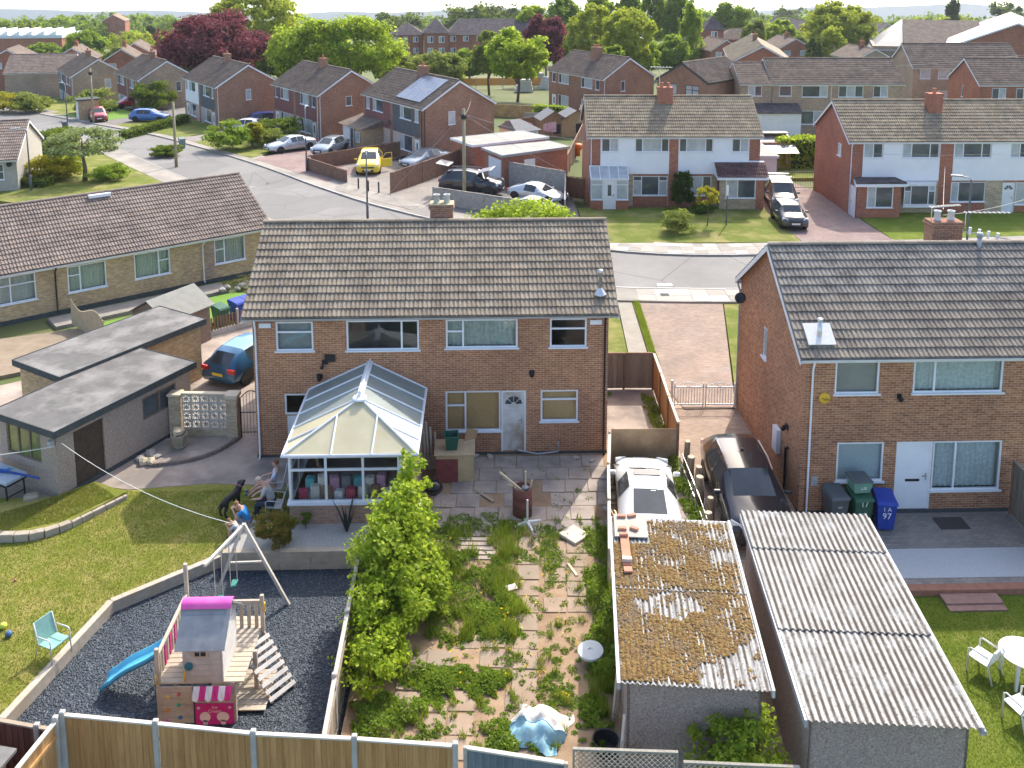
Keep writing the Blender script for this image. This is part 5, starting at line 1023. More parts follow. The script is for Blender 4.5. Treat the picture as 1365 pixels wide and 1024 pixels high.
def car(kind, label, loc, head, L, W, mat, name='parked_car', plate='AB12 CDE', H=None, rim=None, group=None, extra=None, roofm=None, front_vis=True, wr=.32):
    h0, st = CT[kind]; sc = (H or h0)/h0; c = thing(name, label, 'car', loc, head, group); hw = W/2; rings = []
    for (t, top, belt, w, wrf, sg, tg) in st:
        x = L/2-t*L; top, belt = top*sc, belt*sc; zb = .22 if .04 < t < .96 else .30; ww = hw*w; wr_ = hw*wrf; md = (zb+belt)/2+.06
        half = [(0,zb),(ww*.86,zb),(ww*.98,zb+.13),(ww,md),(ww*.965,belt),(wr_,top-.045),(wr_*.82,top-.012),(0,top)]
        rings.append([(x,y,z) for y, z in half]+[(x,-y,z) for y, z in half[-2:0:-1]])
    n = len(rings[0]); body, roof, wsc, rw, sws = MB(), MB(), MB(), MB(), {1: MB(), -1: MB()}
    vs = [v for r in rings for v in r]
    side_r = {4: 1, 9: -1}; top_r = {6, 7}; roof_r = {5, 6, 7, 8}
    groups = {'b': [], 'ws': [], 'rw': [], 1: [], -1: [], 'rf': []}; i0 = next(i for i, s_ in enumerate(st) if s_[6])
    for i in range(len(st)-1):
        sg, tg = st[i][5], st[i][6]
        for k in range(n):
            f = (i*n+k, (i+1)*n+k, (i+1)*n+(k+1)%n, i*n+(k+1)%n)
            if tg and k in top_r: groups['ws' if i == i0 else 'rw'].append(f)
            elif sg and k in side_r: groups[side_r[k]].append(f)
            elif k in roof_r and not tg and i > i0 and i < len(st)-4: groups['rf'].append(f)
            else: groups['b'].append(f)
    groups['b'] += [tuple(range(n)), tuple((len(st)-1)*n+k for k in range(n-1,-1,-1))]
    def sub(fs, nm_, mt, par, inset=0):
        ids = sorted({i for f in fs for i in f}); mp = {a: b for b, a in enumerate(ids)}; m = MB(); m.add([vs[i] for i in ids], [tuple(mp[i] for i in f) for f in fs]); return m.build(nm_, mt, par, True)
    bo_ = sub(groups['b'], 'body', mat, c); sub(groups['ws'], 'windscreen', CARGL, c); sub(groups['rw'], 'rear_window', CARGL, c)
    if groups['rf']: sub(groups['rf'], 'roof', roofm or mat, c)
    for s_ in (1,-1):
        for f in groups[s_]: sub([f], 'side_window', CARGL, c)
    r = wr; xs_ = (L/2-.19*L, -L/2+.18*L); wid = .21
    for x in xs_:
        for s_ in (1,-1):
            M = TM((x, s_*(hw-.115), r), 0, R(90)*s_*-1)
            m = MB(); m.lathe([(r*.62,-.1),(r*.9,-.11),(r,-.06),(r,.06),(r*.9,.115),(r*.64,.105)], 20, (0,0,0), M); wo_ = m.build('wheel', TYRE, c, True)
            m = MB(); m.lathe([(r*.64,.09),(r*.58,.085),(r*.2,.075),(0,.09)], 16, (0,0,0), M)
            m.build('rim', rim or RIM, wo_, False)
            m = MB(); n2 = 14; m.add([(x+(r+.07)*math.cos(math.pi*k/n2-.12+.24*k/n2), s_*(hw+.004), r+(r+.06)*math.sin(math.pi*k/n2-.12+.24*k/n2)) for k in range(n2+1)]+[(x+(r+.07)*math.cos(math.pi*k/n2-.12+.24*k/n2), s_*(hw-.3), r+(r+.06)*math.sin(math.pi*k/n2-.12+.24*k/n2)) for k in range(n2+1)], [tuple(range(n2+1))]+[(k,k+1,n2+2+k,n2+1+k) for k in range(n2)]); m.build('wheel_arch', BLACKP, c)
    nb = st[2][2]*sc; xf = L/2
    for s_ in (1,-1):
        m = MB(); m.loft([[(xf-.02*L-.0,s_*hw*.60,nb*.80),(xf-.02*L,s_*hw*.60,nb*.98),(xf-.075*L,s_*hw*.93,nb*1.06),(xf-.075*L,s_*hw*.955,nb*.84)],[(xf-.004*L,s_*hw*.56,nb*.80),(xf-.012*L,s_*hw*.56,nb*.97),(xf-.055*L,s_*hw*.93,nb*1.05),(xf-.045*L,s_*hw*.955,nb*.83)]], True, True); m.build('headlight', LAMP, c)
        zt = st[-2][2]*sc; m = MB(); m.box(-xf-.004, -xf+.10, min(s_*hw*.55,s_*hw*.93), max(s_*hw*.55,s_*hw*.93), zt*.80, zt*.98); m.build('tail_light', TAIL, c)
        ib = i0; xm = L/2-(st[ib][0]+.05)*L; zb_ = st[ib][2]*sc+.02; m = MB(); m.bbox(xm-.06,xm+.06,min(s_*(hw-.02),s_*(hw+.2)),max(s_*(hw-.02),s_*(hw+.2)),zb_,zb_+.13,.03); m.build('wing_mirror', mat, c)
    m = MB(); m.box(xf-.03,xf+.012,-hw*.45,hw*.45,.34,.34+.16*sc); m.box(xf-.06,xf+.004,-hw*.5,hw*.5,nb*.70,nb*.82); m.build('grille', BLACKP, c)
    m = MB(); m.box(xf+.013,xf+.022,-.26,.26,.42,.53); m.build('number_plate', PLW, c); m = MB(); m.box(-xf-.022,-xf-.006,-.26,.26,.55,.66); m.build('number_plate', PLY, c)
    for s_ in (1,-1):                                           # door gaps
        for t in ((st[i0][0]+st[i0+1][0])/2+.03, .585, .79 if kind in ('hatch','saloon','suv','mpv') else None):
            if t is None: continue
            x = L/2-t*L; m = MB(); m.box(x-.006,x+.006,min(s_*(hw-.006),s_*(hw+.003)),max(s_*(hw-.006),s_*(hw+.003)),.38,st[4][2]*sc-.05); m.build('door_gap', BLACKP, c)
    return c
def car_px(kind, label, rear, front, W, mat, **kw):
    a, b = Vector(G(*rear)), Vector(G(*front)); L = kw.pop('L', (b-a).length); mid = (a+b)/2; return car(kind, label, (mid.x, mid.y, terr(mid.y)+kw.pop('lift', .13)), math.atan2((b-a).y,(b-a).x), L, W, mat, **kw)
P_WHITE = paint('white_paintwork', (.74,.74,.72), 0, .3); P_BLACK = paint('black_paintwork', (.012,.014,.02), 0, .2); P_TEAL = paint('dark_teal_paintwork', (.02,.10,.20), .2, .18)
P_YEL = paint('yellow_paintwork', (.72,.52,.02)); P_SIL = paint('silver_paintwork', (.46,.49,.51), .5, .3); P_GRB = paint('grey_blue_paintwork', (.22,.27,.31), .3, .25); P_RED = paint('red_paintwork', (.32,.03,.035)); P_RED2 = paint('bright_red_paintwork', (.42,.03,.04)); P_BLUE = paint('blue_paintwork', (.03,.13,.40)); P_DBL = paint('deep_blue_paintwork', (.02,.04,.22)); P_GREY = paint('dark_grey_paintwork', (.06,.062,.064), .2, .2); P_LBL = paint('pale_blue_paintwork', (.14,.32,.52), .3, .25)
cp = car('coupe', 'white coupe with sunroof parked behind the mossy garage', (4.93,26.65,0), R(84.5), 4.5, 1.82, P_WHITE, H=1.32)
h0, st = CT['coupe']
m = MB(); m.bbox(-.2,.12,-.40,.40,1.285,1.325,.008); m.build('sunroof', CARGL, cp)
m = MB(); m.box(-.95,-.8,-.2,-.06,1.235,1.25); m.build('tax_sticker', PLW, cp)
m = MB(); m.path([(.92,.5,.90),(.86,.1,.95),(.86,-.5,.92)], .014, 5); m.path([(.9,-.05,.9),(.84,.45,.93)], .012, 5); m.build('wiper', BLACKP, cp)
sv = car('suv', 'glossy black SUV parked nose-on beside the right-hand house', (8.02,26.75,0), R(-92), 4.85, 1.95, P_BLACK, H=1.66)
for s_ in (1,-1):
    m = MB(); m.path([(.55,s_*.66,1.62),(.0,s_*.67,1.70),(-1.1,s_*.66,1.66)], .02, 6); m.build('roof_rail', LEAD, sv)
m = MB(); m.box(-.6,-.5,-.04,.04,1.63,1.69); m.build('roof_aerial', BLACKP, sv)
cb_ = car('suv', 'blue crossover with brighter blue roof beside the main house', (-9.7,37.5,0), R(64), 4.3, 1.78, P_TEAL, H=1.46, roofm=P_LBL)
ye = car_px('suv', 'bright yellow SUV with open door in front of the solar-panelled house', (497,218), (489,240), 1.98, P_YEL, L=4.8)
m = MB(); m.bbox(0,1.05,-.03,.03,.35,1.05,.02, TM((.72,.96,0), R(122))); m.path([tuple(TM((.72,.96,0), R(122)) @ Vector(q)) for q in ((.1,0,1.05),(.45,0,1.5),(1.0,0,1.5),(1.04,0,1.05))], .025, 5); m.build('open_door', P_YEL, ye)
car_px('saloon', 'silver saloon parked nose-out on the sloping drive', (421,198), (352,207), 1.84, P_SIL, L=4.8)
car_px('hatch', 'silver-blue car half hidden behind the brown front fence', (466,197), (412,214), 1.8, P_GRB, L=4.4)
car_px('saloon', 'grey-blue saloon behind the brown fence below the solar house', (602,214), (527,231), 1.86, P_GRB, L=4.9)
pk_ = car_px('suv', 'black four-by-four with raised bonnet in the fenced compound', (592,257), (668,261), 1.95, P_BLACK, L=4.7, H=1.8, wr=.38)
m = MB(); m.bbox(1.0,2.0,-.75,.75,1.55,1.6,.02, TM((0,0,-.12),0,0,R(-14))); m.build('raised_bonnet', P_SIL, pk_); m = MB(); m.bbox(-3.0,-2.0,-.75,.75,1.9,1.95,.02, TM((0,0,-.2),0,0,R(10))); m.build('open_tailgate', P_GREY, pk_)
for y_ in (-.55,.55): m = MB(); m.path([(-1.7,y_,1.78),(-.5,y_,1.84),(.6,y_,1.80)], .03, 6); m.build('roof_rail', GREYP, pk_)
car_px('coupe', 'silver sports coupe inside the fenced compound', (681,264), (755,276), 1.82, P_SIL, L=4.4)
cvx = car_px('coupe', 'car under a crumpled silver cover at the compound fence', (684,283), (748,293), 1.82, nm('silver_cover', (.45,.47,.48), (.66,.68,.69), 5, .4, .8, 9, metal=.3), L=4.2, H=1.15)
car_px('hatch', 'white hatchback behind the round hedge on the left row', (347,178), (306,177), 1.75, P_WHITE, L=4.0)
car_px('mpv', 'deep blue people carrier behind the white hatchback', (358,170), (330,172), 1.8, P_DBL, L=4.2, H=1.65)
car_px('hatch', 'bright blue hatchback by the tan brick house', (177,163), (224,163), 1.78, P_BLUE, L=4.3)
car_px('suv', 'dark red hatchback facing the road by the telegraph pole', (128,158), (134,166), 1.8, P_RED, L=4.0, H=1.55)
car_px('hatch', 'small bright red car between bushes at far left', (178,144), (166,145), 1.7, P_RED2, L=3.7)
vn = car_px('mpv', 'black people carrier with roof bars on the far driveway', (1031,262), (1049,290), 1.86, P_GREY, L=4.5, H=1.85)
for x_ in (-.3,-1.4): m = MB(); m.tube((x_,-.75,1.93),(x_,.75,1.93),.03); m.build('roof_bar', LEAD, vn)
car_px('mini', 'dark grey small car facing the road on the far driveway', (1041,289), (1062,313), 1.72, P_GREY, L=3.75)
# ---------------------------------------------------------------- vegetation
def leafcloud(n_cl, per, rx, ry, rz_, leaf, seed, shell=.55, cl_r=.28, droop=0., top=None, aspect=1.5):
    rg = np.random.default_rng(seed); d = rg.normal(size=(n_cl,3)); d /= np.linalg.norm(d,axis=1)[:,None]; rad = (shell+(1-shell)*rg.random((n_cl,1))**.6)
    c = d*rad; c[:,2] = np.where(c[:,2] < -.55, c[:,2]*.6, c[:,2]); cr = cl_r*rg.uniform(.6,1.3,(n_cl,1,1))
    q = rg.normal(size=(n_cl,per,3)); q /= np.linalg.norm(q,axis=2)[:,:,None]; q = q*(rg.random((n_cl,per,1))**.45)*cr; q[:,:,2] *= .7
    p = (c[:,None,:]+q).reshape(-1,3)*np.array([rx,ry,rz_]); N = len(p)
    nrm = rg.normal(size=(N,3))*.75+p/np.array([rx,ry,rz_])*.6+np.array([0,0,.55]); nrm /= np.linalg.norm(nrm,axis=1)[:,None]
    t = np.cross(nrm, rg.normal(size=(N,3))); t /= np.linalg.norm(t,axis=1)[:,None]; b = np.cross(nrm,t); s = leaf*rg.uniform(.6,1.3,(N,1)); w_ = s/aspect
    v = np.stack([p-t*s*.5, p+b*w_*.5+nrm*s*.12, p+t*s*.5, p-b*w_*.5+nrm*s*.12], 1).reshape(-1,3); return v, np.arange(N*4).reshape(-1,4)
LEAFS = dict(bright=leafmat('leaf_bright', (.21,.33,.02), (.37,.48,.045), .58, (.50,.57,.09)), mid=leafmat('leaf_mid', (.13,.225,.024), (.23,.34,.04), .5), dark=leafmat('leaf_dark', (.035,.075,.018), (.07,.12,.025), .35),
  yellow=leafmat('leaf_yellowgreen', (.26,.31,.025), (.41,.45,.055), .5), copper=leafmat('leaf_copper', (.10,.028,.045), (.20,.06,.08), .4, (.30,.11,.11), (.35,.08,.10)), olive=leafmat('leaf_olive', (.17,.21,.045), (.28,.32,.08), .42), pale=leafmat('leaf_pale', (.15,.20,.08), (.28,.34,.16), .4, (.42,.46,.30)), hedge=leafmat('leaf_hedge', (.065,.12,.014), (.125,.19,.025), .38), gold=leafmat('leaf_gold', (.26,.24,.015), (.42,.36,.03), .4), weed=leafmat('leaf_weed', (.10,.185,.02), (.19,.29,.038), .42), red=leafmat('leaf_redtip', (.30,.08,.04), (.16,.22,.03), .45))
_CR = {}
def crown_mesh(key, **kw):
    if key not in _CR:
        mt = kw.pop('mat'); v, f = leafcloud(**kw); o = npmesh('crown', v, f, mt); _CR[key] = o.data; bpy.data.objects.remove(o)
    return _CR[key]
def branches(h, rx, rz_, cz, seed, r0=.16, n=7):
    rg = random.Random(seed); m = MB(); top = cz-rz_*.1
    m.path([(0,0,-.3),(.03*h,.01*h,h*.25),(.01*h,-.01*h,top*.75),(0,0,cz+rz_*.35)], [r0*1.35,r0,r0*.65,r0*.15], 8)
    for k in range(n):
        a = 2*math.pi*k/n+rg.uniform(-.4,.4); z0 = rg.uniform(.55,1.0)*(cz-rz_*.45); z0 = max(z0, h*.12); q = rg.uniform(.5,.8)*rx; z1 = cz+rg.uniform(-.3,.4)*rz_
        m.path([(0,0,z0),(math.cos(a)*q*.45,math.sin(a)*q*.45,(z0+z1)/2+.03*h),(math.cos(a)*q,math.sin(a)*q,z1)], [r0*.5,r0*.33,r0*.08], 6)
    return m
TR_N = [0]
def tree(name, label, loc, h, rx, kind, cz=None, rz_=None, n_cl=90, per=26, leaf=.42, trunk=.16, group=None, cat='tree', cl_r=.28, shell=.5, seed=None, nbr=7, key=None, ry=None):
    TR_N[0] += 1; seed = seed or TR_N[0]; rz_ = rz_ or h*.40; per = int(per*(1.8 if leaf > .3 else 1.25)); cz = cz or h-rz_; per = int(per*1.7); t = thing(name, label, cat, loc, random.uniform(0,6.28), group)
    branches(h, rx, rz_, cz, seed, trunk, nbr).build('trunk', TRUNK, t, True)
    me = crown_mesh(key or (name,seed), mat=LEAFS[kind], n_cl=n_cl, per=per, rx=rx, ry=ry or rx, rz_=rz_, leaf=leaf, seed=seed, shell=shell, cl_r=cl_r)
    obj('crown', me, t, (0,0,cz)); return t
def tree_px(name, label, px, py_base, py_top, wpx, Y, kind, **kw):
    """tree standing at depth Y; its size follows from how large it shows"""
    x, _, zt = W3(px, py_top, Y); s = F/Y*1.0; z0 = terr(Y); h = zt-z0; rx = wpx/2/s*1.02; return tree(name, label, (x,Y,z0), h, rx, kind, **kw)
# big trees behind the left-hand row
tree_px('copper_beech', 'large dark copper beech behind the left-hand houses', 285, 85, 18, 130, 150, 'copper', n_cl=170, per=42, leaf=.62, rz_=None, shell=.45)
tree_px('lime_tree', 'tall pale yellow-green tree right of the copper beech', 338, 80, -22, 115, 190, 'yellow', n_cl=150, per=36, leaf=.75, cl_r=.22)
tree_px('lime_tree', 'spreading bright green tree behind the second brick house', 408, 80, 26, 95, 135, 'bright', n_cl=120, per=40, leaf=.5)
tree_px('lime_tree', 'spreading bright green tree behind the gap beside the solar house', 476, 85, 22, 105, 135, 'bright', n_cl=130, per=40, leaf=.5)
tree_px('round_bush', 'olive round-topped bush left of the flats', 540, 100, 70, 60, 150, 'olive', n_cl=70, per=40, leaf=.5, rz_=3)
tree_px('round_bush', 'olive round-topped bush right of the chimney pot', 590, 100, 70, 66, 150, 'olive', n_cl=70, per=40, leaf=.5, rz_=3)
tree_px('maple_tree', 'bright green maple standing alone above the sheds', 690, 130, 40, 76, 128, 'bright', n_cl=110, per=44, leaf=.5, shell=.4)
tree_px('birch_tree', 'slim pale green tree left of the lone maple', 652, 125, 42, 40, 140, 'olive', n_cl=60, per=40, leaf=.5)
tree_px('copper_beech', 'smaller copper tree right of the lone maple', 728, 110, 18, 54, 160, 'copper', n_cl=80, per=40, leaf=.6)
tree_px('lime_tree', 'yellow-green tree above the copper tree', 790, 90, 10, 62, 175, 'yellow', n_cl=90, per=36, leaf=.65)
tree_px('willow_tree', 'drooping yellow-green willow behind the hipped house', 838, 95, 6, 64, 165, 'yellow', n_cl=90, per=36, leaf=.6)
tree_px('round_bush', 'light green bush over the roof of the hipped house', 815, 78, 58, 40, 140, 'mid', n_cl=50, per=30, leaf=.5, rz_=2.4)
for k, (px, top, wd, Yk, kd) in enumerate([(708,4,44,230,'bright'),(752,-4,48,235,'mid'),(800,-16,36,240,'bright'),(838,-22,34,240,'mid'),(872,-24,36,236,'bright'),(905,-20,36,230,'mid')]):
    tree_px('poplar_tree', ['tall tree just above the copper tree top','tall tree left of the poplar row','first tall poplar of the row','second tall poplar of the row','third tall poplar of the row','tall poplar beside the tower house'][k], px, 80, top, wd, Yk, kd, n_cl=110, per=30, leaf=.8, cl_r=.24, rz_=(W3(px,top,Yk)[2]-terr(Yk))*.43, group='tall trees behind the houses')
tree_px('lime_tree', 'bright leafy tree edge right of the poplars', 922, 85, 2, 30, 190, 'bright', n_cl=70, per=34, leaf=.65, rz_=8)
tree_px('plane_tree', 'dark green tree behind the tower house', 975, 60, 3, 52, 260, 'mid', n_cl=90, per=30, leaf=.9)
tree_px('lime_tree', 'big rounded yellow-green tree right of centre', 1122, 70, 0, 84, 215, 'yellow', n_cl=150, per=38, leaf=.8, cl_r=.24)
tree_px('maple_tree', 'small lime-green tree in front of the rounded tree', 1111, 74, 36, 34, 190, 'yellow', n_cl=60, per=34, leaf=.55)
tree_px('conifer', 'blue-grey conifer left of the lime-green tree', 1085, 76, 50, 22, 185, 'dark', n_cl=50, per=30, leaf=.5)
tree_px('maple_tree', 'lime-green tree above the chimneyed terrace', 1040, 55, 26, 40, 230, 'bright', n_cl=70, per=32, leaf=.7)
tree_px('maple_tree', 'pale green birch by the tower house', 1005, 62, 26, 30, 215, 'olive', n_cl=60, per=30, leaf=.7)
tree_px('poplar_tree', 'tall dark poplar above the grey hall roof', 1271, 40, -4, 18, 330, 'dark', n_cl=60, per=30, leaf=.9, rz_=9, group='tall trees behind the houses')
tree_px('chestnut_tree', 'round dark green tree behind the far left gables', 111, 60, 43, 54, 230, 'mid', n_cl=110, per=36, leaf=.7, rz_=5)
tree_px('round_bush', 'light green round bush far left of the copper beech', 180, 48, 40, 28, 330, 'bright', n_cl=50, per=30, leaf=.9, rz_=4)
tree_px('conifer', 'dark spruce beside the far left houses', 201, 50, 30, 12, 340, 'dark', n_cl=40, per=26, leaf=.9, rz_=5)
tree_px('shrub', 'dark green shrub left of the copper beech', 214, 80, 52, 34, 190, 'dark', n_cl=60, per=34, leaf=.6, rz_=4, cat='shrub')
for k, (px, top, wd, Yk, kd, lab) in enumerate([(250,52,50,165,'mid','mid-green tree below the copper beech, left'),(330,58,60,165,'bright','bright tree between the copper beech and the second house'),(372,50,60,160,'mid','mid-green tree filling the gap beside the second house'),(445,48,60,150,'yellow','yellow-green tree between the two spreading trees'),(520,62,50,160,'bright','bright tree at the foot of the flats, left'),(565,72,60,160,'olive','olive tree at the foot of the flats, middle'),(625,66,50,170,'mid','mid-green tree right of the flats'),(760,50,50,180,'mid','mid-green tree behind the second copper tree'),(855,52,46,170,'bright','bright tree behind the hipped house, right'),(895,48,50,175,'mid','mid-green tree between poplars and brick workshop'),(1020,44,40,250,'mid','small green tree over the terrace chimneys'),(1065,48,40,240,'olive','olive tree right of the terrace chimneys'),(1150,50,50,230,'mid','green tree right of the rounded tree'),(1185,40,40,260,'mid','green tree left of the grey hall'),(60,58,40,240,'mid','green tree behind the far left factory'),(165,62,40,230,'olive','olive tree behind the far left gables'),(232,66,36,200,'dark','dark tree left below the copper beech')]):
    tree_px('background_tree', lab, px, 90, top, wd, Yk, kd, n_cl=80, per=30, leaf=.62, rz_=(W3(px,top,Yk)[2]-terr(Yk))*.46, group='trees filling the middle distance')
# distant woods: reads as one mass
def wood(name, label, segs, kind, seed, n=2):
    rg = np.random.default_rng(seed); Vs, Fs, b = [], [], 0
    for (px0, px1, top, Y, cnt) in segs:
        for k in range(cnt):
            px = px0+(px1-px0)*(k+rg.random())/cnt; Yk = Y*rg.uniform(.92,1.1); x, _, zt = W3(px, top+rg.uniform(-4,5), Yk); z0 = terr(Yk); h = max(5, zt-z0); r = h*rg.uniform(.42,.62)
            v, f = leafcloud(44, 26, r, r, h*.55, h*.11, int(rg.integers(1e6)), .45, .3); v = v+np.array([x,Yk,z0+h*.5]); Vs.append(v); Fs.append(f+b); b += len(v)
    o = npmesh(name, np.concatenate(Vs), np.concatenate(Fs), LEAFS[kind]); return tag(o, label, 'trees', None, 'stuff')
wood('distant_wood', 'far mid-green tree belt along the horizon', [(-30,130,26,430,16),(60,240,24,520,14),(130,300,22,650,14),(520,700,24,480,12),(880,960,14,420,6),(960,1120,22,520,12),(1150,1365,24,520,16)], 'mid', 11)
wood('distant_wood', 'far darker trees scattered along the horizon', [(-20,90,34,330,6),(230,290,30,300,4),(500,560,18,420,4),(600,690,10,380,5),(985,1075,16,600,6),(1180,1365,30,430,7),(1330,1380,10,380,3),(560,640,22,600,5)], 'dark', 12)
wood('distant_wood', 'far yellowish trees in the middle distance', [(10,60,38,300,4),(150,230,45,270,5),(1030,1075,40,300,3),(1210,1300,26,420,7)], 'yellow', 13)
# hill on the skyline
m = MB(); n = 40; a = [(-3600+7200*k/n, 3300, -235) for k in range(n+1)]; tp = [(-3600+7200*k/n, 3500, -150+9*math.sin(k*.7)+7*math.sin(k*1.9+1)+14*math.exp(-((k-30)/6)**2)) for k in range(n+1)]; bk = [(x, 4200, -300) for x, y, z in a]
m.loft([a,tp,bk], False); struct('hills', m, nm('far_hill', (.045,.085,.10), (.07,.11,.12), .004, .95), True)
# hedges
def hedge(name, label, p0, p1, width, h, kind, leaf=.12, dens=260, seed=1, lift=0.):
    rg = np.random.default_rng(seed); a, b = np.array(p0), np.array(p1); L = np.linalg.norm(b-a); ang = math.atan2(b[1]-a[1], b[0]-a[0]); N = int(dens*(L*width+2*L*h+2*width*h)); t = thing(name, label, 'hedge', (a[0],a[1],terr(a[1])+lift), ang)
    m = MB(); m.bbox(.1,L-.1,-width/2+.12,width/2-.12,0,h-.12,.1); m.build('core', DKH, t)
    p = np.stack([rg.random(N)*L, (rg.random(N)-.5)*width, rg.random(N)*h], 1); face = rg.random(N); w1 = L*width; w2 = 2*L*h; w3 = 2*width*h; tot = w1+w2+w3
    top = face < w1/tot; sd_ = (face >= w1/tot) & (face < (w1+w2)/tot); en = face >= (w1+w2)/tot; jit = rg.normal(size=N)*.05
    p[top,2] = h+jit[top]; sg = np.where(rg.random(N) < .5, -1, 1); p[sd_,1] = (sg*width/2)[sd_]+jit[sd_]; p[en,0] = np.where(sg[en] > 0, L, 0)+jit[en]
    p += .06*np.sin(p[:,[1,2,0]]*3.1); nrm = rg.normal(size=(N,3))+np.array([0,-.2,.6]); nrm /= np.linalg.norm(nrm,axis=1)[:,None]; tt = np.cross(nrm, rg.normal(size=(N,3))); tt /= np.linalg.norm(tt,axis=1)[:,None]; bb = np.cross(nrm,tt); s = leaf*rg.uniform(.6,1.4,(N,1))
    v = np.stack([p-tt*s*.6,p+bb*s*.35,p+tt*s*.6,p-bb*s*.35],1).reshape(-1,3); npmesh('foliage', v, np.arange(4*N).reshape(-1,4), LEAFS[kind], t); return t
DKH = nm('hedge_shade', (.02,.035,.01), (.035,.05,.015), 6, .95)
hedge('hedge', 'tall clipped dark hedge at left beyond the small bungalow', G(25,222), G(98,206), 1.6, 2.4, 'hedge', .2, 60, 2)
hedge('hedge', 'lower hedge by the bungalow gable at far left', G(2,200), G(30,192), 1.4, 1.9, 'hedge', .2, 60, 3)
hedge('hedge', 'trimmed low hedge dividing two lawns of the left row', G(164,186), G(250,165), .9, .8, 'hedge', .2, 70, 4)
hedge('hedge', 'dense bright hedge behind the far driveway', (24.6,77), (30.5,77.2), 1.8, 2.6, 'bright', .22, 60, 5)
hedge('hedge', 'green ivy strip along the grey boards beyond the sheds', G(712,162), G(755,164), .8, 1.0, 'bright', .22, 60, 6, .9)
for k, (px, py, wd, hh, kd, lab) in enumerate([(28,248,2.4,.8,'gold','golden rounded box bush by the left lamp post'),(46,250,2.2,.7,'hedge','green rounded box bush by the left lamp post')]):
    x, y = G(px, py); hedge('hedge', lab, (x-wd/2,y), (x+wd/2,y), 1.3, hh, kd, .14, 110, 20+k)
def shrub(label, loc, h, r, kind, leaf=.16, n_cl=40, per=50, name='shrub', trunk=.04, group=None, seed=None): return tree(name, label, loc, h, r, kind, rz_=h*.5, cz=h*.52, n_cl=n_cl, per=per, leaf=leaf, trunk=trunk, cat='shrub', cl_r=.36, shell=.35, group=group, seed=seed, nbr=5)
shrub('golden shrub under the pear tree, nearest the lamp post', G3(62,242), 2.0, 1.9, 'gold', .2); shrub('yellow-green shrub between the golden shrub and the pear trunk', G3(85,238), 2.0, 1.7, 'yellow', .2); shrub('dark round shrub right of the pear trunk', G3(147,241), 1.4, 1.5, 'mid', .16)
tree('pear_tree', 'pale blossomed spreading tree left of the road', G3(113,243), 4.6, 2.7, 'pale', rz_=1.2, cz=3.1, n_cl=60, per=34, leaf=.26, trunk=.17, cl_r=.3, shell=.6)
shrub('broad green shrub behind the white hatchback lawn', G3(310,200), 2.6, 2.2, 'mid', .25); shrub('dark wide shrub beside the red door of the second house', G3(368,190), 2.4, 2.6, 'hedge', .25); shrub('greyish shrub under the silver car rear', G3(358,197), 1.7, 1.5, 'olive', .2)
tree('palm_tree', 'small golden cordyline palm on the row lawn', G3(337,199), 2.2, .9, 'gold', rz_=.8, cz=1.6, n_cl=24, per=30, leaf=.5, trunk=.09)
shrub('low dark shrub at the lawn corner beside the pavement', G3(223,209), 1.0, 1.3, 'hedge', .2); 
shrub('grey-green bush left of the red car at far left', G3(124,152), 3.0, 2.6, 'olive', .3); shrub('dark bush right of the small red car', G3(207,148), 3.6, 2.6, 'hedge', .3); shrub('pale bush beside the far left drive', G3(40,150), 2.4, 2.4, 'olive', .3)
shrub('golden bush cut by the left edge near the far houses', G3(4,150), 2.4, 2.6, 'gold', .3)
shrub('large glossy laurel bush behind the main house chimney', (2.3,52.8,0), 3.0, 2.75, 'bright', .2, 90, 70, trunk=.08)
tree('conifer', 'dark pointed conifer against the white-clad house', (13.6,62.6,.1), 2.6, .75, 'dark', rz_=1.3, cz=1.3, n_cl=50, per=50, leaf=.16, trunk=.06)
tree('sapling', 'thin yellow-leaved sapling on the white house lawn', (14.3,58.2,.12), 2.6, .75, 'gold', rz_=.65, cz=1.95, n_cl=24, per=24, leaf=.16, trunk=.03)
shrub('twiggy brown-green bush on the white house lawn edge', (12.1,56.7,.12), 1.4, 1.1, 'olive', .12); shrub('low green shrub at the foot of the dark conifer', (14.8,61.6,.12), .6, .8, 'hedge', .12); shrub('small green shrub beside the lawn divider', (12.6,60.2,.12), .7, .6, 'hedge', .12)
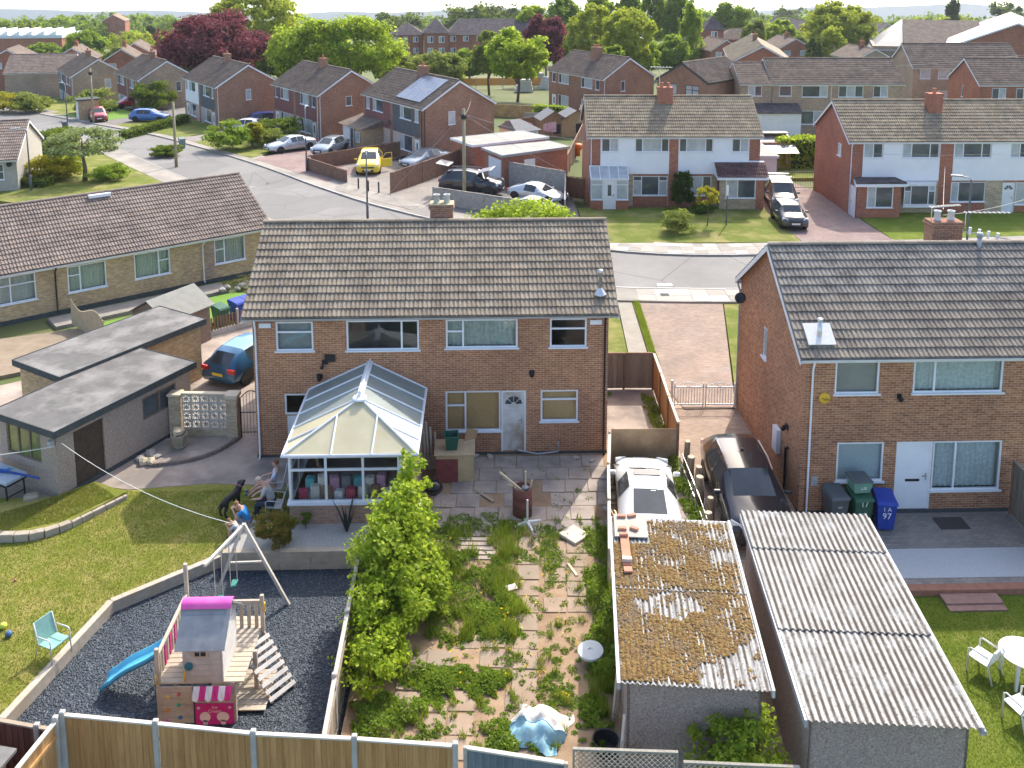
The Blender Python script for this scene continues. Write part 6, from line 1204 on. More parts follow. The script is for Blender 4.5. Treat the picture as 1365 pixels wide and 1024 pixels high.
# ---------------------------------------------------------------- fences, walls, poles, bins
def fence(label, pts, h, mat, board=.125, post=CONC, name='fence', z=None, cap=True, single=True, top=0.05, joined=False, pw=.11, base=.0, capmat=None, gap=.004, posth=.1, lean=0.):
    """pts = post positions; panel between each two; boards are parts"""
    P = [Vector(p) for p in pts]; z0 = z if z is not None else terr(P[0].y); f = thing(name, label, 'fence', (P[0].x,P[0].y,z0), 0); O = P[0]
    for p in P:
        q = p-O; m = MB(); zz = (terr(p.y)-terr(O.y)) if z is None else 0; m.bbox(q.x-pw/2,q.x+pw/2,q.y-pw/2,q.y+pw/2,zz-.4,zz+h+posth,.015); m.build('post', post, f)
    me = {}
    for a, b in zip(P, P[1:]):
        d = (b-a); L = d.length-pw; ang = math.atan2(d.y,d.x); st_ = a+d.normalized()*pw/2; zz = (terr(a.y)-terr(O.y)) if z is None else 0
        pn = MB(); pn.bbox(0,L,-.035,.06,h-.02,h+.02,.006); po = pn.build('panel', capmat or mat, f)
        for zr in (.25,h-.35): q = MB(); q.box(0,L,.012,.05,zr,zr+.07); q.build('rail', mat, po); po.location = (st_.x-O.x, st_.y-O.y, zz); po.rotation_euler = (0, lean, ang)
        n = max(1, int(round(L/board))); bw_ = L/n
        if joined:
            m = MB()
            for k in range(n): m.box(k*bw_+gap/2,(k+1)*bw_-gap/2,-.012+.006*(k%2),.010,base+.04,h-.021-random.uniform(0,top))
            o = m.build('boards', mat, po); tag(o, kind='stuff')
        else:
            key = round(bw_,3)
            if key not in me:
                m = MB(); m.add([(0,.008,base+.04),(bw_+.012,-.004,base+.04),(bw_+.012,.010,base+.04),(0,.012,base+.04),(0,.008,h-.021),(bw_+.012,-.004,h-.021),(bw_+.012,.010,h-.021),(0,.012,h-.021)], [(0,1,5,4),(1,2,6,5),(2,3,7,6),(3,0,4,7),(4,5,6,7)]); o = m.build('board', mat); me[key] = o.data; bpy.data.objects.remove(o)
            for k in range(n): obj('board', me[key], po, (k*bw_,random.uniform(-.004,.004),random.uniform(-.012,0)), (0,random.uniform(-.004,.004),0))
    return f
CAPW = nm('pale_cap_rail', (.52,.47,.38), (.60,.56,.47), 4, .8)
def fencemat(name, a, b, dark):
    t = NT(name); t.rough(.85); oi = t.new('ShaderNodeObjectInfo').outputs['Random']; c = t.ramp(oi, [(0,a),(1,b)])
    sp = t.new('ShaderNodeMapping'); sp.inputs['Scale'].default_value = (9,9,.9); t.L(t.obc(), sp.inputs[0]); ad = t.new('ShaderNodeVectorMath', operation='ADD'); t.L(sp.outputs[0], ad.inputs[0]); cb = t.new('ShaderNodeCombineXYZ'); t.L(t.math('MULTIPLY', oi, 40.), cb.inputs[0]); t.L(cb.outputs[0], ad.inputs[1])
    n = t.noise(1.6, 5, .6, ad.outputs[0]); c = t.mix(1., c, t.ramp(n, [(.3,(.72,.70,.66)),(.7,(1.14,1.12,1.08))]), 'MULTIPLY'); c = t.mix(t.ramp(t.noise(3.5,3,vec=ad.outputs[0]), [(.66,(0,0,0)),(.74,(.8,.8,.8))]), c, dark); t.col(c); t.bump(n, .3, .01); return t.mat
BOARD_F = fencemat('featheredge_board', (.42,.225,.08), (.55,.32,.13), (.20,.105,.045)); BOARD_B = fencemat('slate_stained_board', (.12,.15,.175), (.19,.23,.26), (.08,.09,.10)); BOARD_G = fencemat('grey_board_old', (.22,.19,.15), (.33,.29,.235), (.12,.10,.08)); BOARD_D = fencemat('dark_red_board', (.10,.045,.04), (.15,.07,.06), (.05,.03,.03))
FB = [(-8.53,17.06),(-6.58,16.78),(-4.58,16.48),(-2.58,16.30),(-.61,16.07)]
fence('new brown featheredge fence with concrete posts along the bottom', FB, 1.76, BOARD_F, .13, CONC, z=0, capmat=CAPW)
fence('brown featheredge fence running toward the viewer at bottom left', [(-8.62,16.95),(-9.0,15.0),(-9.4,13.1)], 1.74, BOARD_F, .13, CONC, z=0, capmat=CAPW)
fence('dark red-brown panel fence with concrete posts at bottom left', [(-12.6,17.9),(-10.65,17.42),(-9.05,17.05),(-8.72,16.98)], 1.5, BOARD_D, .14, CONC, z=0, capmat=nm('brown_cap', (.30,.24,.17), (.36,.3,.22), 4, .8))
fence('slate-blue panel fence right of the new brown fence', [(-.42,16.12),(1.5,15.70)], 1.68, BOARD_B, .14, TIMBER, z=0, capmat=CAPW, pw=.08, posth=.03)
fence('weathered grey board fence between slate play area and weedy garden', [(-3.38,22.7),(-3.36,20.6),(-3.34,18.55),(-3.3,16.55)], 1.55, BOARD_G, .13, CONC, z=-.3, capmat=nm('grey_cap', (.40,.36,.30), (.48,.44,.38), 4, .85), pw=.1)
# trellis panels
def trellis(label, a, b, z0, z1, par=None):
    a, b = Vector(a), Vector(b); d = b-a; L = d.length; t = thing('trellis_panel', label, 'trellis', (a.x,a.y,0), math.atan2(d.y,d.x)); TRM = nm('trellis_timber', (.26,.24,.20), (.34,.32,.27), 5, .9)
    m = MB(); m.box(0,L,-.03,.03,z1-.04,z1); m.box(0,L,-.03,.03,z0,z0+.04); m.box(0,.04,-.03,.03,z0+.04,z1-.04); m.box(L-.04,L,-.03,.03,z0+.04,z1-.04); m.build('frame', TRM, t)
    st_ = .11; n = int((L+z1-z0)/st_)
    for s_ in (1,-1):
        for k in range(n):
            x0 = k*st_-(z1-z0) if s_ > 0 else k*st_; pts = []
            for tt in (0,1):
                x = x0+(z1-z0)*tt*s_; pts.append((x, z0+(z1-z0)*tt))
            (xa,za),(xb,zb) = pts
            if max(xa,xb) < 0 or min(xa,xb) > L: continue
            def cl(x,z): 
                if x < 0: return 0, z+(0-x)*((zb-za)/(xb-xa))
                if x > L: return L, z+(L-x)*((zb-za)/(xb-xa))
                return x, z
            (xa2,za2),(xb2,zb2) = cl(xa,za), cl(xb,zb)
            if abs(xa2-xb2) < .02: continue
            m = MB(); m.tube((xa2,s_*.008,za2),(xb2,s_*.008,zb2),.011,.011,4); m.build('lath', TRM, t)
    return t
trellis('grey diagonal trellis panel right of the slate-blue fence', (1.66,16.04), (3.68,15.9), .6, 1.7); trellis('grey diagonal trellis panel in front of the right shrub', (3.76,15.78), (5.95,15.6), .5, 1.6)
# side fences by the coupe
fence('dark low board fence behind the small side yard', [(4.2,35.1),(5.5,35.12),(6.66,35.08)], 1.5, BOARD_G, .14, DKFENCE, z=0, pw=.08, posth=0, capmat=DKFENCE)
fence('brown board fence between side yard and brick drive', [(6.66,35.05),(6.6,33.2),(6.52,31.3),(6.46,29.35)], 1.5, BOARD_F, .14, DKFENCE, z=0, pw=.08, posth=0, capmat=CAPW)
pp = thing('plywood_fence', 'flat brown plywood sheet fencing off the side yard', 'fence', (4.22,29.42,0), R(-1)); m = MB(); m.bbox(0,2.2,-.012,.012,.02,1.28,.004); m.build('sheet', nm('plywood', (.34,.22,.12), (.45,.31,.18), 3, .85, c3=(.28,.18,.10), s3=1.2), pp)
for x in (.03,2.1): m = MB(); m.box(x,x+.07,.013,.08,-.1,1.25); m.build('post', DKFENCE, pp)
fence('grey low slatted fence left of the white coupe', [(4.15,29.35),(3.85,27.4),(3.6,25.4),(3.3,23.0)], 1.15, BOARD_G, .16, TIMBER, z=0, pw=.07, posth=.08, capmat=CAPW)
m = MB(); m.bbox(-.1,.1,-.7,.7,0,.03,.005); o = m.build('leaning_board', nm('orange_board', (.55,.33,.14), (.62,.4,.2), 5, .8)); o.matrix_world = TM((3.72,25.9,.55), R(8), 0, R(62)); tag(o, 'orange-brown board leaning beside the white coupe', 'board')
m = MB(); m.bbox(-.05,.05,-.55,.55,0,.03,.005); o = m.build('leaning_board', nm('pale_board', (.60,.50,.36), (.68,.58,.44), 5, .8)); o.matrix_world = TM((3.9,25.0,.6), R(25), R(20), R(40)); tag(o, 'thin pale board leaning by the coupe rear wing', 'board')
LOG = nm('log_wood', (.24,.17,.10), (.36,.27,.17), 6, .9, .5, 30); LOGT = nm('log_end', (.50,.42,.30), (.58,.50,.38), 8, .9)
for k, (x, y, h, r) in enumerate([(6.72,29.15,.95,.10),(6.66,28.3,.85,.13),(6.82,27.75,.8,.11),(6.70,27.0,.9,.13),(6.85,26.2,.7,.10),(6.62,25.6,.6,.12)]):
    t = thing('tree_stump', ['slim cut trunk nearest the plywood panel','cut trunk second from the plywood panel','cut trunk third from the plywood panel','thick cut trunk beside the coupe mirror','cut trunk fifth from the plywood panel','short cut trunk nearest the mossy garage'][k], 'stump', (x,y,0), k, 'row of cut hedge trunks by the drive'); m = MB(); m.path([(0,0,-.1),(.02,.01,h*.5),(.03,-.02,h)], [r*1.15,r,r*.95], 9); m.build('trunk', LOG, t, True); m = MB(); m.lathe([(r*.9,0),(r*.88,.012),(0,.016)], 9, (.03,-.02,h)); m.build('cut_face', LOGT, t)
lf = thing('wire_fence', 'collapsed pale wire and lath fence beside the stumps', 'fence', (6.45,25.2,0))
for k in range(7): m = MB(); y = k*.55; m.tube((-.02,y,0),(.12*math.sin(k*2),y+.1,.75+.15*math.sin(k)),.016,.016,5); m.build('lath', TIMBER, lf)
for zz in (.3,.7): m = MB(); m.path([(.0,-.1,zz),(.08,1.2,zz-.1),(.02,2.3,zz+.08),(.05,3.6,zz)], .012, 5); m.build('wire', LEAD, lf)
# drive gates
gt_ = thing('driveway_gates', 'pair of white wrought iron gates across the brick drive', 'gate', (7.15,33.5,0), math.atan2(-.07,2.38))
GW = nm('white_iron', (.80,.80,.78), (.72,.71,.68), 6, .5)
for gi, x0 in enumerate((.03,1.22)):
    m = MB(); m.box(x0,x0+1.13,-.02,.02,.10,.145); m.box(x0,x0+1.13,-.02,.02,.80,.84); m.box(x0,x0+.04,-.02,.02,.05,.98); m.box(x0+1.09,x0+1.13,-.02,.02,.05,.98); g_ = m.build('gate_leaf', GW, gt_)
    for k in range(1,10): m = MB(); m.tube((x0+.04+k*.105,0,.14),(x0+.04+k*.105,0,.80),.015,.015,5); m.build('bar', GW, g_)
    m = MB(); m.path([(x0+.04+1.05*q/12,0,.84+.17*math.sin(math.pi*q/12)) for q in range(13)], .014, 5); m.path([(x0+.565+.12*math.cos(q*.52),0,.91+.07*math.sin(q*.52)) for q in range(13)], .01, 5); m.build('scroll', GW, g_)
for x in (-.05,2.44): m = MB(); m.box(x-.04,x+.04,-.04,.04,-.1,1.1); m.build('post', GW, gt_)
# decorative block screen
sw_ = thing('screen_wall', 'pierced concrete block screen between two stone piers', 'wall', (-10.78,31.72,0), math.atan2(-.12,2.0)); BS = nm('screen_block', (.46,.44,.39), (.56,.54,.48), 4, .9); 
m = MB(); m.box(0,1.62,-.06,.06,-.1,.36); m.build('base_course', B_STONE, sw_)
def lace():
    m = MB(); s2 = .155; th = .045
    m.box(-s2,s2,-th,th,-s2,-s2+.028); m.box(-s2,s2,-th,th,s2-.028,s2); m.box(-s2,-s2+.028,-th,th,-s2+.028,s2-.028); m.box(s2-.028,s2,-th,th,-s2+.028,s2-.028)
    for k in range(4): a = k*math.pi/4; m.box(-.14,.14,-th*.8,th*.8,-.012,.012, Matrix.Rotation(a,4,'Y'))
    m.lathe([(0,-.03),(.05,-.03),(.05,.03),(0,.03)], 8, (0,0,0), Matrix.Rotation(R(90),4,'X'))
    o = m.build('screen_block', BS); me = o.data; bpy.data.objects.remove(o); return me
lm = lace()
for i in range(5):
    for j in range(4): obj('screen_block', lm, sw_, (.165+i*.322,0,.36+.16+j*.32))
for x0, nm_ in ((-.42,'left'),(1.63,'right')):
    m = MB(); m.box(x0,x0+.38,-.2,.18,-.1,1.62 if nm_=='left' else 1.55); m.build('pier', B_STONE, sw_); m = MB(); m.bbox(x0-.05,x0+.43,-.25,.23,1.621 if nm_=='left' else 1.551,1.70,.02); m.build('pier_cap', nm('cap_stone', (.52,.45,.33), (.60,.53,.40), 4, .9), sw_)
m = MB(); m.bbox(.0,1.6,-.1,.1,1.645,1.70,.01); m.build('coping', nm('cap_stone', (.52,.45,.33), (.60,.53,.40), 4, .9), sw_)
ig = thing('iron_gate', 'black arched iron side gate beside the screen wall', 'gate', (-8.72,31.6,0), 0)
m = MB(); m.box(0,.04,-.02,.02,0,1.5); m.box(.78,.82,-.02,.02,0,1.5); m.path([(.02+.78*q/10,0,1.5+.28*math.sin(math.pi*q/10)) for q in range(11)], .018, 5); m.box(.04,.78,-.015,.015,.2,.23); m.box(.04,.78,-.015,.015,.95,.98); m.build('frame', BLACKP, ig)
for k in range(1,7): m = MB(); m.tube((.02+k*.112,0,.05),(.02+k*.112,0,1.5+.26*math.sin(math.pi*k/7)),.008,.008,5); m.build('bar', BLACKP, ig)
arc = [(-8.75,31.55),(-9.1,30.75),(-9.6,30.2),(-10.3,29.85),(-11.2,29.7),(-11.95,30.1),(-11.3,31.5)]
m = MB(); m.prism(arc, -.3, .09); struct('raised_paved_bed', m, SLABG)
bw2 = thing('bed_edging', 'curved dark brick edging of the raised bed by the screen wall', 'edging', (0,0,0)); sm = smooth_line(arc[:5], 2); 
for a, b in zip(sm, sm[1:]): a, b = Vector(a), Vector(b); d = b-a; m = MB(); m.bbox(.006,d.length-.006,-.06,.05,.0,.13,.01, TM((a.x,a.y,0), math.atan2(d.y,d.x))); m.build('edging_block', nm('dark_edging', (.17,.13,.11), (.24,.19,.16), 5, .9), bw2)
pt = thing('stone_pot', 'weathered stone planter with a lump of stone on top', 'planter', (-10.66,30.85,.09)); m = MB(); m.lathe([(.2,0),(.24,.05),(.22,.1),(.27,.3),(.30,.48),(.27,.5),(.24,.46),(0,.45)], 8); m.build('pot', nm('pot_stone', (.27,.23,.16), (.35,.30,.22), 6, .9, .5, 20), pt)
def rock(r, seed, mat, flat=.7):
    rg = np.random.default_rng(seed); bmx = bmesh.new(); bmesh.ops.create_icosphere(bmx, subdivisions=1, radius=r)
    for v in bmx.verts: v.co = v.co*rg.uniform(.75,1.2); v.co.z *= flat
    me = bpy.data.meshes.new('rock'); bmx.to_mesh(me); bmx.free(); me.materials.append(mat); return me
STN = nm('sandstone_lump', (.46,.38,.26), (.58,.50,.36), 5, .9, .5, 20); o = obj('stone_lump', rock(.26,3,STN,.6), pt, (0,0,.58))
for k, (x, y, r, c) in enumerate([(-11.75,30.1,.17,0),(-11.55,29.85,.2,1),(-11.3,29.85,.2,1),(-11.5,30.35,.22,0),(-11.2,30.2,.17,0)]):
    o = obj('garden_rock', rock(r,10+k,STN if c else nm('grey_stone', (.30,.28,.25), (.40,.37,.33), 5, .9, .5, 20)), None, (x,y,r*.5+.01)); tag(o, ['grey rock at the left of the pile by the garage','sunlit sandstone block, front left of the pile','sunlit sandstone block, front right of the pile','large grey rock at the back of the pile','grey rock at the back right of the pile'][k], 'rock', 'rock pile by the garage wall')
# curved low wall on the upper lawn
lw = thing('low_stone_wall', 'low curved stone wall edging the upper lawn strip', 'wall', (0,0,0)); sm = smooth_line([(-15.6,26.2),(-14.9,25.75),(-14.0,25.65),(-13.2,25.75),(-12.55,26.2),(-12.2,26.7),(-11.7,27.4),(-11.4,27.85)], 1)
LWM = nm('wall_stone', (.34,.29,.22), (.45,.39,.31), 3, .9, .4, 20)
for k, (a, b) in enumerate(zip(sm, sm[1:])): a, b = Vector(a), Vector(b); d = b-a; m = MB(); m.bbox(.005,d.length-.005,-.11,.11,-.1,.30-.012*k,.015, TM((a.x,a.y,0), math.atan2(d.y,d.x))); m.build('stone', LWM, lw)
m = MB(); m.prism([(x,y) for x,y in sm]+[(-12.6,28.5),(-13.6,27.62),(-16,27.6)], -.02, .2); struct('upper_lawn', m, GRASS_L)
# wavy fence, low picket and small walls near the bungalow
wf = thing('scalloped_fence', 'tan scalloped panel fence behind the flat-roofed garages', 'fence', (-19.4,42.6,0), math.atan2(40.2-42.6,-16.9+19.4)); L = 3.4
for k in range(22):
    x = k*L/22; h = 1.25-.25*math.sin(x/L*math.pi*2)-.25*(x/L); m = MB(); m.box(x+.005,x+L/22-.005,-.012,.012,.02,h); m.build('board', nm('tan_board', (.42,.33,.20), (.52,.42,.28), 4, .85), wf)
pf = thing('picket_fence', 'low dark picket fence by the bungalow bins', 'fence', (-12.8,40.7,0), math.atan2(2.3,2.7))
m = MB(); m.box(0,3.5,-.06,.06,-.1,.25); m.build('plinth', CONC, pf)
for k in range(24): m = MB(); m.box(k*.145+.02,k*.145+.1,-.012,.012,.25,.85); m.build('picket', DKFENCE, pf)
for k in range(3): m = MB(); m.box(k*1.7,k*1.7+.1,-.05,.05,.25,1.0); m.build('post', CONC, pf)
def wheelie(label, loc, rz, mat, lid=None, sc=1., lidopen=False, group='wheeled bins'):
    b = thing('wheelie_bin', label, 'bin', loc, rz, group); b.scale = (sc,)*3; m = MB()
    m.loft([[(-.22,-.26,.06),(.22,-.26,.06),(.22,.22,.06),(-.22,.22,.06)],[(-.28,-.34,.95),(.28,-.34,.95),(.28,.34,.95),(-.28,.34,.95)]], True, True); m.box(-.30,.30,-.36,.36,.90,.95); m.build('body', mat, b)
    l = MB(); M = TM((0,.34,.955), 0, R(-105) if lidopen else R(4)); l.loft([[(-.3,-.74,0),(.3,-.74,0),(.3,.04,0),(-.3,.04,0)],[(-.27,-.68,.07),(.27,-.68,.07),(.27,0,.10),(-.27,0,.10)]], True, True, M); l.build('lid', lid or mat, b)
    for s_ in (-1,1): m = MB(); m.lathe([(.04,-.03),(.1,-.03),(.1,.03),(.04,.03)], 12, (0,0,0), TM((s_*.26,.26,.1), 0, 0, R(90))); m.build('wheel', TYRE, b)
    m = MB(); m.path([(-.25,.34,.90),(-.25,.43,.93),(.25,.43,.93),(.25,.34,.90)], .02, 6); m.build('handle', mat, b); return b
BINB = nm('bin_blue', (.02,.05,.30), (.03,.07,.36), 3, .5); BING = nm('bin_green', (.03,.10,.06), (.045,.13,.08), 3, .5); BINK = nm('bin_grey', (.09,.10,.105), (.12,.13,.135), 3, .5); BINL = nm('bin_pale_green', (.14,.30,.22), (.19,.36,.27), 3, .5)
wb = wheelie('dark grey wheelie bin left of three against the right-hand house', (10.55,25.95,.01), R(6), BINK)
wg_ = wheelie('green wheelie bin with a pale green box stacked on its lid', (11.25,25.85,.01), R(3), BING); wl_ = wheelie('dark blue wheelie bin numbered 97 by the white back door', (11.92,25.65,.01), R(-8), BINB)
text_obj('number', '97', .26, TM((0,-.325,.52), 0, R(84)), INKW, wl_); text_obj('marking', '1 A', .17, TM((.0,-.335,.74), 0, R(84)), INKW, wl_)
text_obj('number', '17', .24, TM((0,-.345,.80), 0, R(84)), INKW, wg_); text_obj('number', '97', .2, TM((.0,-.305,.42), 0, R(84)), INKW, wg_); text_obj('marking', 'oo', .12, TM((0,-.335,.66), 0, R(84)), INKW, wb)
rbx = thing('recycling_box', 'pale green recycling box with dark lid on the green bin', 'box', (11.22,25.92,1.09), R(3)); m = MB(); m.loft([[(-.22,-.26,0),(.22,-.26,0),(.22,.2,0),(-.22,.2,0)],[(-.3,-.32,.34),(.3,-.32,.34),(.3,.26,.34),(-.3,.26,.34)]], True, True); m.build('body', BINL, rbx); m = MB(); m.bbox(-.31,.31,-.33,.3,.345,.39,.015); m.build('lid', BINK, rbx); text_obj('number', 'L8', .17, TM((.03,-.30,.18), 0, R(80)), INKW, rbx)
wheelie('green wheelie bin behind the low picket fence', (-12.35,42.2,0), R(50), BING); wheelie('blue wheelie bin behind the picket fence, nearer the house', (-11.75,42.9,0), R(50), BINB); wheelie('blue wheelie bin furthest along the picket fence', (-11.35,43.3,0), R(50), BINB)
wheelie('blue wheelie bin against the tan brick gable', G3(145,149), R(20), BINB, sc=1.1); wheelie('green wheelie bin against the tan brick gable', G3(153,149), R(20), BING, sc=1.1); wheelie('grey-green wheelie bin on the pavement beside the telegraph pole', G3(243,198), R(30), nm('bin_greygreen', (.16,.22,.20), (.2,.26,.24), 3, .6)); wheelie('grey wheelie bin beside the artificial turf', G3(87,174), R(30), BINK)
# poles and lamp posts
POLEW = nm('pole_timber', (.25,.23,.14), (.35,.32,.21), 4, .9); LPM = nm('lamp_post_paint', (.10,.105,.11), (.14,.145,.15), 3, .5)
def tpole(label, loc, h, head=True):
    t = thing('telegraph_pole', label, 'pole', loc); m = MB(); m.tube((0,0,-.3),(0,0,h),.14,.10,10); m.build('pole', POLEW, t, True)
    if head: m = MB(); m.lathe([(.1,0),(.2,.05),(.2,.3),(.08,.4)], 10, (0,0,h-.75)); m.box(-.3,.3,-.04,.04,h-.45,h-.38); m.build('distribution_head', BLACKP, t)
    return t
tpole('tall telegraph pole by the fenced compound', (-1.44,65.1,0), 6.75); tpole('plain timber pole on the left pavement', (-26.2,78.9,terr(78.9)), 5.6, False); tpole('telegraph pole in front of the tan brick gable', (-44.0,105.5,terr(105.5)), 6.3)
def lamp(label, loc, h, arm=1.0, rz=0., post_r=.06):
    t = thing('street_lamp', label, 'street lamp', loc, rz); m = MB(); m.tube((0,0,-.2),(0,0,1.2),post_r*1.5,post_r*1.5,10); m.tube((0,0,1.2),(0,0,h),post_r,post_r*.8,10); m.build('post', LPM, t, True)
    m = MB(); m.path([(0,0,h),(.15,0,h+.12),(arm*.5,0,h+.16)], .035, 6); m.bbox(arm*.4,arm,-.1,.1,h+.12,h+.22,.03); m.build('lamp_head', GREYP, t); return t
lamp('slim dark lamp post on the left-hand bend in front of the yellow car', (-7.77,60.7,0), 4.4, .6, R(90)); lamp('dark lamp post beside the small left bungalow', (-34.0,69.6,0), 4.6, 1.1, R(200)); lx, ly, lz = W3(1295,240,47.2); lamp('lamp post over the right-hand house ridge', (lx,ly,0), lz, 1.0, R(160)); lamp('far lamp post near the artificial turf', (*G(91,178),terr(G(91,178)[1])), 5.2, .8, R(150)); lamp('thin lamp post at the silver saloon', (*G(409,230),terr(G(409,230)[1])), 5.3, .8, R(90))
x, y = G(968,303); sp_ = thing('sign_post', 'slim post with small pale plate on the white house lawn', 'post', (x,y,.1)); m = MB(); m.tube((0,0,-.1),(0,0,2.3),.045,.045,8); m.build('post', LPM, sp_); m = MB(); m.box(-.06,.06,-.07,-.05,2.0,2.7); m.build('plate', WHITE, sp_)
for k, (px, py) in enumerate([(478,254),(491,257),(505,259)]):
    x, y = G(px, py); b_ = thing('bollard', ['black bollard leftmost of three before the yellow car','black bollard in the middle of three','black bollard rightmost of three before the yellow car'][k], 'bollard', (x,y,.12), 0, 'parking bollards'); m = MB(); m.lathe([(.06,0),(.06,.72),(.07,.74),(.05,.8),(0,.81)], 10); m.build('post', BLACKP, b_, True)
# brown and grey fences of the mid distance
def mf(label, pts, h, mat, lift=0): return fence(label, pts, h, mat, .13, mat, joined=True, z=terr(pts[0][1])+lift, posth=.02, pw=.09)
def lerp2(a, b, n): return [(a[0]+(b[0]-a[0])*k/n, a[1]+(b[1]-a[1])*k/n) for k in range(n+1)]
mf('long brown board fence between forecourt and compound', lerp2((-6.93,67.8),(-.6,79.0),6), 1.65, DKFENCE, -.05); mf('brown board fence by the pavement left of the yellow car', lerp2((-14.6,76.4),(-10.7,71.5),3), 1.25, DKFENCE, -.05); mf('brown board fence behind the yellow car', lerp2((-14.4,77.0),(-7.6,83.0),4), 1.5, DKFENCE, -.2)
mf('grey board fence along the front of the compound', lerp2((-3.64,64.7),(5.2,59.0),5), 1.25, GRFENCE); mf('grey board fence on the right side of the compound', lerp2((5.2,59.0),(5.9,66.6),4), 1.7, GRFENCE); mf('tall grey board fence at the back of the compound', lerp2((5.9,66.6),(1.9,70.0),3), 1.9, GRFENCE)
mf('brown fence with concrete posts behind the brick sheds', lerp2((2.2,96.5),(9.5,103),3), 1.6, DKFENCE, -.2); mf('long brown fence running back beside the white house', lerp2((6.6,74),(9.8,91),6), 1.7, DKFENCE, -.1); mf('brown fence behind the far driveway hedge', lerp2((19.2,78.4),(31,78.6),5), 1.7, DKFENCE); mf('grey fence below the ivy strip', lerp2((4.5,103),(12.5,101),3), 1.7, GRFENCE, -.3); mf('ochre fence above the sheds', lerp2((-1,112),(10,108),4), 1.8, FENCEW, -.4)
mf('low rust-red gate panel beside the white house', [(5.9,66.4),(7.2,65.6)], 1.6, nm('rust_gate', (.22,.10,.06), (.30,.15,.09), 4, .85))
# ---------------------------------------------------------------- outbuildings of the mid distance
def block(label, name, c, z0, h, wall, roofm, trim, over=.1, cat='garage'):
    g = thing(name, label, cat, (c[0][0],c[0][1],z0)); O = c[0]; P = [(x-O[0],y-O[1]) for x,y in c]; m = MB(); m.prism(P, -.6, h); m.build('wall', wall, g); cx = sum(p[0] for p in P)/4; cy = sum(p[1] for p in P)/4
    flat_roof(g, [(cx+(p[0]-cx)*1.06, cy+(p[1]-cy)*1.06) for p in P], h, .08, roofm, trim, .14); return g, P
PALEF = nm('pale_roof_felt', (.27,.265,.235), (.36,.35,.315), .8, .9)
gA, P = block('red brick flat-roofed garage with white door behind the compound', 'garage', [(1.47,69.8),(6.6,73.1),(5.2,75.4),(-.05,72.9)], 0, 2.4, B_RED, PALEF, GREYP)
d = (Vector(P[3])-Vector(P[0])).normalized(); ang = math.atan2(d.y, d.x); m = MB(); m.box(.4,1.5+1.0,-.0,.05,.0,2.0, TM((0,0,0), ang)); m.build('garage_door', WHITE, gA)
d = (Vector(P[1])-Vector(P[0])).normalized(); ang = math.atan2(d.y, d.x); m = MB(); m.box(1.9,2.9,-.05,.0,1.0,1.9, TM((0,0,0), ang)); m.build('window', WCLAD, gA)
block('flat-roofed garage with deep white fascia behind the brick one', 'garage', [(-.82,74.2),(5.2,77.6),(3.2,80.6),(-2.6,77.4)], -.1, 2.45, B_RED, PALEF, WHITE)
for lab, px, py, w_, cl in (('brown timber summerhouse with open front behind the garages', 722, 182, 2.6, nm('shed_brown', (.22,.13,.07), (.3,.19,.11), 5, .85)), ('light brown timber playhouse with dark window beside the summerhouse', 749, 181, 3.0, nm('shed_tan', (.38,.22,.11), (.46,.29,.16), 5, .85))):
    x, y = G(px, py); s2 = thing('garden_shed', lab, 'shed', (x,y,terr(y)), R(12)); m = MB(); m.box(0,w_,0,2.4,-.3,1.8); m.add([(0,0,1.8),(w_,0,1.8),(w_/2,0,2.6)], [(0,1,2)]); m.build('wall', cl, s2)
    m = MB(); m.add([(-.2,-.3,1.68),(w_/2,-.3,2.62),(w_/2,2.6,2.62),(-.2,2.6,1.68)], [(0,1,2,3)]); m.add([(w_+.2,-.3,1.68),(w_/2,-.3,2.62),(w_/2,2.6,2.62),(w_+.2,2.6,1.68)], [(3,2,1,0)]); m.build('roof', nm('slate_felt', (.15,.155,.165), (.2,.205,.215), 3, .8), s2)
    m = MB(); m.box(w_*.5,w_*.78,-.03,.0,.2,1.2); m.build('opening', DARKIN, s2)
for k, (px, py) in enumerate([(693,182),(724,184)]):
    x, y = G(px, py); o = thing('towel', ['pink patterned towel hanging left on the far washing line','pink patterned towel hanging right on the far washing line'][k], 'towel', (x,y,terr(y)+.7), R(-25)); m = MB(); m.loft([[(u*.2,.05*math.sin(u*2),0) for u in range(8)],[(u*.2,.03*math.sin(u*2),.75+.05*u*(1 if k else -1)+ (0 if k else .35)) for u in range(8)]], False); m.build('cloth', nm('pink_cloth', (.5,.18,.28), (.7,.5,.55), 6, .9), o)
x, y = G(776, 222); t = thing('toy_ride', 'round orange toy on the back lawn beside the white house', 'toy', (x,y+4,terr(y)+.1)); m = MB(); m.lathe([(.25,0),(.25,.5),(.5,.75),(.45,1.05),(.2,1.15),(0,1.16)], 14); m.build('body', nm('orange_plastic', (.72,.14,.02), None, rough=.5), t, True)
gw2, P = block('white-fascia garage at the end of the far driveway', 'garage', [(19.6,69.4),(22.2,69.2),(22.4,75),(19.8,75)], 0, 2.35, WCLAD, PALEF, WHITE)
x0 = thing('lean_to', 'brown lean-to with corrugated plastic roof behind the far garage', 'outbuilding', (21.6,76.2,0)); m = MB(); m.box(0,4.0,0,2.0,-.3,2.1); m.build('wall', nm('lean_brown', (.24,.14,.10), (.32,.2,.15), 3, .85), x0); m = MB(); m.add([(-.2,-1.5,1.5),(4.2,-1.5,1.5),(4.2,2.1,2.6),(-.2,2.1,2.6)], [(0,1,2,3)]); m.build('roof', nm('smoky_plastic', (.2,.18,.17), (.27,.25,.24), 1, .4), x0); m = MB(); m.box(-.2,4.2,1.2,2.2,2.62,2.7); m.build('ridge_sheet', PALEF, x0)
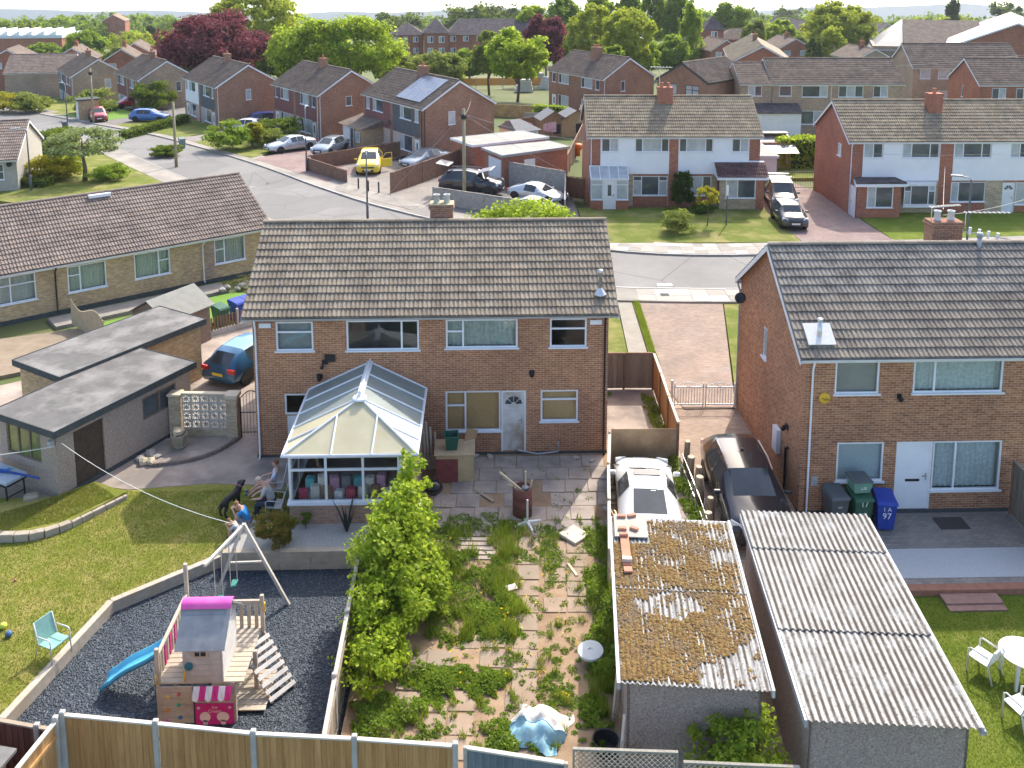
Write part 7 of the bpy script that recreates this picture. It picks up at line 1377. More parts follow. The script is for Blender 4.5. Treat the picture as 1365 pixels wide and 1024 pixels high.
x, y = G(1045+15, 258); dg = thing('driveway_gates', 'black railing gates at the back of the far driveway', 'gate', (21.9,68.0,.1))
m = MB(); m.box(0,2.9,-.02,.02,.1,.14); m.box(0,2.9,-.02,.02,1.3,1.34); m.build('rails', BLACKP, dg)
for k in range(24): m = MB(); m.tube((k*.125+.02,0,.1),(k*.125+.02,0,1.5),.012,.012,4); m.build('bar', BLACKP, dg)
# hipped conservatory of the back house and white bay of the solar house
x, y = G(752, 134); hc = thing('conservatory', 'low hipped grey-roofed conservatory behind the sheds', 'conservatory', (10.6,100.5,-.9), R(-8)); m = MB(); m.box(0,7,0,4,-.5,2.1); m.build('wall', WCLAD, hc); m = MB(); m.add([(-.3,-.3,2.1),(7.3,-.3,2.1),(7.3,4.3,2.1),(-.3,4.3,2.1),(2,2,3.2),(5.2,2,3.2)], [(0,1,5,4),(1,2,5),(2,3,4,5),(3,0,4)]); m.build('roof', T_ROW, hc)
for k in range(5): window(hc, lambda u,d,z: (u,-d,z), .3+k*1.35,1.5+k*1.35,.9,2.0, ((1,None),), rev=-.06, glass=[PANE2], sill=False)
hb = thing('conservatory', 'white bay conservatory on the gable side of the solar house', 'conservatory', (2.2,87.2,-.6), R(30)); m = MB(); m.box(0,2.4,-1.6,1.6,-.3,2.0); m.build('wall', WHITE, hb); m = MB(); m.add([(-.1,-1.8,2),(2.7,-1.8,2),(2.7,1.8,2),(-.1,1.8,2),(.2,0,2.9),(1.4,0,2.9)], [(0,1,5,4),(1,2,5),(2,3,4,5),(3,0,4)]); m.build('roof', nm('slate_felt', (.15,.155,.165), (.2,.205,.215), 3, .8), hb)
for k in range(2): window(hb, lambda u,d,z: (u,-1.6-d,z), .2+k*1.1,1.1+k*1.1,.8,1.9, ((1,None),), rev=-.06, glass=[PANE2], sill=False)
# little garage between the first two houses of the row
x, y = G(452, 198); lg = thing('garage', 'small buff garage with white door and tiled lean-to roof', 'garage', (-11.3,86.2,-.5), R(-58)); m = MB(); m.box(-4.6,0,0,3.4,-.3,2.2); m.build('wall', B_BUFF, lg); m = MB(); m.add([(-4.9,-.4,2.15),(.2,-.4,2.15),(.2,3.5,3.2),(-4.9,3.5,3.2),(-4.9,3.5,2.1),(.2,3.5,2.1)], [(0,1,2,3),(0,3,4),(1,5,2)]); m.build('roof', T_ROW, lg); m = MB(); m.box(-4.4,-2.9,-.04,0,0,1.95); m.build('garage_door', WHITE, lg); window(lg, lambda u,d,z: (u,-d,z), -1.4,-.5,.8,1.8, ((1,None),), rev=-.05, glass=[PANE2]); door(lg, lambda u,d,z: (u,-d,z), -2.6,-1.8,0,2.0, mat=FELT, rev=-.06, style='plain')
fp = thing('porch', 'small buff brick porch with flat felt roof by the blue hatchback', 'porch', (*G(106,161),terr(G(106,161)[1])), R(-58)); m = MB(); m.box(-1.6,0,0,2.2,-.5,2.3); m.build('wall', B_BUFF, fp); m = MB(); m.box(-1.8,.2,-.2,2.3,2.3,2.45); m.build('roof', FELT, fp); m = MB(); m.box(-1.5,-.1,-.05,0,0,2.1); m.build('door', WHITE, fp)
# building site beyond the houses
x, y = G(660, 118); bs_ = thing('site_barrier', 'orange netting round the building site beyond the houses', 'barrier', (x,y,terr(y)), R(2)); 
for k in range(9): m = MB(); m.box(k*2.2-12,k*2.2-11.9,-.05,.05,-.2,1.9); m.build('post', GREYP, bs_)
m = MB(); m.box(-12,7.6,-.02,.02,.5,1.7); m.build('netting', nm('orange_net', (.62,.26,.06), (.7,.38,.12), 5, .8), bs_)
for k, (px, py) in enumerate([(700,122),(716,112),(732,118),(748,113)]):
    x, y = G(px, py); o = thing('building_materials', ['pale stack of blocks left of the site','white stack of boards in the middle of the site','low grey stack of blocks on the site','white stack of panels right on the site'][k], 'materials', (x,y,terr(y)), k*.4); m = MB()
    for q in range(4): m.bbox(-1.6+.2*q,1.2-.1*q,-1,1-.1*q,q*.5,q*.5+.48,.03)
    m.build('stack', nm('site_blocks', (.5,.48,.45), (.62,.6,.57), 2, .9), o)
# ---------------------------------------------------------------- wires
WIRE = nm('wire', (.30,.30,.29), None, rough=.6)
def wire(label, a, b, sag=.4, r=.012, mat=None):
    a, b = Vector(a), Vector(b); pts = [a.lerp(b,k/14)-Vector((0,0,sag*4*(k/14)*(1-k/14))) for k in range(15)]; O = pts[0]; m = MB(); m.path([tuple(p-O) for p in pts], r, 4); o = m.build('overhead_wire', mat or WIRE); o.location = O; return tag(o, label, 'wire')
pt_ = (-1.44,65.1,6.4)
wire('stay wire from the compound pole down to the pavement', pt_, (-7.0,67.3,.1), .0, .018); wire('phone wire from the compound pole to the white-clad house', pt_, (7.5,63.4,4.7), .3); wire('phone wire from the compound pole toward the brick sheds', pt_, (5.8,66.8,1.9), .2); wire('phone wire from the compound pole to the solar house gable', pt_, (-1.2,82.6,4.8), .3)
wire('phone wire from the far pole down to the left', (-44,105.5,4.9), (-57,103,.4), .0, .02); wire('phone wire over the right-hand ridge', (31,61,3.4), (15.9,31.2,8.3), .4); wire('second phone wire over the right-hand ridge', (40,60,3.4), (15.9,31.2,8.1), .6); wire('thin wire crossing the far right rooftops', (30,93,6.3), (62,100,7.5), .4, .02)
wire('phone wire to the second white-clad house corner', (24.6,61,4.3), (36,58,4.9), .2)
# right-hand chimney with aerials
NCX, NCY = 15.85-NX0, 31.0-NY0; ch = chimney(nbr, NCX, NCY, 6.4, 7.98, 1.05, .6, B_BRN, 2, nm('white_pot', (.55,.56,.55), (.63,.64,.63), 6, .7)); ALU = nm('aluminium', (.62,.63,.63), None, rough=.4, metal=.6)
for (dx, dz, ln, az) in ((-.45,.35,1.1,10),(.75,.15,1.5,-6)):
    m = MB(); m.tube((NCX+dx,NCY,7.7),(NCX+dx,NCY,8.1+dz),.016,.016,5); c, s2 = math.cos(R(az)), math.sin(R(az)); b0 = Vector((NCX+dx-.1*c,NCY-.1*s2,8.1+dz)); b1 = Vector((NCX+dx+ln*c,NCY+ln*s2,8.12+dz)); m.tube(b0,b1,.012,.012,5)
    for k in range(10): q = b0.lerp(b1,(k+.5)/10); m.tube(q+Vector((-s2*.12,c*.12,0)),q-Vector((-s2*.12,c*.12,0)),.007,.007,4); m.tube(q+Vector((0,0,.05)),q-Vector((0,0,.05)),.007,.007,4)
    m.build('tv_aerial', ALU, ch)
for k in range(4): m = MB(); m.tube((NCX+.75+k*.33,NCY-.3,7.55-.07*k),(NCX+.78+k*.33,NCY-.3,7.8-.07*k),.05,.05,8); m.build('insulator', WHITE, ch)
m = MB(); m.path([(NCX+.5,NCY-.28,7.66),(NCX+1.2,NCY-.3,7.55),(NCX+2.2,NCY-.3,7.35),(NCX+3.4,NCY-.3,7.3)], .02, 5); m.build('cable', GREYP, ch)
for hh, xx, yy, zz in ((h1,5.2,3.1,8.0),):
    m = MB(); m.tube((xx,yy,zz-.3),(xx,yy,zz+1.5),.025,.025,5); m.tube((xx-.7,yy,zz+1.45),(xx+.9,yy,zz+1.4),.02,.02,4)
    for k in range(7): m.tube((xx-.6+k*.22,yy-.2,zz+1.45),(xx-.6+k*.22,yy+.2,zz+1.45),.012,.012,4)
    m.build('tv_aerial', ALU, hh)
# ---------------------------------------------------------------- play area
def plankbox(name, mat, par, x0, x1, y0, y1, z0, z1, b=.006): m = MB(); m.bbox(x0,x1,y0,y1,z0,z1,b); return m.build(name, mat, par)
SLEEP = nm('sleeper_timber', (.35,.29,.215), (.46,.39,.30), 3, .9, .3, 30)
rw_ = thing('sleeper_wall', 'retaining wall of stacked grey sleepers above the slate bed', 'wall', (-7.47,24.62,-.3))
for r_ in range(3):
    for (a, b) in (((0,2.5),(2.5,4.0)) if r_ % 2 else ((0,1.6),(1.6,4.0))): plankbox('sleeper', SLEEP, rw_, a+.005, b-.005, -.1, .1, r_*.19, r_*.19+.185, .01)
ed = thing('sleeper_edging', 'pale timber edging between lawn and slate bed', 'edging', (0,0,0)); ep = [(-11.35,15.4),(-10.85,19.0),(-9.95,22.92),(-7.55,24.82)]
for a, b in zip(ep, ep[1:]):
    a, b = Vector(a), Vector(b); d = b-a; n = max(1,int(d.length/2.4)); 
    for k in range(n): p = a+d*k/n; m = MB(); m.bbox(.005,d.length/n-.005,-.09,.09,-.55,.03,.008, TM((p.x,p.y,0), math.atan2(d.y,d.x))); m.build('sleeper', TIMBER, ed)
PLK = nm('play_timber', (.40,.34,.26), (.51,.44,.35), 4, .85, .2, 40); PLG = nm('silvered_timber', (.40,.37,.33), (.52,.49,.44), 4, .85, .2, 40); PINK = nm('pink_panel', (.55,.02,.19), (.62,.04,.24), 4, .5); PKL = nm('pink_fabric', (.62,.08,.36), (.68,.14,.42), 4, .7)
pt = thing('play_tower', 'wooden play tower with cabin, climbing wall and pink ice-cream counter', 'play tower', (-7.43,19.1,-.3)); X1, Y1, DZ = 1.65, 1.55, 1.0
for (x,y,h) in ((0,0,1.85),(0,2.15,2.45),(1.68,0,1.0),(1.95,1.7,1.9),(0,1.1,1.0),(1.95,.9,1.05)): plankbox('post', PLK, pt, x, x+.09, y, y+.09, 0, h, .008)
for k in range(14): plankbox('deck_board', PLK, pt, .02, 1.95, .02+k*.155, .165+k*.155, DZ-.02, DZ+.02)
for k in range(6): plankbox('wall_plank', PLK, pt, .1, .82, -.035, -.005, .04+k*.155, .185+k*.155)
for k, (x, z, c) in enumerate([(.28,.72,(.7,.5,.05)),(.52,.78,(.5,.08,.08)),(.5,.52,(.05,.35,.2)),(.25,.4,(.65,.2,.05)),(.52,.2,(.04,.15,.35)),(.2,.12,(.6,.1,.3))]): o = obj('climbing_hold', rock(.055,30+k,nm('hold_%d' % k, c, None, rough=.5)), pt, (x,-.05,z))
# ice-cream counter
m = MB(); m.bbox(.86,1.72,-.05,-.015,0,.52,.008); cn = m.build('counter_panel', PINK, pt)
PALEP = nm('cream_paint', (.80,.62,.55), None, rough=.6)
for (x, z, sx, sz, mt) in ((1.08,.2,.12,.13,PALEP),(1.48,.2,.14,.12,PALEP)): m = MB(); m.lathe([(0,0),(1,0),(1,.006),(0,.006)], 18, (0,0,0), TM((x,-.052,z),0,R(90)) @ Matrix.Diagonal((sx,sz,1,1))); m.box(x-.05,x+.05,-.058,-.052,z-.2,z-.08); m.build('painted_motif', mt, cn)
for (x, z) in ((.94,.43),(1.64,.43)):
    m = MB(); pts = [(.05 if k%2==0 else .022) for k in range(10)]; m.add([(x+pts[k]*math.sin(k*math.pi/5),-.053,z+pts[k]*math.cos(k*math.pi/5)) for k in range(10)], [tuple(range(10))]); m.build('painted_star', PALEP, cn)
text_obj('lettering', 'Ice', .11, TM((1.3,-.053,.44),0,R(90)), PALEP, cn); text_obj('lettering', 'Cream', .11, TM((1.3,-.053,.34),0,R(90)), PALEP, cn)
for k in range(6):
    m = MB(); x = .86+k*.143; n = 6; v0 = [(x,-.06,.98),(x+.143,-.06,.98)]+[(x+.0715+.0715*math.cos(-math.pi*q/n),-.22,.80+.075*math.sin(-math.pi*q/n)) for q in range(n+1)]; m.add(v0, [tuple([1,0]+list(range(2+n,1,-1)))]); m.build('awning_stripe', PINK if k%2 else WOODW, pt)
plankbox('counter_shelf', PLK, pt, .86, 1.72, -.02, .22, .52, .55)
for k in range(8): plankbox('floor_board', PLK, pt, .9, 2.35, .25+k*.16, .4+k*.16, .06, .09)
# cabin
cz = DZ+.02; ch_ = 1.0
for k in range(7): plankbox('cabin_plank', PLG, pt, .62, 1.48, .02, .05, cz+k*.142, cz+k*.142+.139)
for (a, b) in ((.62,.9),(1.22,1.48)): pass
wn = MB(); wn.box(.86,1.2,-.01,.018,cz+.62,cz+.95); wn = wn.build('cabin_window', PLK, pt); m = MB(); m.box(.91,1.15,-.02,-.011,cz+.67,cz+.9); m.build('opening', DARKIN, wn); m = MB(); m.box(1.02,1.04,-.028,-.0205,cz+.67,cz+.9); m.box(.91,1.15,-.03,-.0285,cz+.78,cz+.795); m.build('glazing_bar', PLK, wn)
CR_ = nm('pale_cabin_boards', (.52,.50,.47), (.64,.62,.58), 5, .85, .2, 40)
for k in range(7): plankbox('cabin_plank', CR_, pt, 1.485, 1.515, .02, 1.15, cz+k*.142, cz+k*.142+.139)
for k in range(7): plankbox('cabin_plank', PLG, pt, .59, .615, .35, 1.15, cz+k*.142, cz+k*.142+.139)
m = MB(); m.add([(1.5,.02,cz+1.0),(1.5,1.15,cz+1.0),(1.5,.6,cz+1.62)], [(0,1,2)]); m.build('gable', CR_, pt)
ROOFG = nm('slate_grey_boards', (.20,.215,.225), (.29,.30,.305), 4, .85, .3, 30)
p_ = math.atan2(.66,.72)
for k in range(4):
    for sgn in (0,1):
        M = slope_M(.52,-.14,cz+.88,p_) if not sgn else slope_M(1.62,1.34,cz+.88,p_,True); m = MB(); m.box(0,1.1,k*.235,k*.235+.245,.0-.01*(k%2),.022-.008*(k%2)+.012, M @ TM((0,0,.012*(3-k)))); m.build('roof_board', ROOFG, pt)
m = MB(); n = 8; m.loft([[(x,.6+.17*math.cos(math.pi*q/n),cz+1.50+.14*math.sin(math.pi*q/n)) for q in range(n+1)] for x in (.5,1.64)], False); m.build('ridge_cover', PKL, pt, True)
# railings, slide, ramp
plankbox('hand_rail', PLK, pt, .0, .08, .1, 2.15, DZ+.62, DZ+.68)
for k in range(9): plankbox('baluster', PINK if k in (2,4,6) else PLK, pt, .02, .05, .22+k*.17, .31+k*.17, DZ+.02, DZ+.62)
plankbox('hand_rail', PLK, pt, 1.2, 1.95, 1.75, 1.82, DZ+.68, DZ+.74)
for k in range(4): plankbox('baluster', PLK, pt, 1.25+k*.18, 1.34+k*.18, 1.77, 1.8, DZ+.02, DZ+.68)
YEL = nm('yellow_handle', (.70,.42,.02), None, rough=.4)
for (x,y,z) in ((.04,-.03,DZ+.05),(.68,-.01,DZ+.1),(2.07,1.72,DZ+.5)): m = MB(); m.path([(x,y,z),(x+.0,y-.07,z+.03),(x,y-.07,z+.2),(x,y,z+.23)], .018, 6); m.build('grab_handle', YEL, pt, True)
m = MB(); m.lathe([(.09,0),(.1,.02),(.04,.03),(0,.03)], 12, (0,0,0), TM((.76,.0,cz+.42),0,R(90))); m.build('steering_wheel', nm('teal_plastic', (.03,.16,.2), None, rough=.4), pt)
sl_ = thing('slide', 'wavy pale blue plastic slide coming off the play tower', 'slide', (-7.43,20.5,-.3)); BLS = nm('blue_slide_plastic', (.08,.42,.62), (.11,.47,.67), 2, .35, spec=.4); rings = []
for k in range(15):
    t = k/14; x = -.0-1.62*t; z = 1.05*(1-t)**1.0+.10-.14*math.sin(t*math.pi*2)*.55+ (.06 if t > .9 else 0); y = -.35*t; e = .10; rings.append([(x,y-.25,z+e),(x,y-.23,z+e),(x,y-.19,z),(x,y+.19,z),(x,y+.23,z+e),(x,y+.25,z+e),(x,y+.25,z-.03),(x,y-.25,z-.03)])
m = MB(); m.loft(rings, True, True); m.build('chute', BLS, sl_, True)
rp = thing('climbing_ramp', 'sloping slatted climbing ramp at the right of the play tower', 'ramp', (-5.6,20.5,.68), R(-38)); 
Mr = TM((0,0,0),0,0,R(43)); 
for y in (-.33,.30): m = MB(); m.bbox(0,1.42,y,y+.045,-.05,.05,.006, Mr); m.build('side_rail', PLK, rp)
for k in range(8): m = MB(); m.bbox(.08+k*.172,.18+k*.172,-.38,.38,.051,.075,.005, Mr); m.build('slat', CR_, rp)
sg = thing('swing_frame', 'pale timber swing beam on an A-frame behind the play tower', 'swing', (-6.35,22.85,-.3)); SWT = nm('swing_timber', (.50,.45,.38), (.60,.56,.49), 4, .8)
m = MB(); m.tube((0,.05,2.45),(-.55,-1.6,2.42),.05,.05,4); m.build('beam', SWT, sg); m = MB(); m.tube((0,0,2.5),(1.05,.2,0),.055,.055,4); m.build('leg', SWT, sg); m = MB(); m.tube((0,0,2.5),(-1.0,.15,0),.055,.055,4); m.build('leg', SWT, sg); m = MB(); m.tube((-.45,.07,1.35),(.5,.1,1.35),.03,.03,4); m.build('crossbar', SWT, sg)
for k, q in enumerate((.25,.42,.62,.8)): m = MB(); m.path([(-.55*q,-1.6*q+.05,2.4),(-.55*q+.02,-1.6*q,1.2)], .012, 5); m.build('rope', nm('rope', (.5,.45,.38), None, rough=.9), sg)
for q0, q1 in ((.25,.42),(.62,.8)): m = MB(); m.bbox(-.55*q0-.1,-.55*q1+.14,-1.6*q1,-1.6*q0,.92+.25,.95+.25,.008); m.build('swing_seat', nm('green_seat', (.05,.25,.2), None, rough=.5), sg)
wire('white washing line from the garage corner to the swing frame', (-13.2,27.7,1.95), (-6.4,22.8,2.18), .35, .008, nm('line_white', (.62,.66,.6), None, rough=.6)); wire('short washing line from the garage corner to the left', (-13.4,27.6,1.9), (-17.0,27.0,1.75), .05, .012, nm('line_white', (.62,.66,.6), None, rough=.6))
# slate chips lying loose (uncountable)
rg = np.random.default_rng(9); P = []
while len(P) < 16000:
    x, y = rg.uniform(-11,-3.4), rg.uniform(16.8,24.7)
    if y > 22.92+(x+9.95)*.79 and x > -9.95: pass
    if (x < -9.95 and x < -10.85+(y-19)*.23-.02) or (y > 22.92+max(0,(x+9.95))*.79-.12): continue
    P.append((x,y,-.295))
v, f = blobs(0, P, .012, .034, .5, 8)
t = NT('slate_chip'); t.rough(.6); g_ = t.new('ShaderNodeNewGeometry'); t.col(t.ramp(g_.outputs['Random Per Island'], [(0,(.009,.016,.026)),(.6,(.021,.036,.055)),(.9,(.038,.056,.08)),(1,(.11,.13,.15))])); tag(npmesh('slate_chips', v, f, t.mat), 'loose dark slate chippings covering the play area', 'gravel', None, 'stuff')
# ---------------------------------------------------------------- garden furniture and clutter
def armchair(label, loc, rz, frame, seat, group=None, hb=.92, sling=True, name='garden_chair', slats=False):
    c = thing(name, label, 'chair', loc, rz, group); r = .016 if not slats else .022     # faces -y
    for s_ in (-1,1):
        m = MB(); m.path([(s_*.27,-.27,0),(s_*.27,-.26,.62),(s_*.27,-.2,.66),(s_*.27,.2,.62)], r, 6); m.build('front_leg', frame, c, True); m = MB(); m.path([(s_*.27,.33,0),(s_*.26,.2,.42),(s_*.25,.33,hb)], r, 6); m.build('back_leg', frame, c, True)
    m = MB(); n = 5
    m.loft([[(-.25,y,z),(.25,y,z),(.25,y,z-.02),(-.25,y,z-.02)] for y, z in ((-.28,.44),(-.1,.42),(.2,.40))], True, True); m.build('seat', seat, c)
    if slats:
        for k in range(5): m = MB(); x = -.19+k*.095; m.path([(x,.21,.42),(x*1.05,.27,.65),(x*1.0,.33,hb-.04)], .022, 5); m.build('back_slat', seat, c)
        m = MB(); m.path([(-.25,.33,hb-.03),(0,.345,hb),(.25,.33,hb-.03)], .03, 6); m.build('top_rail', seat, c)
    else: m = MB(); m.loft([[(-.24,y,z),(.24,y,z),(.24,y+.02,z),(-.24,y+.02,z)] for y, z in ((.2,.41),(.26,.62),(.33,hb))], True, True); m.build('backrest', seat, c)
    return c
STEELW = nm('pale_tube', (.60,.62,.60), (.68,.70,.68), 5, .4); TEAL = nm('teal_sling', (.20,.40,.36), (.27,.48,.43), 6, .8); WPL = nm('white_plastic', (.78,.78,.76), (.70,.70,.68), 4, .4)
armchair('teal sling garden chair standing on the left lawn', (-10.55,20.95,0), R(62), STEELW, TEAL, sc if False else None)
for k, (px, py, c, lab) in enumerate([(5,838,(.55,.60,.08),'yellow-green ball at the left picture edge'),(12,849,(.06,.12,.22),'dark blue ball on the left lawn'),(20,775,(.4,.1,.1),'small red ball on the lawn')]):
    x, y = G(px, py); m = MB(); m.lathe([(.0,0),(.06,.012),(.1,.05),(.11,.1),(.1,.15),(.06,.19),(0,.2)], 14); o = m.build('ball', nm('ball_%d' % k, c, tuple(min(1,q*1.4) for q in c), 9, .6), None, True); o.location = (x,y,.0); o.scale = (.8,)*3 if k < 2 else (.35,)*3; tag(o, lab, 'ball')
armchair('white plastic garden chair nearest the round table', (11.95,19.95,-.16), R(215), WPL, WPL, 'white plastic chairs', .85, slats=True); armchair('white plastic garden chair nearer the viewer on the right lawn', (12.0,18.45,-.16), R(200), WPL, WPL, 'white plastic chairs', .85, slats=True)
tb = thing('garden_table', 'round white plastic garden table at the right picture edge', 'table', (12.75,19.7,-.16)); m = MB(); m.lathe([(0,.68),(.52,.68),(.56,.70),(.56,.72),(.5,.73),(0,.73)], 28); m.build('table_top', WPL, tb, False)
for k in range(4): a = R(45+90*k); m = MB(); m.path([(.42*math.cos(a),.42*math.sin(a),.69),(.46*math.cos(a),.46*math.sin(a),.3),(.5*math.cos(a),.5*math.sin(a),0)], [.05,.045,.035], 6); m.build('leg', WPL, tb)
# games table by the garage
at_ = thing('games_table', 'small games table with blue toys against the garage at far left', 'table', (-15.3,28.0,0), R(-28)); m = MB(); m.bbox(-.75,.75,-.38,.38,.74,.86,.02); m.build('table_top', nm('table_grey_blue', (.30,.36,.42), (.40,.46,.52), 4, .5), at_); m = MB(); m.box(-.77,.77,-.4,.4,.70,.738); m.build('frame', BLACKP, at_)
for x in (-.65,.65):
    for y in (-.3,.3): m = MB(); m.tube((x,y,0),(x*.95,y,.70),.03,.03,6); m.build('leg', BLACKP, at_)
    m = MB(); m.tube((x,-.3,.3),(x,.3,.3),.02); m.build('brace', BLACKP, at_)
for k in range(7): m = MB(); m.bbox(-.09,.09,-.05,.05,0,.07,.02); o = m.build('toy_block', nm('toy_%d' % (k%3), [(.02,.12,.5),(.08,.3,.6),(.4,.5,.05)][k%3], None, rough=.5)); o.location = (-15.3+.16*math.cos(k*1.7)*(1+k*.25)*.6, 27.98+.1*math.sin(k*2.1)*(1+k*.2)*.6, .862); o.rotation_euler = (0,0,k); tag(o, ['blue toy block at the centre of the games table','light blue toy block near the centre of the games table','yellow-green toy block left on the games table','blue toy block beside the yellow-green one','light blue toy block at the near side of the games table','yellow-green toy block right on the games table','blue toy block at the far end of the games table'][k], 'toy', 'toys on the games table')
m = MB(); m.bbox(0,2.3,-.03,.03,0,.05,.006); o = m.build('blue_batten', nm('blue_batten', (.03,.08,.30), None, rough=.6)); o.matrix_world = TM((-16.2,28.15,1.02), R(-12), 0, R(6)); tag(o, 'long dark blue batten lying across the games table', 'batten')
m = MB(); m.bbox(-.22,.22,-.16,.16,0,.35,.06); o = m.build('stone_block', nm('pot_stone', (.27,.23,.16), (.35,.30,.22), 6, .9, .5, 20)); o.location = (-14.2,27.55,0); o.rotation_euler = (0,0,.4); tag(o, 'rough stone block at the garage corner', 'stone')
# clutter by the back wall
cb = thing('plywood_cabinet', 'improvised plywood cabinet with maroon door near the back door', 'cabinet', (-1.62,28.45,0), 0); PLYM = nm('ply_pale', (.50,.36,.19), (.60,.46,.27), 4, .85)
m = MB(); m.box(0,1.22,0,.9,0,.95); m.build('carcass', PLYM, cb); m = MB(); m.bbox(-.06,1.27,-.06,1.0,.951,.985,.005); m.build('top_board', nm('ply_top', (.42,.30,.18), (.5,.38,.24), 4, .85), cb); m = MB(); m.bbox(.0,.72,-.03,-.002,.02,.82,.006); m.build('maroon_door', nm('maroon_paint', (.20,.05,.05), (.27,.08,.07), 5, .7), cb)
tbn = thing('plant_tub', 'dark green square plastic tub on the plywood cabinet', 'tub', (-1.12,28.85,.985), .1); m = MB(); q = [(-.2,-.2),(.2,-.2),(.2,.2),(-.2,.2)]; m.loft([[(x*.8,y*.8,0) for x,y in q],[(x*1.1,y*1.1,.42) for x,y in q],[(x*1.2,y*1.2,.43) for x,y in q],[(x*1.2,y*1.2,.5) for x,y in q],[(x*1.0,y*1.0,.5) for x,y in q],[(x*.75,y*.75,.05) for x,y in q]], True, True); m.build('tub', nm('green_tub', (.02,.09,.065), (.03,.12,.085), 3, .5), tbn)
m = MB(); m.bbox(0,.4,0,.025,0,.42,.005); o = m.build('plywood_offcut', nm('brown_offcut', (.30,.18,.09), (.38,.24,.13), 4, .85)); o.matrix_world = TM((-.72,29.3,.99), .3, R(-14), R(20)); tag(o, 'plywood offcut leaning on the wall behind the green tub', 'board')
for k in range(4): m = MB(); m.bbox(-.035,.035,-.015,.015,0,1.75-.2*k,.004); o = m.build('leaning_plank', TIMBER); o.matrix_world = TM((-2.0+.1*k,29.3+.08*k,0), R(10*k), R(-16+4*k), R(-4+2*k)); tag(o, ['tallest grey plank leaning by the conservatory','second grey plank leaning by the conservatory','third grey plank leaning by the conservatory','shortest grey plank leaning by the conservatory'][k], 'plank', 'planks leaning by the conservatory')
bq = thing('kettle_barbecue', 'black kettle barbecue with domed lid beside the shrub', 'barbecue', (-1.62,26.9,0)); m = MB(); m.lathe([(.0,.0),(.2,.04),(.29,.14),(.3,.2)], 18, (0,0,.55)); m.build('bowl', BLACKP, bq, True); m = MB(); m.lathe([(.3,0),(.28,.08),(.2,.17),(.06,.21),(0,.21)], 18, (0,0,.76)); m.build('lid', nm('black_enamel', (.015,.015,.016), None, rough=.12), bq, True)
for k in range(3): a = 2*math.pi*k/3+.5; m = MB(); m.tube((.16*math.cos(a),.16*math.sin(a),.6),(.3*math.cos(a),.3*math.sin(a),0),.014,.014,6); m.build('leg', LEAD, bq)
m = MB(); m.bbox(-.22,.22,-.02,.02,0,.5,.018); o = m.build('metal_panel', GREYP); o.matrix_world = TM((-1.75,27.6,.05), 0, R(-20)); tag(o, 'grey metal panel leaning behind the kettle barbecue', 'panel')
br_ = thing('oil_drum', 'rusty maroon oil drum full of scrap timber on the patio', 'drum', (1.12,26.6,0)); RUST = nm('rusty_maroon', (.17,.055,.045), (.26,.10,.07), 5, .75, .3, 30, c3=(.12,.05,.04), s3=2.); m = MB(); m.lathe([(.28,0),(.3,.01),(.3,.3),(.31,.32),(.3,.34),(.3,.62),(.31,.64),(.3,.66),(.3,.9),(.29,.91),(.27,.9),(.27,.72),(0,.7)], 22); m.build('drum', RUST, br_, True)
for k, (x, y, z, dx, dy, dz, r, lab) in enumerate([(.05,.0,.72,-.75,.1,.62,.04,'long pale timber sticking out of the drum to the left'),(-.05,.05,.72,-.4,.0,.25,.04,'short pale timber lying on the drum rim'),(.1,.05,.72,.0,.1,.62,.04,'upright pale timber sticking out of the drum'),(.2,0,.75,.1,.05,.35,.035,'short timber end at the right of the drum')]): m = MB(); m.tube((x,y,z),(x+dx,y+dy,z+dz),r,r,4); o = m.build('scrap_timber', nm('pale_scrap', (.52,.42,.28), (.62,.52,.37), 6, .85)); o.location = (1.12,26.6,.0); tag(o, lab, 'timber', 'timber in the oil drum')
o = obj('scrap_lump', rock(.14,77,nm('grey_scrap', (.2,.2,.2), (.33,.32,.3), 9, .8)), None, (1.2,26.65,.83)); tag(o, 'grey crumpled scrap on top of the drum', 'scrap')
ps = thing('parasol_base', 'white four-armed parasol stand in front of the drum', 'parasol stand', (1.25,26.1,0), .35); m = MB(); m.tube((0,0,.03),(0,0,.78),.035,.03,8); m.build('upright', WPL, ps)
for k in range(4): a = k*math.pi/2; m = MB(); m.loft([[(0.0,-.06,0),(.0,.06,0),(.0,.04,.09),(.0,-.04,.09)],[(.44,-.04,0),(.44,.04,0),(.44,.03,.03),(.44,-.03,.03)]], True, True, TM((0,0,0),a)); m.build('arm', WPL, ps)
m = MB(); m.bbox(-.33,.33,-.33,.33,0,.09,.012); o = m.build('loose_slab', nm('pale_slab', (.52,.46,.37), (.60,.54,.45), 4, .9)); o.location = (2.6,25.4,.02); o.rotation_euler = (.03,.02,.75); tag(o, 'loose square paving slab lying askew on the soil', 'slab')
m = MB(); m.lathe([(0,0),(.31,0),(.32,.03),(.31,.07),(.06,.085),(.045,.06),(0,.06)], 26); o = m.build('round_disc', nm('pale_disc', (.52,.55,.55), (.62,.65,.64), 3, .7)); o.location = (2.52,20.42,.22); o.rotation_euler = (.06,-.05,0); tag(o, 'round pale disc lid among the ivy by the garage', 'lid')
m = MB(); m.bbox(-.04,.04,-.3,.3,0,.03,.004); o = m.build('wood_offcut', nm('pale_scrap', (.52,.42,.28), (.62,.52,.37), 6, .85)); o.location = (2.4,23.85,.02); o.rotation_euler = (0,0,.35); tag(o, 'short pale wood offcut on the bare soil', 'offcut')
m = MB(); m.bbox(-.14,.14,-.1,.1,0,.02,.004); o = m.build('litter', nm('litter_white', (.7,.68,.66), (.6,.4,.35), 9, .8)); o.location = (.68,22.95,.16); o.rotation_euler = (.1,0,.4); tag(o, 'crumpled white paper on the weeds', 'litter')
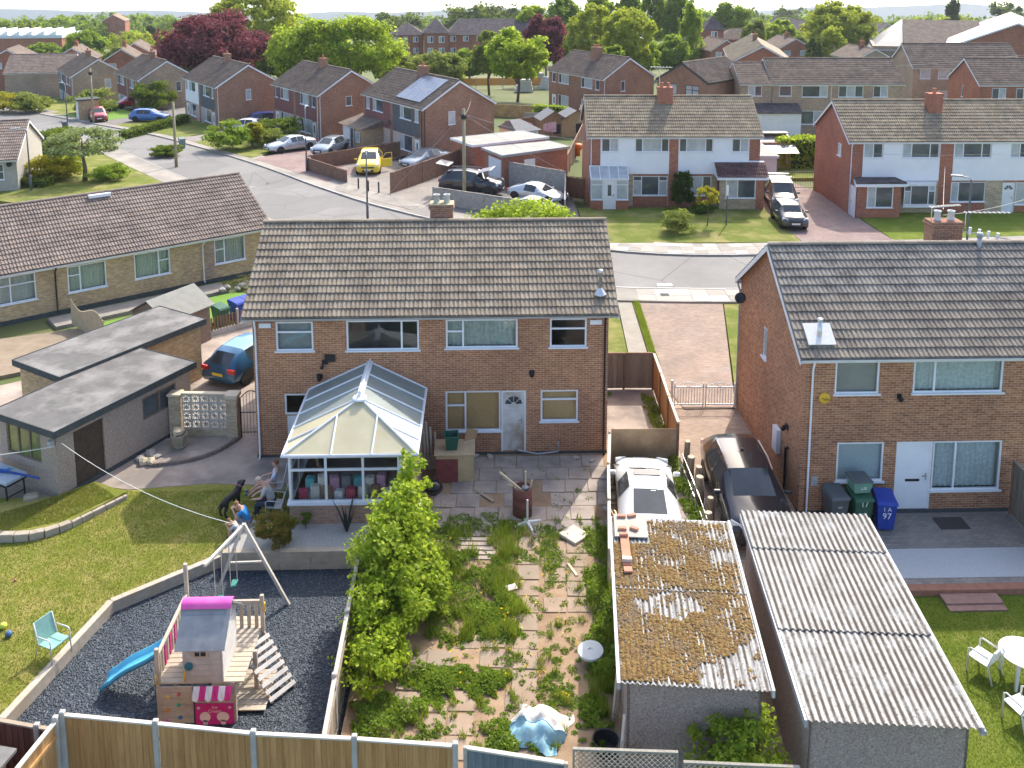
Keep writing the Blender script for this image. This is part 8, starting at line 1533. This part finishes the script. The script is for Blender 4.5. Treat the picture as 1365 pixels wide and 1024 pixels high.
m = MB(); m.bbox(-.05,.05,-.45,.45,0,.03,.004); o = m.build('wood_offcut', nm('dull_scrap', (.32,.24,.17), (.4,.32,.24), 6, .85)); o.location = (-.05,27.6,.03); o.rotation_euler = (0,0,.7); tag(o, 'dull plank lying diagonally on the patio', 'offcut')
for k in range(8):
    x, y = [(4.0,27.9),(4.05,27.3),(3.75,26.7),(3.9,28.5),(-.35,30.0),(.15,29.98),(3.1,29.8),(3.6,29.6)][k]; o = obj('rubble_block', rock(.16,50+k,nm('rubble', (.36,.33,.29), (.46,.43,.38), 5, .9)), None, (x,y,.06), (0,0,k)); o.scale = (1,.7,.6); tag(o, ['grey rubble block by the low slatted fence','lower grey rubble block by the low slatted fence','smallest grey rubble block by the low fence','grey rubble block near the plywood panel','grey rubble lump below the boarded window','pale rubble lump left of the back door','rubble lump at the wall below the right window','rubble lump at the corner downpipe'][k], 'rubble', 'rubble on the patio')
# tarpaulin heap
x, y = 1.12, 18.35; n = 14; m = MB(); rings = []
for j in range(n+1):
    ring = []
    for i in range(17):
        u, v2 = i/16*2-1, j/n*2-1; r2 = min(1,math.hypot(u,v2)); z = .34*(1-r2**2.6)**.7 if r2 < 1 else 0; z += .05*math.sin(u*9+v2*4+math.sin(v2*5))+.045*math.sin(v2*11-u*3)+.02*math.sin(u*23+v2*17); ring.append((u*.62+.08*v2+.05*math.sin(v2*7+u*3),v2*.58+.05*math.sin(u*8),max(.01,z)))
    rings.append(ring)
for part, mt, lab in (((0,9),nm('blue_tarp', (.20,.42,.52), (.36,.56,.62), 7, .6, .4, 10),None),((8,15),nm('dirty_white_tarp', (.58,.54,.48), (.68,.64,.58), 6, .7, .4, 10),None)):
    pass
tp_ = thing('tarpaulin_heap', 'heap under a blue and off-white tarpaulin by the slate fence', 'tarpaulin', (x,y,0), R(-18))
m = MB(); m.loft(rings[:7], False); m.build('blue_sheet', nm('blue_tarp', (.20,.42,.52), (.36,.56,.62), 7, .6, .4, 10), tp_, True); m = MB(); m.loft(rings[6:], False); m.build('white_sheet', nm('dirty_white_tarp', (.58,.54,.48), (.68,.64,.58), 6, .7, .4, 10), tp_, True); m = MB(); m.path([(p[0],p[1],p[2]+.01) for p in rings[6]], .012, 5); m.build('hem', nm('blue_tarp', (.20,.42,.52), (.36,.56,.62), 7, .6, .4, 10), tp_)
bkt = thing('bucket', 'black rubber bucket by the broken fence post', 'bucket', (2.55,17.75,0)); m = MB(); m.lathe([(.22,0),(.28,.3),(.3,.31),(.27,.3),(.21,.05),(0,.05)], 18); m.build('bucket', BLACKP, bkt)
for k, (x, y, h, r) in enumerate([(2.85,18.6,1.3,.05),(2.88,17.5,1.1,.07)]): m = MB(); m.bbox(-r,r,-r,r,-.1,h,.01); o = m.build('fence_post', nm('white_post', (.55,.52,.46), (.64,.61,.55), 5, .9) if k else TIMBER); o.location = (x,y,0); o.rotation_euler = (.04,.05,.2); tag(o, ['thin weathered post at the corner of the mossy garage','pale broken post in front of the mossy garage'][k], 'post')
gr_ = thing('garden_shed', 'corner of a grey felt shed roof at bottom left', 'shed', (-10.9,14.6,0), R(-12)); m = MB(); m.box(-2,1.2,0,2.0,0,1.6); m.build('wall', DKFENCE, gr_); m = MB(); m.bbox(-2.2,1.4,-.15,2.1,1.6,1.68,.01); m.build('roof', FELTR, gr_)
# ---------------------------------------------------------------- garden slabs, weeds, near shrubs
sb = MB(); sb.bbox(-.5,.5,-.5,.5,-.05,.0,.012); o = sb.build('slab', SLABM); SM1 = o.data; bpy.data.objects.remove(o); sb = MB(); sb.bbox(-.5,.5,-.5,.5,-.05,.0,.012); o = sb.build('slab', SLABG); SM2 = o.data; bpy.data.objects.remove(o)
rs = random.Random(4)
def lay(me, x, y, w, d, z=.012): obj('slab', me, soil, (x,y,z+rs.uniform(0,.02)), (rs.uniform(-.012,.012),rs.uniform(-.012,.012),-GR*.5+rs.uniform(-.015,.015)), (w-.02,d-.02,1))
for j in range(6):
    for i in range(8):
        if rs.random() < .05: continue
        lay(SM2, -1.55+i*.74+.02*j+(.2 if j % 2 else 0), 29.65-j*.76, .74, .74)
for j in range(13): lay(SM1, 1.25-.045*j, 25.1-j*.66, .62, .64)
for j in range(8):
    for i in range(5):
        if rs.random() < .3: continue
        lay(SM1, -1.75+i*.64-.03*j, 21.2-j*.66, .62, .62)
for j in range(5):
    for i in range(3):
        if rs.random() < .35: continue
        lay(SM1, 2.0+i*.62-.05*j, 24.9-j*.62, .6, .6, .008)
for k in range(5): lay(SM2, -.35+.05*k, 25.35-k*.22, .95, .17)
def weeds(name, label, spots, kind, leaf, seed, lift=0., up=.5):
    rg = np.random.default_rng(seed); P = []
    for (x, y, rx, ry, hgt, n) in spots:
        a = rg.uniform(0,6.28,n); r = np.sqrt(rg.random(n)); q = np.stack([x+rx*1.25*r*np.cos(a), y+ry*1.25*r*np.sin(a)],1); nz_ = np.sin(q[:,0]*4.3+1.5*np.sin(q[:,1]*3.7+seed))+np.sin(q[:,1]*5.7+1.3*np.sin(q[:,0]*6.1))+.8*np.sin(q[:,0]*13+q[:,1]*11); kp = nz_ > -2.2+2.9*r**1.5; q, r = q[kp], r[kp]; n = len(r); edge = 1-r**2.5; bump = .6+.4*np.sin(q[:,0]*5.1+seed)*np.cos(q[:,1]*4.3); P.append(np.concatenate([q, (lift+hgt*edge*np.abs(bump)*rg.random(n)**.5)[:,None]],1))
    p = np.concatenate(P); N = len(p); nrm = rg.normal(size=(N,3))*.7+np.array([0,0,up]); nrm /= np.linalg.norm(nrm,axis=1)[:,None]; t = np.cross(nrm, rg.normal(size=(N,3))); t /= np.linalg.norm(t,axis=1)[:,None]; b = np.cross(nrm,t); s = leaf*rg.uniform(.5,1.4,(N,1))
    v = np.stack([p-t*s*.5,p+b*s*.28+nrm*s*.1,p+t*s*.5,p-b*s*.28+nrm*s*.1],1).reshape(-1,3); v[:,2] = np.maximum(v[:,2], .015+lift*0); return tag(npmesh(name, v, np.arange(4*N).reshape(-1,4), LEAFS[kind]), label, 'weeds', None, 'stuff')
def wpx(px, py, rpx, rpy, h, n): x, y = G(px, py); x2, _ = G(px+rpx, py); _, y2 = G(px, py+rpy); return (x, y, abs(x2-x), abs(y2-y), h, n)
weeds('weeds', 'tall nettles and grass in the middle of the weedy garden', [wpx(610,790,75,55,.38,12000),wpx(565,745,60,40,.5,6000),wpx(655,825,45,30,.2,3500),wpx(640,700,55,14,.15,2200),wpx(735,735,14,35,.15,1400),wpx(690,740,30,14,.12,1200)], 'weed', .085, 21)
weeds('ivy', 'dark ivy growing along the mossy garage wall', [wpx(803,800,20,50,.6,4500),wpx(806,880,24,40,.55,4500),wpx(795,720,18,20,.3,1200),wpx(795,960,18,40,.3,1800)], 'mid', .09, 22)
weeds('ground_cover', 'low green ground cover across the slabs near the slate fence', [wpx(605,912,70,22,.25,9000),wpx(520,960,60,36,.35,7000),wpx(545,900,40,18,.3,2500),wpx(690,990,35,20,.25,2500),wpx(735,930,30,22,.12,1000),wpx(660,970,40,10,.15,900)], 'weed', .08, 23)
sp2 = []; rg = np.random.default_rng(31)
for k in range(230):
    px, py = rg.uniform(580,800), rg.uniform(690,1000); r = rg.uniform(3,9); sp2.append(wpx(px,py,r,r*.6,rg.uniform(.04,.12),int(25+r*9)))
for k in range(60):
    px = rg.choice([712,735,760])+rg.normal()*4; py = rg.uniform(700,960); sp2.append(wpx(px,py,5,5,.08,55))
for k in range(50): px, py = rg.uniform(585,700), 848+rg.choice([0,30,58])+rg.normal()*3; sp2.append(wpx(px,py,7,3,.08,60))
for k in range(26): px, py = rg.uniform(570,800), rg.uniform(612,690); sp2.append(wpx(px,py,5,3,.06,35))
weeds('weeds', 'small weeds sprouting between the garden slabs', sp2, 'weed', .055, 24)
yl = [wpx(rg.uniform(600,780), rg.uniform(690,940), 3,3,.3,4) for k in range(130)]; t_ = leafmat('leaf_dandelion', (.65,.45,.02), (.8,.6,.03), .2); LEAFS['dandelion'] = t_; weeds('dandelions', 'yellow dandelion heads dotted over the garden', yl, 'dandelion', .075, 25)
weeds('weeds', 'weeds along the foot of the plywood and stumps', [(6.35,28.8,.35,.9,.5,1500),(6.45,27.2,.3,1.2,.45,1800),(6.4,25.6,.35,.8,.4,1200),(6.35,31.5,.25,1.4,.35,1000),(6.3,33.4,.25,1.2,.4,1000),(4.5,34.6,.4,.3,.2,300)], 'mid', .09, 26)
# grass blades of the lawns (uncountable)
def blades(name, label, poly, n, h, mat, z, seed):
    rg = np.random.default_rng(seed); P = np.array(poly); lo, hi = P.min(0), P.max(0); pts = []
    while len(pts) < n:
        q = rg.uniform(lo, hi, (n,2)); ins = np.zeros(len(q), bool); j = len(P)-1
        for i in range(len(P)):
            c = ((P[i,1] > q[:,1]) != (P[j,1] > q[:,1])) & (q[:,0] < (P[j,0]-P[i,0])*(q[:,1]-P[i,1])/(P[j,1]-P[i,1]+1e-9)+P[i,0]); ins ^= c; j = i
        pts += list(q[ins])
    p = np.array(pts[:n]); a = rg.uniform(0,6.28,n); hh = h*rg.uniform(.5,1.3,n); dx, dy = np.cos(a)*.012, np.sin(a)*.012; l = rg.normal(size=(n,2))*.35*hh[:,None]; zz = np.full(n, z)
    v = np.stack([np.stack([p[:,0]-dx,p[:,1]-dy,zz],1),np.stack([p[:,0]+dx,p[:,1]+dy,zz],1),np.stack([p[:,0]+l[:,0],p[:,1]+l[:,1],zz+hh],1)],1).reshape(-1,3); return tag(npmesh(name, v, np.arange(3*n).reshape(-1,3), mat), label, 'grass', None, 'stuff')
BL1 = leafmat('blade_lawn', (.17,.205,.03), (.27,.285,.06), .4, (.42,.35,.13)); BL2 = leafmat('blade_lush', (.12,.19,.02), (.20,.27,.035), .4)
blades('grass', 'short grass blades of the left lawn', [(-15,16),(-11.4,16),(-10.95,19.0),(-10.05,22.95),(-7.6,24.9),(-7.5,26.3),(-6,26.3),(-6,28.2),(-11.5,28.2),(-13.4,27.4),(-15.5,26.5)], 70000, .035, BL1, .0, 41); blades('grass', 'short grass blades of the upper lawn strip', [(-15.5,26.3),(-14,25.8),(-12.7,26.3),(-11.6,27.6),(-12.6,28.4),(-13.5,27.6)], 9000, .05, BL1, .2, 42); blades('grass', 'short grass blades of the right lawn', [(9.7,14.5),(15.5,14.5),(16.5,22.6),(9.7,22.6)], 45000, .035, BL2, -.16, 43); blades('grass', 'rough grass on the front verge strip', [(7.05,37.2),(7.34,37.3),(7.7,44.7),(7.4,44.8)], 2500, .14, BL2, .05, 44)
def tufts(name, label, spots, n, seed):
    rg = np.random.default_rng(seed); V_ = []
    for (x, y, rx, ry, hh, nn) in spots:
        a = rg.uniform(0,6.28,nn); r = np.sqrt(rg.random(nn)); px_, py_ = x+rx*r*np.cos(a), y+ry*r*np.sin(a); b = rg.uniform(0,6.28,nn); h_ = hh*rg.uniform(.4,1.3,nn); l = rg.normal(size=(nn,2))*.3*h_[:,None]; z0 = np.full(nn,.02)
        V_.append(np.stack([np.stack([px_-.009*np.cos(b),py_-.009*np.sin(b),z0],1),np.stack([px_+.009*np.cos(b),py_+.009*np.sin(b),z0],1),np.stack([px_+l[:,0],py_+l[:,1],z0+h_],1)],1).reshape(-1,3))
    v = np.concatenate(V_); return tag(npmesh(name, v, np.arange(len(v)).reshape(-1,3), BL2), label, 'grass', None, 'stuff')
rg = np.random.default_rng(77); tufts('tall_grass', 'tufts of tall grass among the garden weeds', [wpx(rg.uniform(560,700), rg.uniform(700,850), 10, 8, .35, 90) for k in range(60)]+[wpx(rg.uniform(480,800), rg.uniform(690,1000), 5, 4, .2, 40) for k in range(120)]+[wpx(805+rg.normal()*8, rg.uniform(690,960), 6, 6, .4, 50) for k in range(30)], 0, 78)
rk = thing('rockery', 'small rockery with pink flowers at the bungalow end', 'rockery', (-12.6,47.6,0), R(36))
for k in range(9): obj('rock', rock(.22,90+k,nm('rubble', (.36,.33,.29), (.46,.43,.38), 5, .9)), rk, (.35*k-1.2,.3*math.sin(k*2.1),.12), (0,0,k))
v, f = leafcloud(14, 40, 1.3, .5, .3, .1, 55, .3, .3); v[:,2] += .35; LEAFS['pinkfl'] = leafmat('leaf_pinkish', (.25,.12,.14), (.12,.16,.04), .3); npmesh('flowers', v, f, LEAFS['pinkfl'], rk)
# shrubs close by
t = thing('lilac_shrub', 'big bright green leafy shrub between slate bed and garden', 'shrub', (-2.5,22.5,0)); VV, FF, b = [], [], 0
for k, (dx, dy, cz, rx, ry, rz_, ncl, lf) in enumerate([(.1,0,1.4,1.15,1.3,1.3,120,.14),(.25,.9,1.9,.85,.8,1.1,66,.14),(.45,1.9,2.35,.5,.5,1.0,30,.13),(.6,2.2,1.2,.6,.5,.8,26,.13),(.0,-1.3,1.0,1.05,1.0,.9,76,.13),(-.15,-2.6,.6,.85,.9,.6,54,.11),(.95,-.4,.8,.7,.9,.7,48,.12)]):
    v, f = leafcloud(int(ncl*1.1), 40, rx, ry, rz_, lf, 300+k, .35, .3); v += np.array([dx,dy,cz]); VV.append(v); FF.append(f+b); b += len(v)
npmesh('crown', np.concatenate(VV), np.concatenate(FF), LEAFS['bright'], t); m = MB(); rq = random.Random(5)
for k in range(16): a = rq.uniform(0,6.28); q = rq.choice([(0,0,1.8),(.2,1,2.4),(.45,1.9,3.0),(-.1,-1.3,1.3),(.5,2.1,1.6)]); m.path([(q[0]*.4+rq.uniform(-.15,.15),q[1]*.5+rq.uniform(-.2,.2),-.1),(q[0]*.7+.2*math.cos(a),q[1]*.8+.2*math.sin(a),q[2]*.5),(q[0]+.35*math.cos(a),q[1]+.35*math.sin(a),q[2])], [.035,.022,.006], 5)
m.build('stems', TRUNK, t)
tree('nandina_shrub', 'rounded red-tipped shrub on the pebble bed', (-6.05,24.98,.17), .85, .55, 'red', rz_=.5, cz=.5, n_cl=60, per=50, leaf=.07, trunk=.03, cl_r=.3, shell=.4, cat='shrub'); tree('small_plant', 'small green plant at the conservatory corner', (-5.35,25.75,.17), .5, .22, 'mid', rz_=.22, cz=.28, n_cl=14, per=30, leaf=.06, trunk=.012, cat='plant')
tree('lilac_shrub', 'leafy green shrub in front of the two garages', (5.0,16.75,0), 1.75, .95, 'bright', rz_=.8, cz=1.0, n_cl=60, per=46, leaf=.10, trunk=.035, cl_r=.3, shell=.35, cat='shrub')
yc = thing('yucca_plant', 'dark spiky yucca in front of the conservatory', 'plant', (-4.1,25.6,.17))
for k in range(13): a = k*2.4; ln = .75+.2*math.sin(k*3); q = .25+.4*(k/13); m = MB(); c, s2 = math.cos(a), math.sin(a); m.loft([[(c*.02-s2*.03,s2*.02+c*.03,0),(c*.02+s2*.03,s2*.02-c*.03,0)],[(c*ln*q*.5-s2*.035,s2*ln*q*.5+c*.035,ln*.6),(c*ln*q*.5+s2*.035,s2*ln*q*.5-c*.035,ln*.6)],[(c*ln*q,s2*ln*q,ln),(c*ln*q+.003,s2*ln*q,ln)]], False); m.build('leaf', nm('yucca_leaf', (.025,.035,.03), (.05,.06,.05), 6, .6), yc)
tw = thing('dead_brambles', 'tangle of dry brown brambles at the garage corner', 'brambles', (3.15,17.2,0)); rg2 = random.Random(3)
for k in range(26): a = rg2.uniform(0,6.28); m = MB(); m.path([(rg2.uniform(-.25,.25),rg2.uniform(-.5,1.2),0),(.3*math.cos(a),.5*math.sin(a)+.3,rg2.uniform(.4,.8)),(.4*math.cos(a+.7)-.1,.7*math.sin(a+.7)+.3,rg2.uniform(.5,1.2))], [.012,.009,.004], 4); m.build('stem', nm('dry_stem', (.20,.11,.06), (.3,.18,.1), 6, .9), tw)
# ---------------------------------------------------------------- people and dog
def skinmesh(name, verts, edges, radii, mat, par, root=0, sub=2):
    me = bpy.data.meshes.new(name); me.from_pydata(verts, edges, []); o = bpy.data.objects.new(name, me); COL.objects.link(o); md = o.modifiers.new('s', 'SKIN'); md.use_smooth_shade = True; md.branch_smoothing = .4
    for i, r in enumerate(radii): sv_ = me.skin_vertices[0].data[i]; sv_.radius = r if isinstance(r, tuple) else (r,r); sv_.use_root = (i == root)
    ss = o.modifiers.new('u', 'SUBSURF'); ss.levels = sub; ss.render_levels = sub; bpy.context.view_layer.update(); m2 = bpy.data.meshes.new_from_object(o.evaluated_get(bpy.context.evaluated_depsgraph_get())); bpy.data.objects.remove(o); bpy.data.meshes.remove(me); m2.materials.clear(); m2.materials.append(mat); m2.polygons.foreach_set('use_smooth', [True]*len(m2.polygons)); q = bpy.data.objects.new(name, m2); COL.objects.link(q); setp(q, par); return q
SKIN = nm('skin', (.52,.30,.22), (.58,.36,.27), 6, .55)
def person(label, loc, rz, J, sc, shirt, legs, hair, shorts=False, shoe=None, bald=False):
    """J: joints in metres for an adult facing +x; sc scales; L/R pairs given as (x,y,z) with y>0 left"""
    p = thing('person', label, 'person', loc, rz); p.scale = (sc,)*3; N = []; E = []; Rr = []; ix = {}
    def add(n, c, r, par=None): ix[n] = len(N); N.append(c); Rr.append(r); (E.append((ix[par],ix[n])) if par else None)
    add('pel', J['pel'], (.145,.13)); add('sp', J['sp'], (.14,.12), 'pel'); add('ch', J['ch'], (.16,.13), 'sp'); add('nk', J['nk'], .06, 'ch'); hd = Vector(J['hd']); hdir = (hd-Vector(J['nk'])).normalized(); add('h0', tuple(hd-hdir*.02), .075, 'nk'); add('h1', tuple(hd+hdir*.09+Vector((.01,0,0))), .098, 'h0'); add('h2', tuple(hd+hdir*.17), .075, 'h1'); add('nose', tuple(hd+hdir*.06+Vector(J.get('face',(1,0,0)))*.115), .018, 'h1')
    for s_, y in (('l',1),('r',-1)):
        f = lambda q: (q[0], q[1]*y, q[2]); add('sh'+s_, f(J['sh']), .062, 'ch'); add('el'+s_, f(J['el']), .043, 'sh'+s_); add('wr'+s_, f(J['wr']), .03, 'el'+s_); w0 = Vector(f(J['wr'])); hv = (w0-Vector(f(J['el']))).normalized(); sd2 = Vector((-hv.y,hv.x,0)); sd2 = sd2.normalized() if sd2.length > .1 else Vector((1,0,0)); add('pa'+s_, tuple(w0+hv*.07), (.036,.018), 'wr'+s_)
        for k in range(4): b0 = w0+hv*.11+sd2*(k-1.5)*.022; add('fa%d' % k+s_, tuple(b0), .010, 'pa'+s_); add('fb%d' % k+s_, tuple(b0+hv*(.05,.06,.065,.05)[k]+Vector((0,0,-.02))), .008, 'fa%d' % k+s_)
        add('th'+s_, tuple(w0+hv*.05-sd2*.05), .010, 'pa'+s_); add('hip'+s_, f(J['hip']), .085, 'pel'); add('kn'+s_, f(J['kn'+s_] if 'kn'+s_ in J else J['kn']), .058, 'hip'+s_); add('an'+s_, f(J['an'+s_] if 'an'+s_ in J else J['an']), .038, 'kn'+s_); t = J.get('toe', (.2,0,-.03)); a = f(J['an'+s_] if 'an'+s_ in J else J['an']); add('to'+s_, (a[0]+t[0],a[1]+t[1],a[2]+t[2]), (.038,.03), 'an'+s_)
    skinmesh('body', N, E, Rr, SKIN, p, 0)
    def cloth(nm_, names, links, mt, grow): ids = {n: k for k, n in enumerate(names)}; skinmesh(nm_, [N[ix[n]] if isinstance(n, str) else n for n in names], [(ids[a], ids[b]) for a, b in links], [tuple(x+grow for x in (Rr[ix[n]] if isinstance(Rr[ix[n]], tuple) else (Rr[ix[n]],)*2)) for n in names], mt, p, 0)
    def midp(a, b, t, nn): ix[nn] = len(N); N.append(tuple(Vector(N[ix[a]]).lerp(Vector(N[ix[b]]), t))); Rr.append(.048 if 'sl' in nn else .066)
    for s_ in 'lr': midp('sh'+s_,'el'+s_,.75,'sl'+s_); midp('hip'+s_,'kn'+s_,.85,'tr'+s_); midp('kn'+s_,'an'+s_,.9,'tc'+s_)
    cloth('shirt', ['pel','sp','ch','shl','shr','sll','slr'], [('pel','sp'),('sp','ch'),('ch','shl'),('ch','shr'),('shl','sll'),('shr','slr')], shirt, .018)
    if shorts: cloth('shorts', ['pel','hipl','hipr','trl','trr'], [('pel','hipl'),('pel','hipr'),('hipl','trl'),('hipr','trr')], legs, .02)
    else: cloth('trousers', ['pel','hipl','hipr','knl','knr','tcl','tcr'], [('pel','hipl'),('pel','hipr'),('hipl','knl'),('hipr','knr'),('knl','tcl'),('knr','tcr')], legs, .018)
    for s_ in 'lr': skinmesh('shoe', [N[ix['an'+s_]], N[ix['to'+s_]]], [(0,1)], [(.05,.045),(.05,.04)], shoe or BLACKP, p)
    fc = Vector(J.get('face',(1,0,0))); m = MB(); c = hd+hdir*.10-fc*.018; rings = []
    bmx = bmesh.new(); bmesh.ops.create_icosphere(bmx, subdivisions=2, radius=.112); kill = [v for v in bmx.verts if v.co.dot(fc) > .045 and v.co.dot(hdir) < .07 or v.co.dot(hdir) < -.05]; bmesh.ops.delete(bmx, geom=kill, context='VERTS'); me = bpy.data.meshes.new('hair'); bmx.to_mesh(me); bmx.free(); me.materials.append(hair); me.polygons.foreach_set('use_smooth', [True]*len(me.polygons)); obj('hair', me, p, tuple(c))
    for y in (1,-1):
        sd3 = hdir.cross(fc).normalized()*y; m = MB(); m.lathe([(0,-.008),(.012,0),(0,.008)], 8, tuple(hd+hdir*.085+fc*.088+sd3*.032)); m.build('eye', BLACKP, p)
    m = MB(); sd3 = hdir.cross(fc).normalized(); q = hd+hdir*.015+fc*.082; m.tube(tuple(q-sd3*.025), tuple(q+sd3*.025), .007); m.build('mouth', nm('lips', (.35,.12,.1), None, rough=.5), p); return p
SH_G = nm('grey_tshirt', (.36,.38,.40), (.44,.46,.48), 6, .9); SH_W = nm('pale_blue_tshirt', (.48,.56,.70), (.56,.63,.75), 6, .9); SH_B = nm('blue_tshirt', (.02,.19,.50), (.03,.23,.56), 6, .9); SH_V = nm('white_sleeve_vest', (.30,.33,.40), (.62,.64,.66), 5, .9); TR_D = nm('dark_jeans', (.03,.04,.06), (.05,.06,.085), 8, .9); TR_G = nm('grey_shorts', (.16,.19,.23), (.22,.25,.29), 8, .9)
HR_R = nm('auburn_hair', (.14,.05,.02), (.2,.08,.03), 20, .8); HR_G = nm('thin_grey_hair', (.42,.34,.28), (.5,.42,.36), 20, .8); HR_B = nm('brown_hair', (.16,.09,.04), (.24,.14,.07), 20, .8)
SIT = dict(pel=(0,0,.50), sp=(.06,0,.70), ch=(.16,0,.90), nk=(.25,0,1.07), hd=(.33,0,1.13), face=(.9,0,-.4), sh=(.17,.19,.98), el=(.28,.27,.74), wr=(.50,.16,.66), hip=(.05,.10,.48), kn=(.46,.14,.47), an=(.44,.14,.08), toe=(.19,0,-.04))
person('man in a grey T-shirt and dark jeans leaning forward in a garden chair', (-6.52,26.72,0), R(180), SIT, 1., SH_G, TR_D, HR_G)
REC = dict(pel=(0,0,.48), sp=(-.08,0,.66), ch=(-.16,0,.86), nk=(-.19,0,1.04), hd=(-.16,0,1.12), face=(1,0,-.1), sh=(-.15,.18,.95), el=(.02,.26,.72), wr=(.22,.22,.70), hip=(.04,.10,.46), kn=(.45,.12,.44), an=(.80,.11,.16), toe=(.08,0,.12))
person('auburn-haired person in a pale T-shirt reclining with legs stretched out', (-6.75,27.75,0), R(186), REC, .95, SH_W, SKIN, HR_R, True, nm('teal_trainers', (.04,.16,.2), None, rough=.7))
CRO = dict(pel=(0,0,.26), sp=(.05,0,.46), ch=(.14,0,.66), nk=(.23,0,.82), hd=(.31,0,.87), face=(.85,0,-.5), sh=(.15,.18,.74), el=(.36,.2,.56), wr=(.46,.1,.72), hip=(.04,.10,.26), kn=(.40,.13,.52), an=(.36,.13,.08), toe=(.18,0,-.04))
person('boy in a bright blue T-shirt crouching beside the black dog', (-7.08,25.98,.17-.1), R(182), CRO, .86, SH_B, TR_G, HR_B, True)
person('small child in a grey vest with white sleeves hugging bare knees', (-7.22,25.42,.1), R(190), CRO, .66, SH_V, TR_G, HR_B, True)
STF = nm('silver_frame', (.50,.52,.53), None, rough=.4); MESHG = nm('grey_mesh_seat', (.40,.40,.38), (.48,.48,.46), 20, .9)
armchair('silver-framed garden chair under the man in grey', (-6.40,26.72,0), R(-90), STF, MESHG, 'silver garden chairs'); armchair('silver-framed garden chair under the reclining person', (-6.62,27.75,0), R(-84), STF, MESHG, 'silver garden chairs', 1.0)
dgx = thing('dog', 'black dog with head raised beside the crouching boy', 'dog', (-7.85,26.95,0), R(62)); DOGM = nm('black_coat', (.012,.012,.013), (.025,.024,.024), 12, .55)
N = [(-.3,0,.52),(-.05,0,.50),(.24,0,.52),(.36,0,.62),(.46,0,.74),(.57,0,.75),(.66,0,.70),(-.42,0,.50),(-.55,0,.40)]; Ed = [(0,1),(1,2),(2,3),(3,4),(4,5),(5,6),(0,7),(7,8)]; Rd = [(.12,.13),(.105,.12),(.13,.16),.09,.085,.08,.04,.03,.015]
for y in (.1,-.1):
    b = len(N); N += [(.26,y,.36),(.25,y,.2),(.26,y,.05),(.32,y,.03)]; Ed += [(2,b),(b,b+1),(b+1,b+2),(b+2,b+3)]; Rd += [.06,.035,.028,.03]; b = len(N); N += [(-.24,y,.36),(-.37,y,.22),(-.33,y,.05),(-.27,y,.03)]; Ed += [(0,b),(b,b+1),(b+1,b+2),(b+2,b+3)]; Rd += [.08,.035,.028,.03]
for y in (.07,-.07): b = len(N); N.append((.45,y*1.3,.74)); Ed.append((4,b)); Rd.append(.03)
skinmesh('body', N, Ed, Rd, DOGM, dgx); m = MB(); m.lathe([(.1,-.015),(.105,0),(.1,.015)], 14, (0,0,0), TM((.40,0,.66),0,0,R(50))); m.build('collar', nm('red_collar', (.35,.1,.15), None, rough=.6), dgx)
for y in (1,-1): m = MB(); m.loft([[(.44,y*.09,.79),(.50,y*.10,.79)],[(.44,y*.13,.70),(.49,y*.13,.69)]], False); m.build('ear', DOGM, dgx)

fence('tall grey board fence at the right edge of the paved yard', [(16.1,26.2),(16.05,24.4),(16.0,22.8)], 1.75, BOARD_G, .15, DKFENCE, z=0, pw=.08, posth=0)
m = MB(); m.bbox(-.45,.45,-.3,.3,0,.02,.005); o = m.build('door_mat', nm('dark_mat', (.05,.048,.045), (.08,.075,.07), 20, .95)); o.location = (14.05,25.75,.003); tag(o, 'dark door mat on the paving by the white back door', 'mat')
# ---------------------------------------------------------------- air
m = MB(); m.box(-3800,3800,-30,4300,-330,40); hz = m.build('haze', None); tag(hz, kind='stuff'); hm = bpy.data.materials.new('air'); hm.use_nodes = True; hm.node_tree.nodes.clear(); ho = hm.node_tree.nodes.new('ShaderNodeOutputMaterial'); hv_ = hm.node_tree.nodes.new('ShaderNodeVolumePrincipled'); hv_.inputs['Density'].default_value = .00013; hv_.inputs['Color'].default_value = (.82,.88,.95,1); hv_.inputs['Anisotropy'].default_value = .2; hm.node_tree.links.new(hv_.outputs[0], ho.inputs['Volume']); hz.data.materials.clear(); hz.data.materials.append(hm)
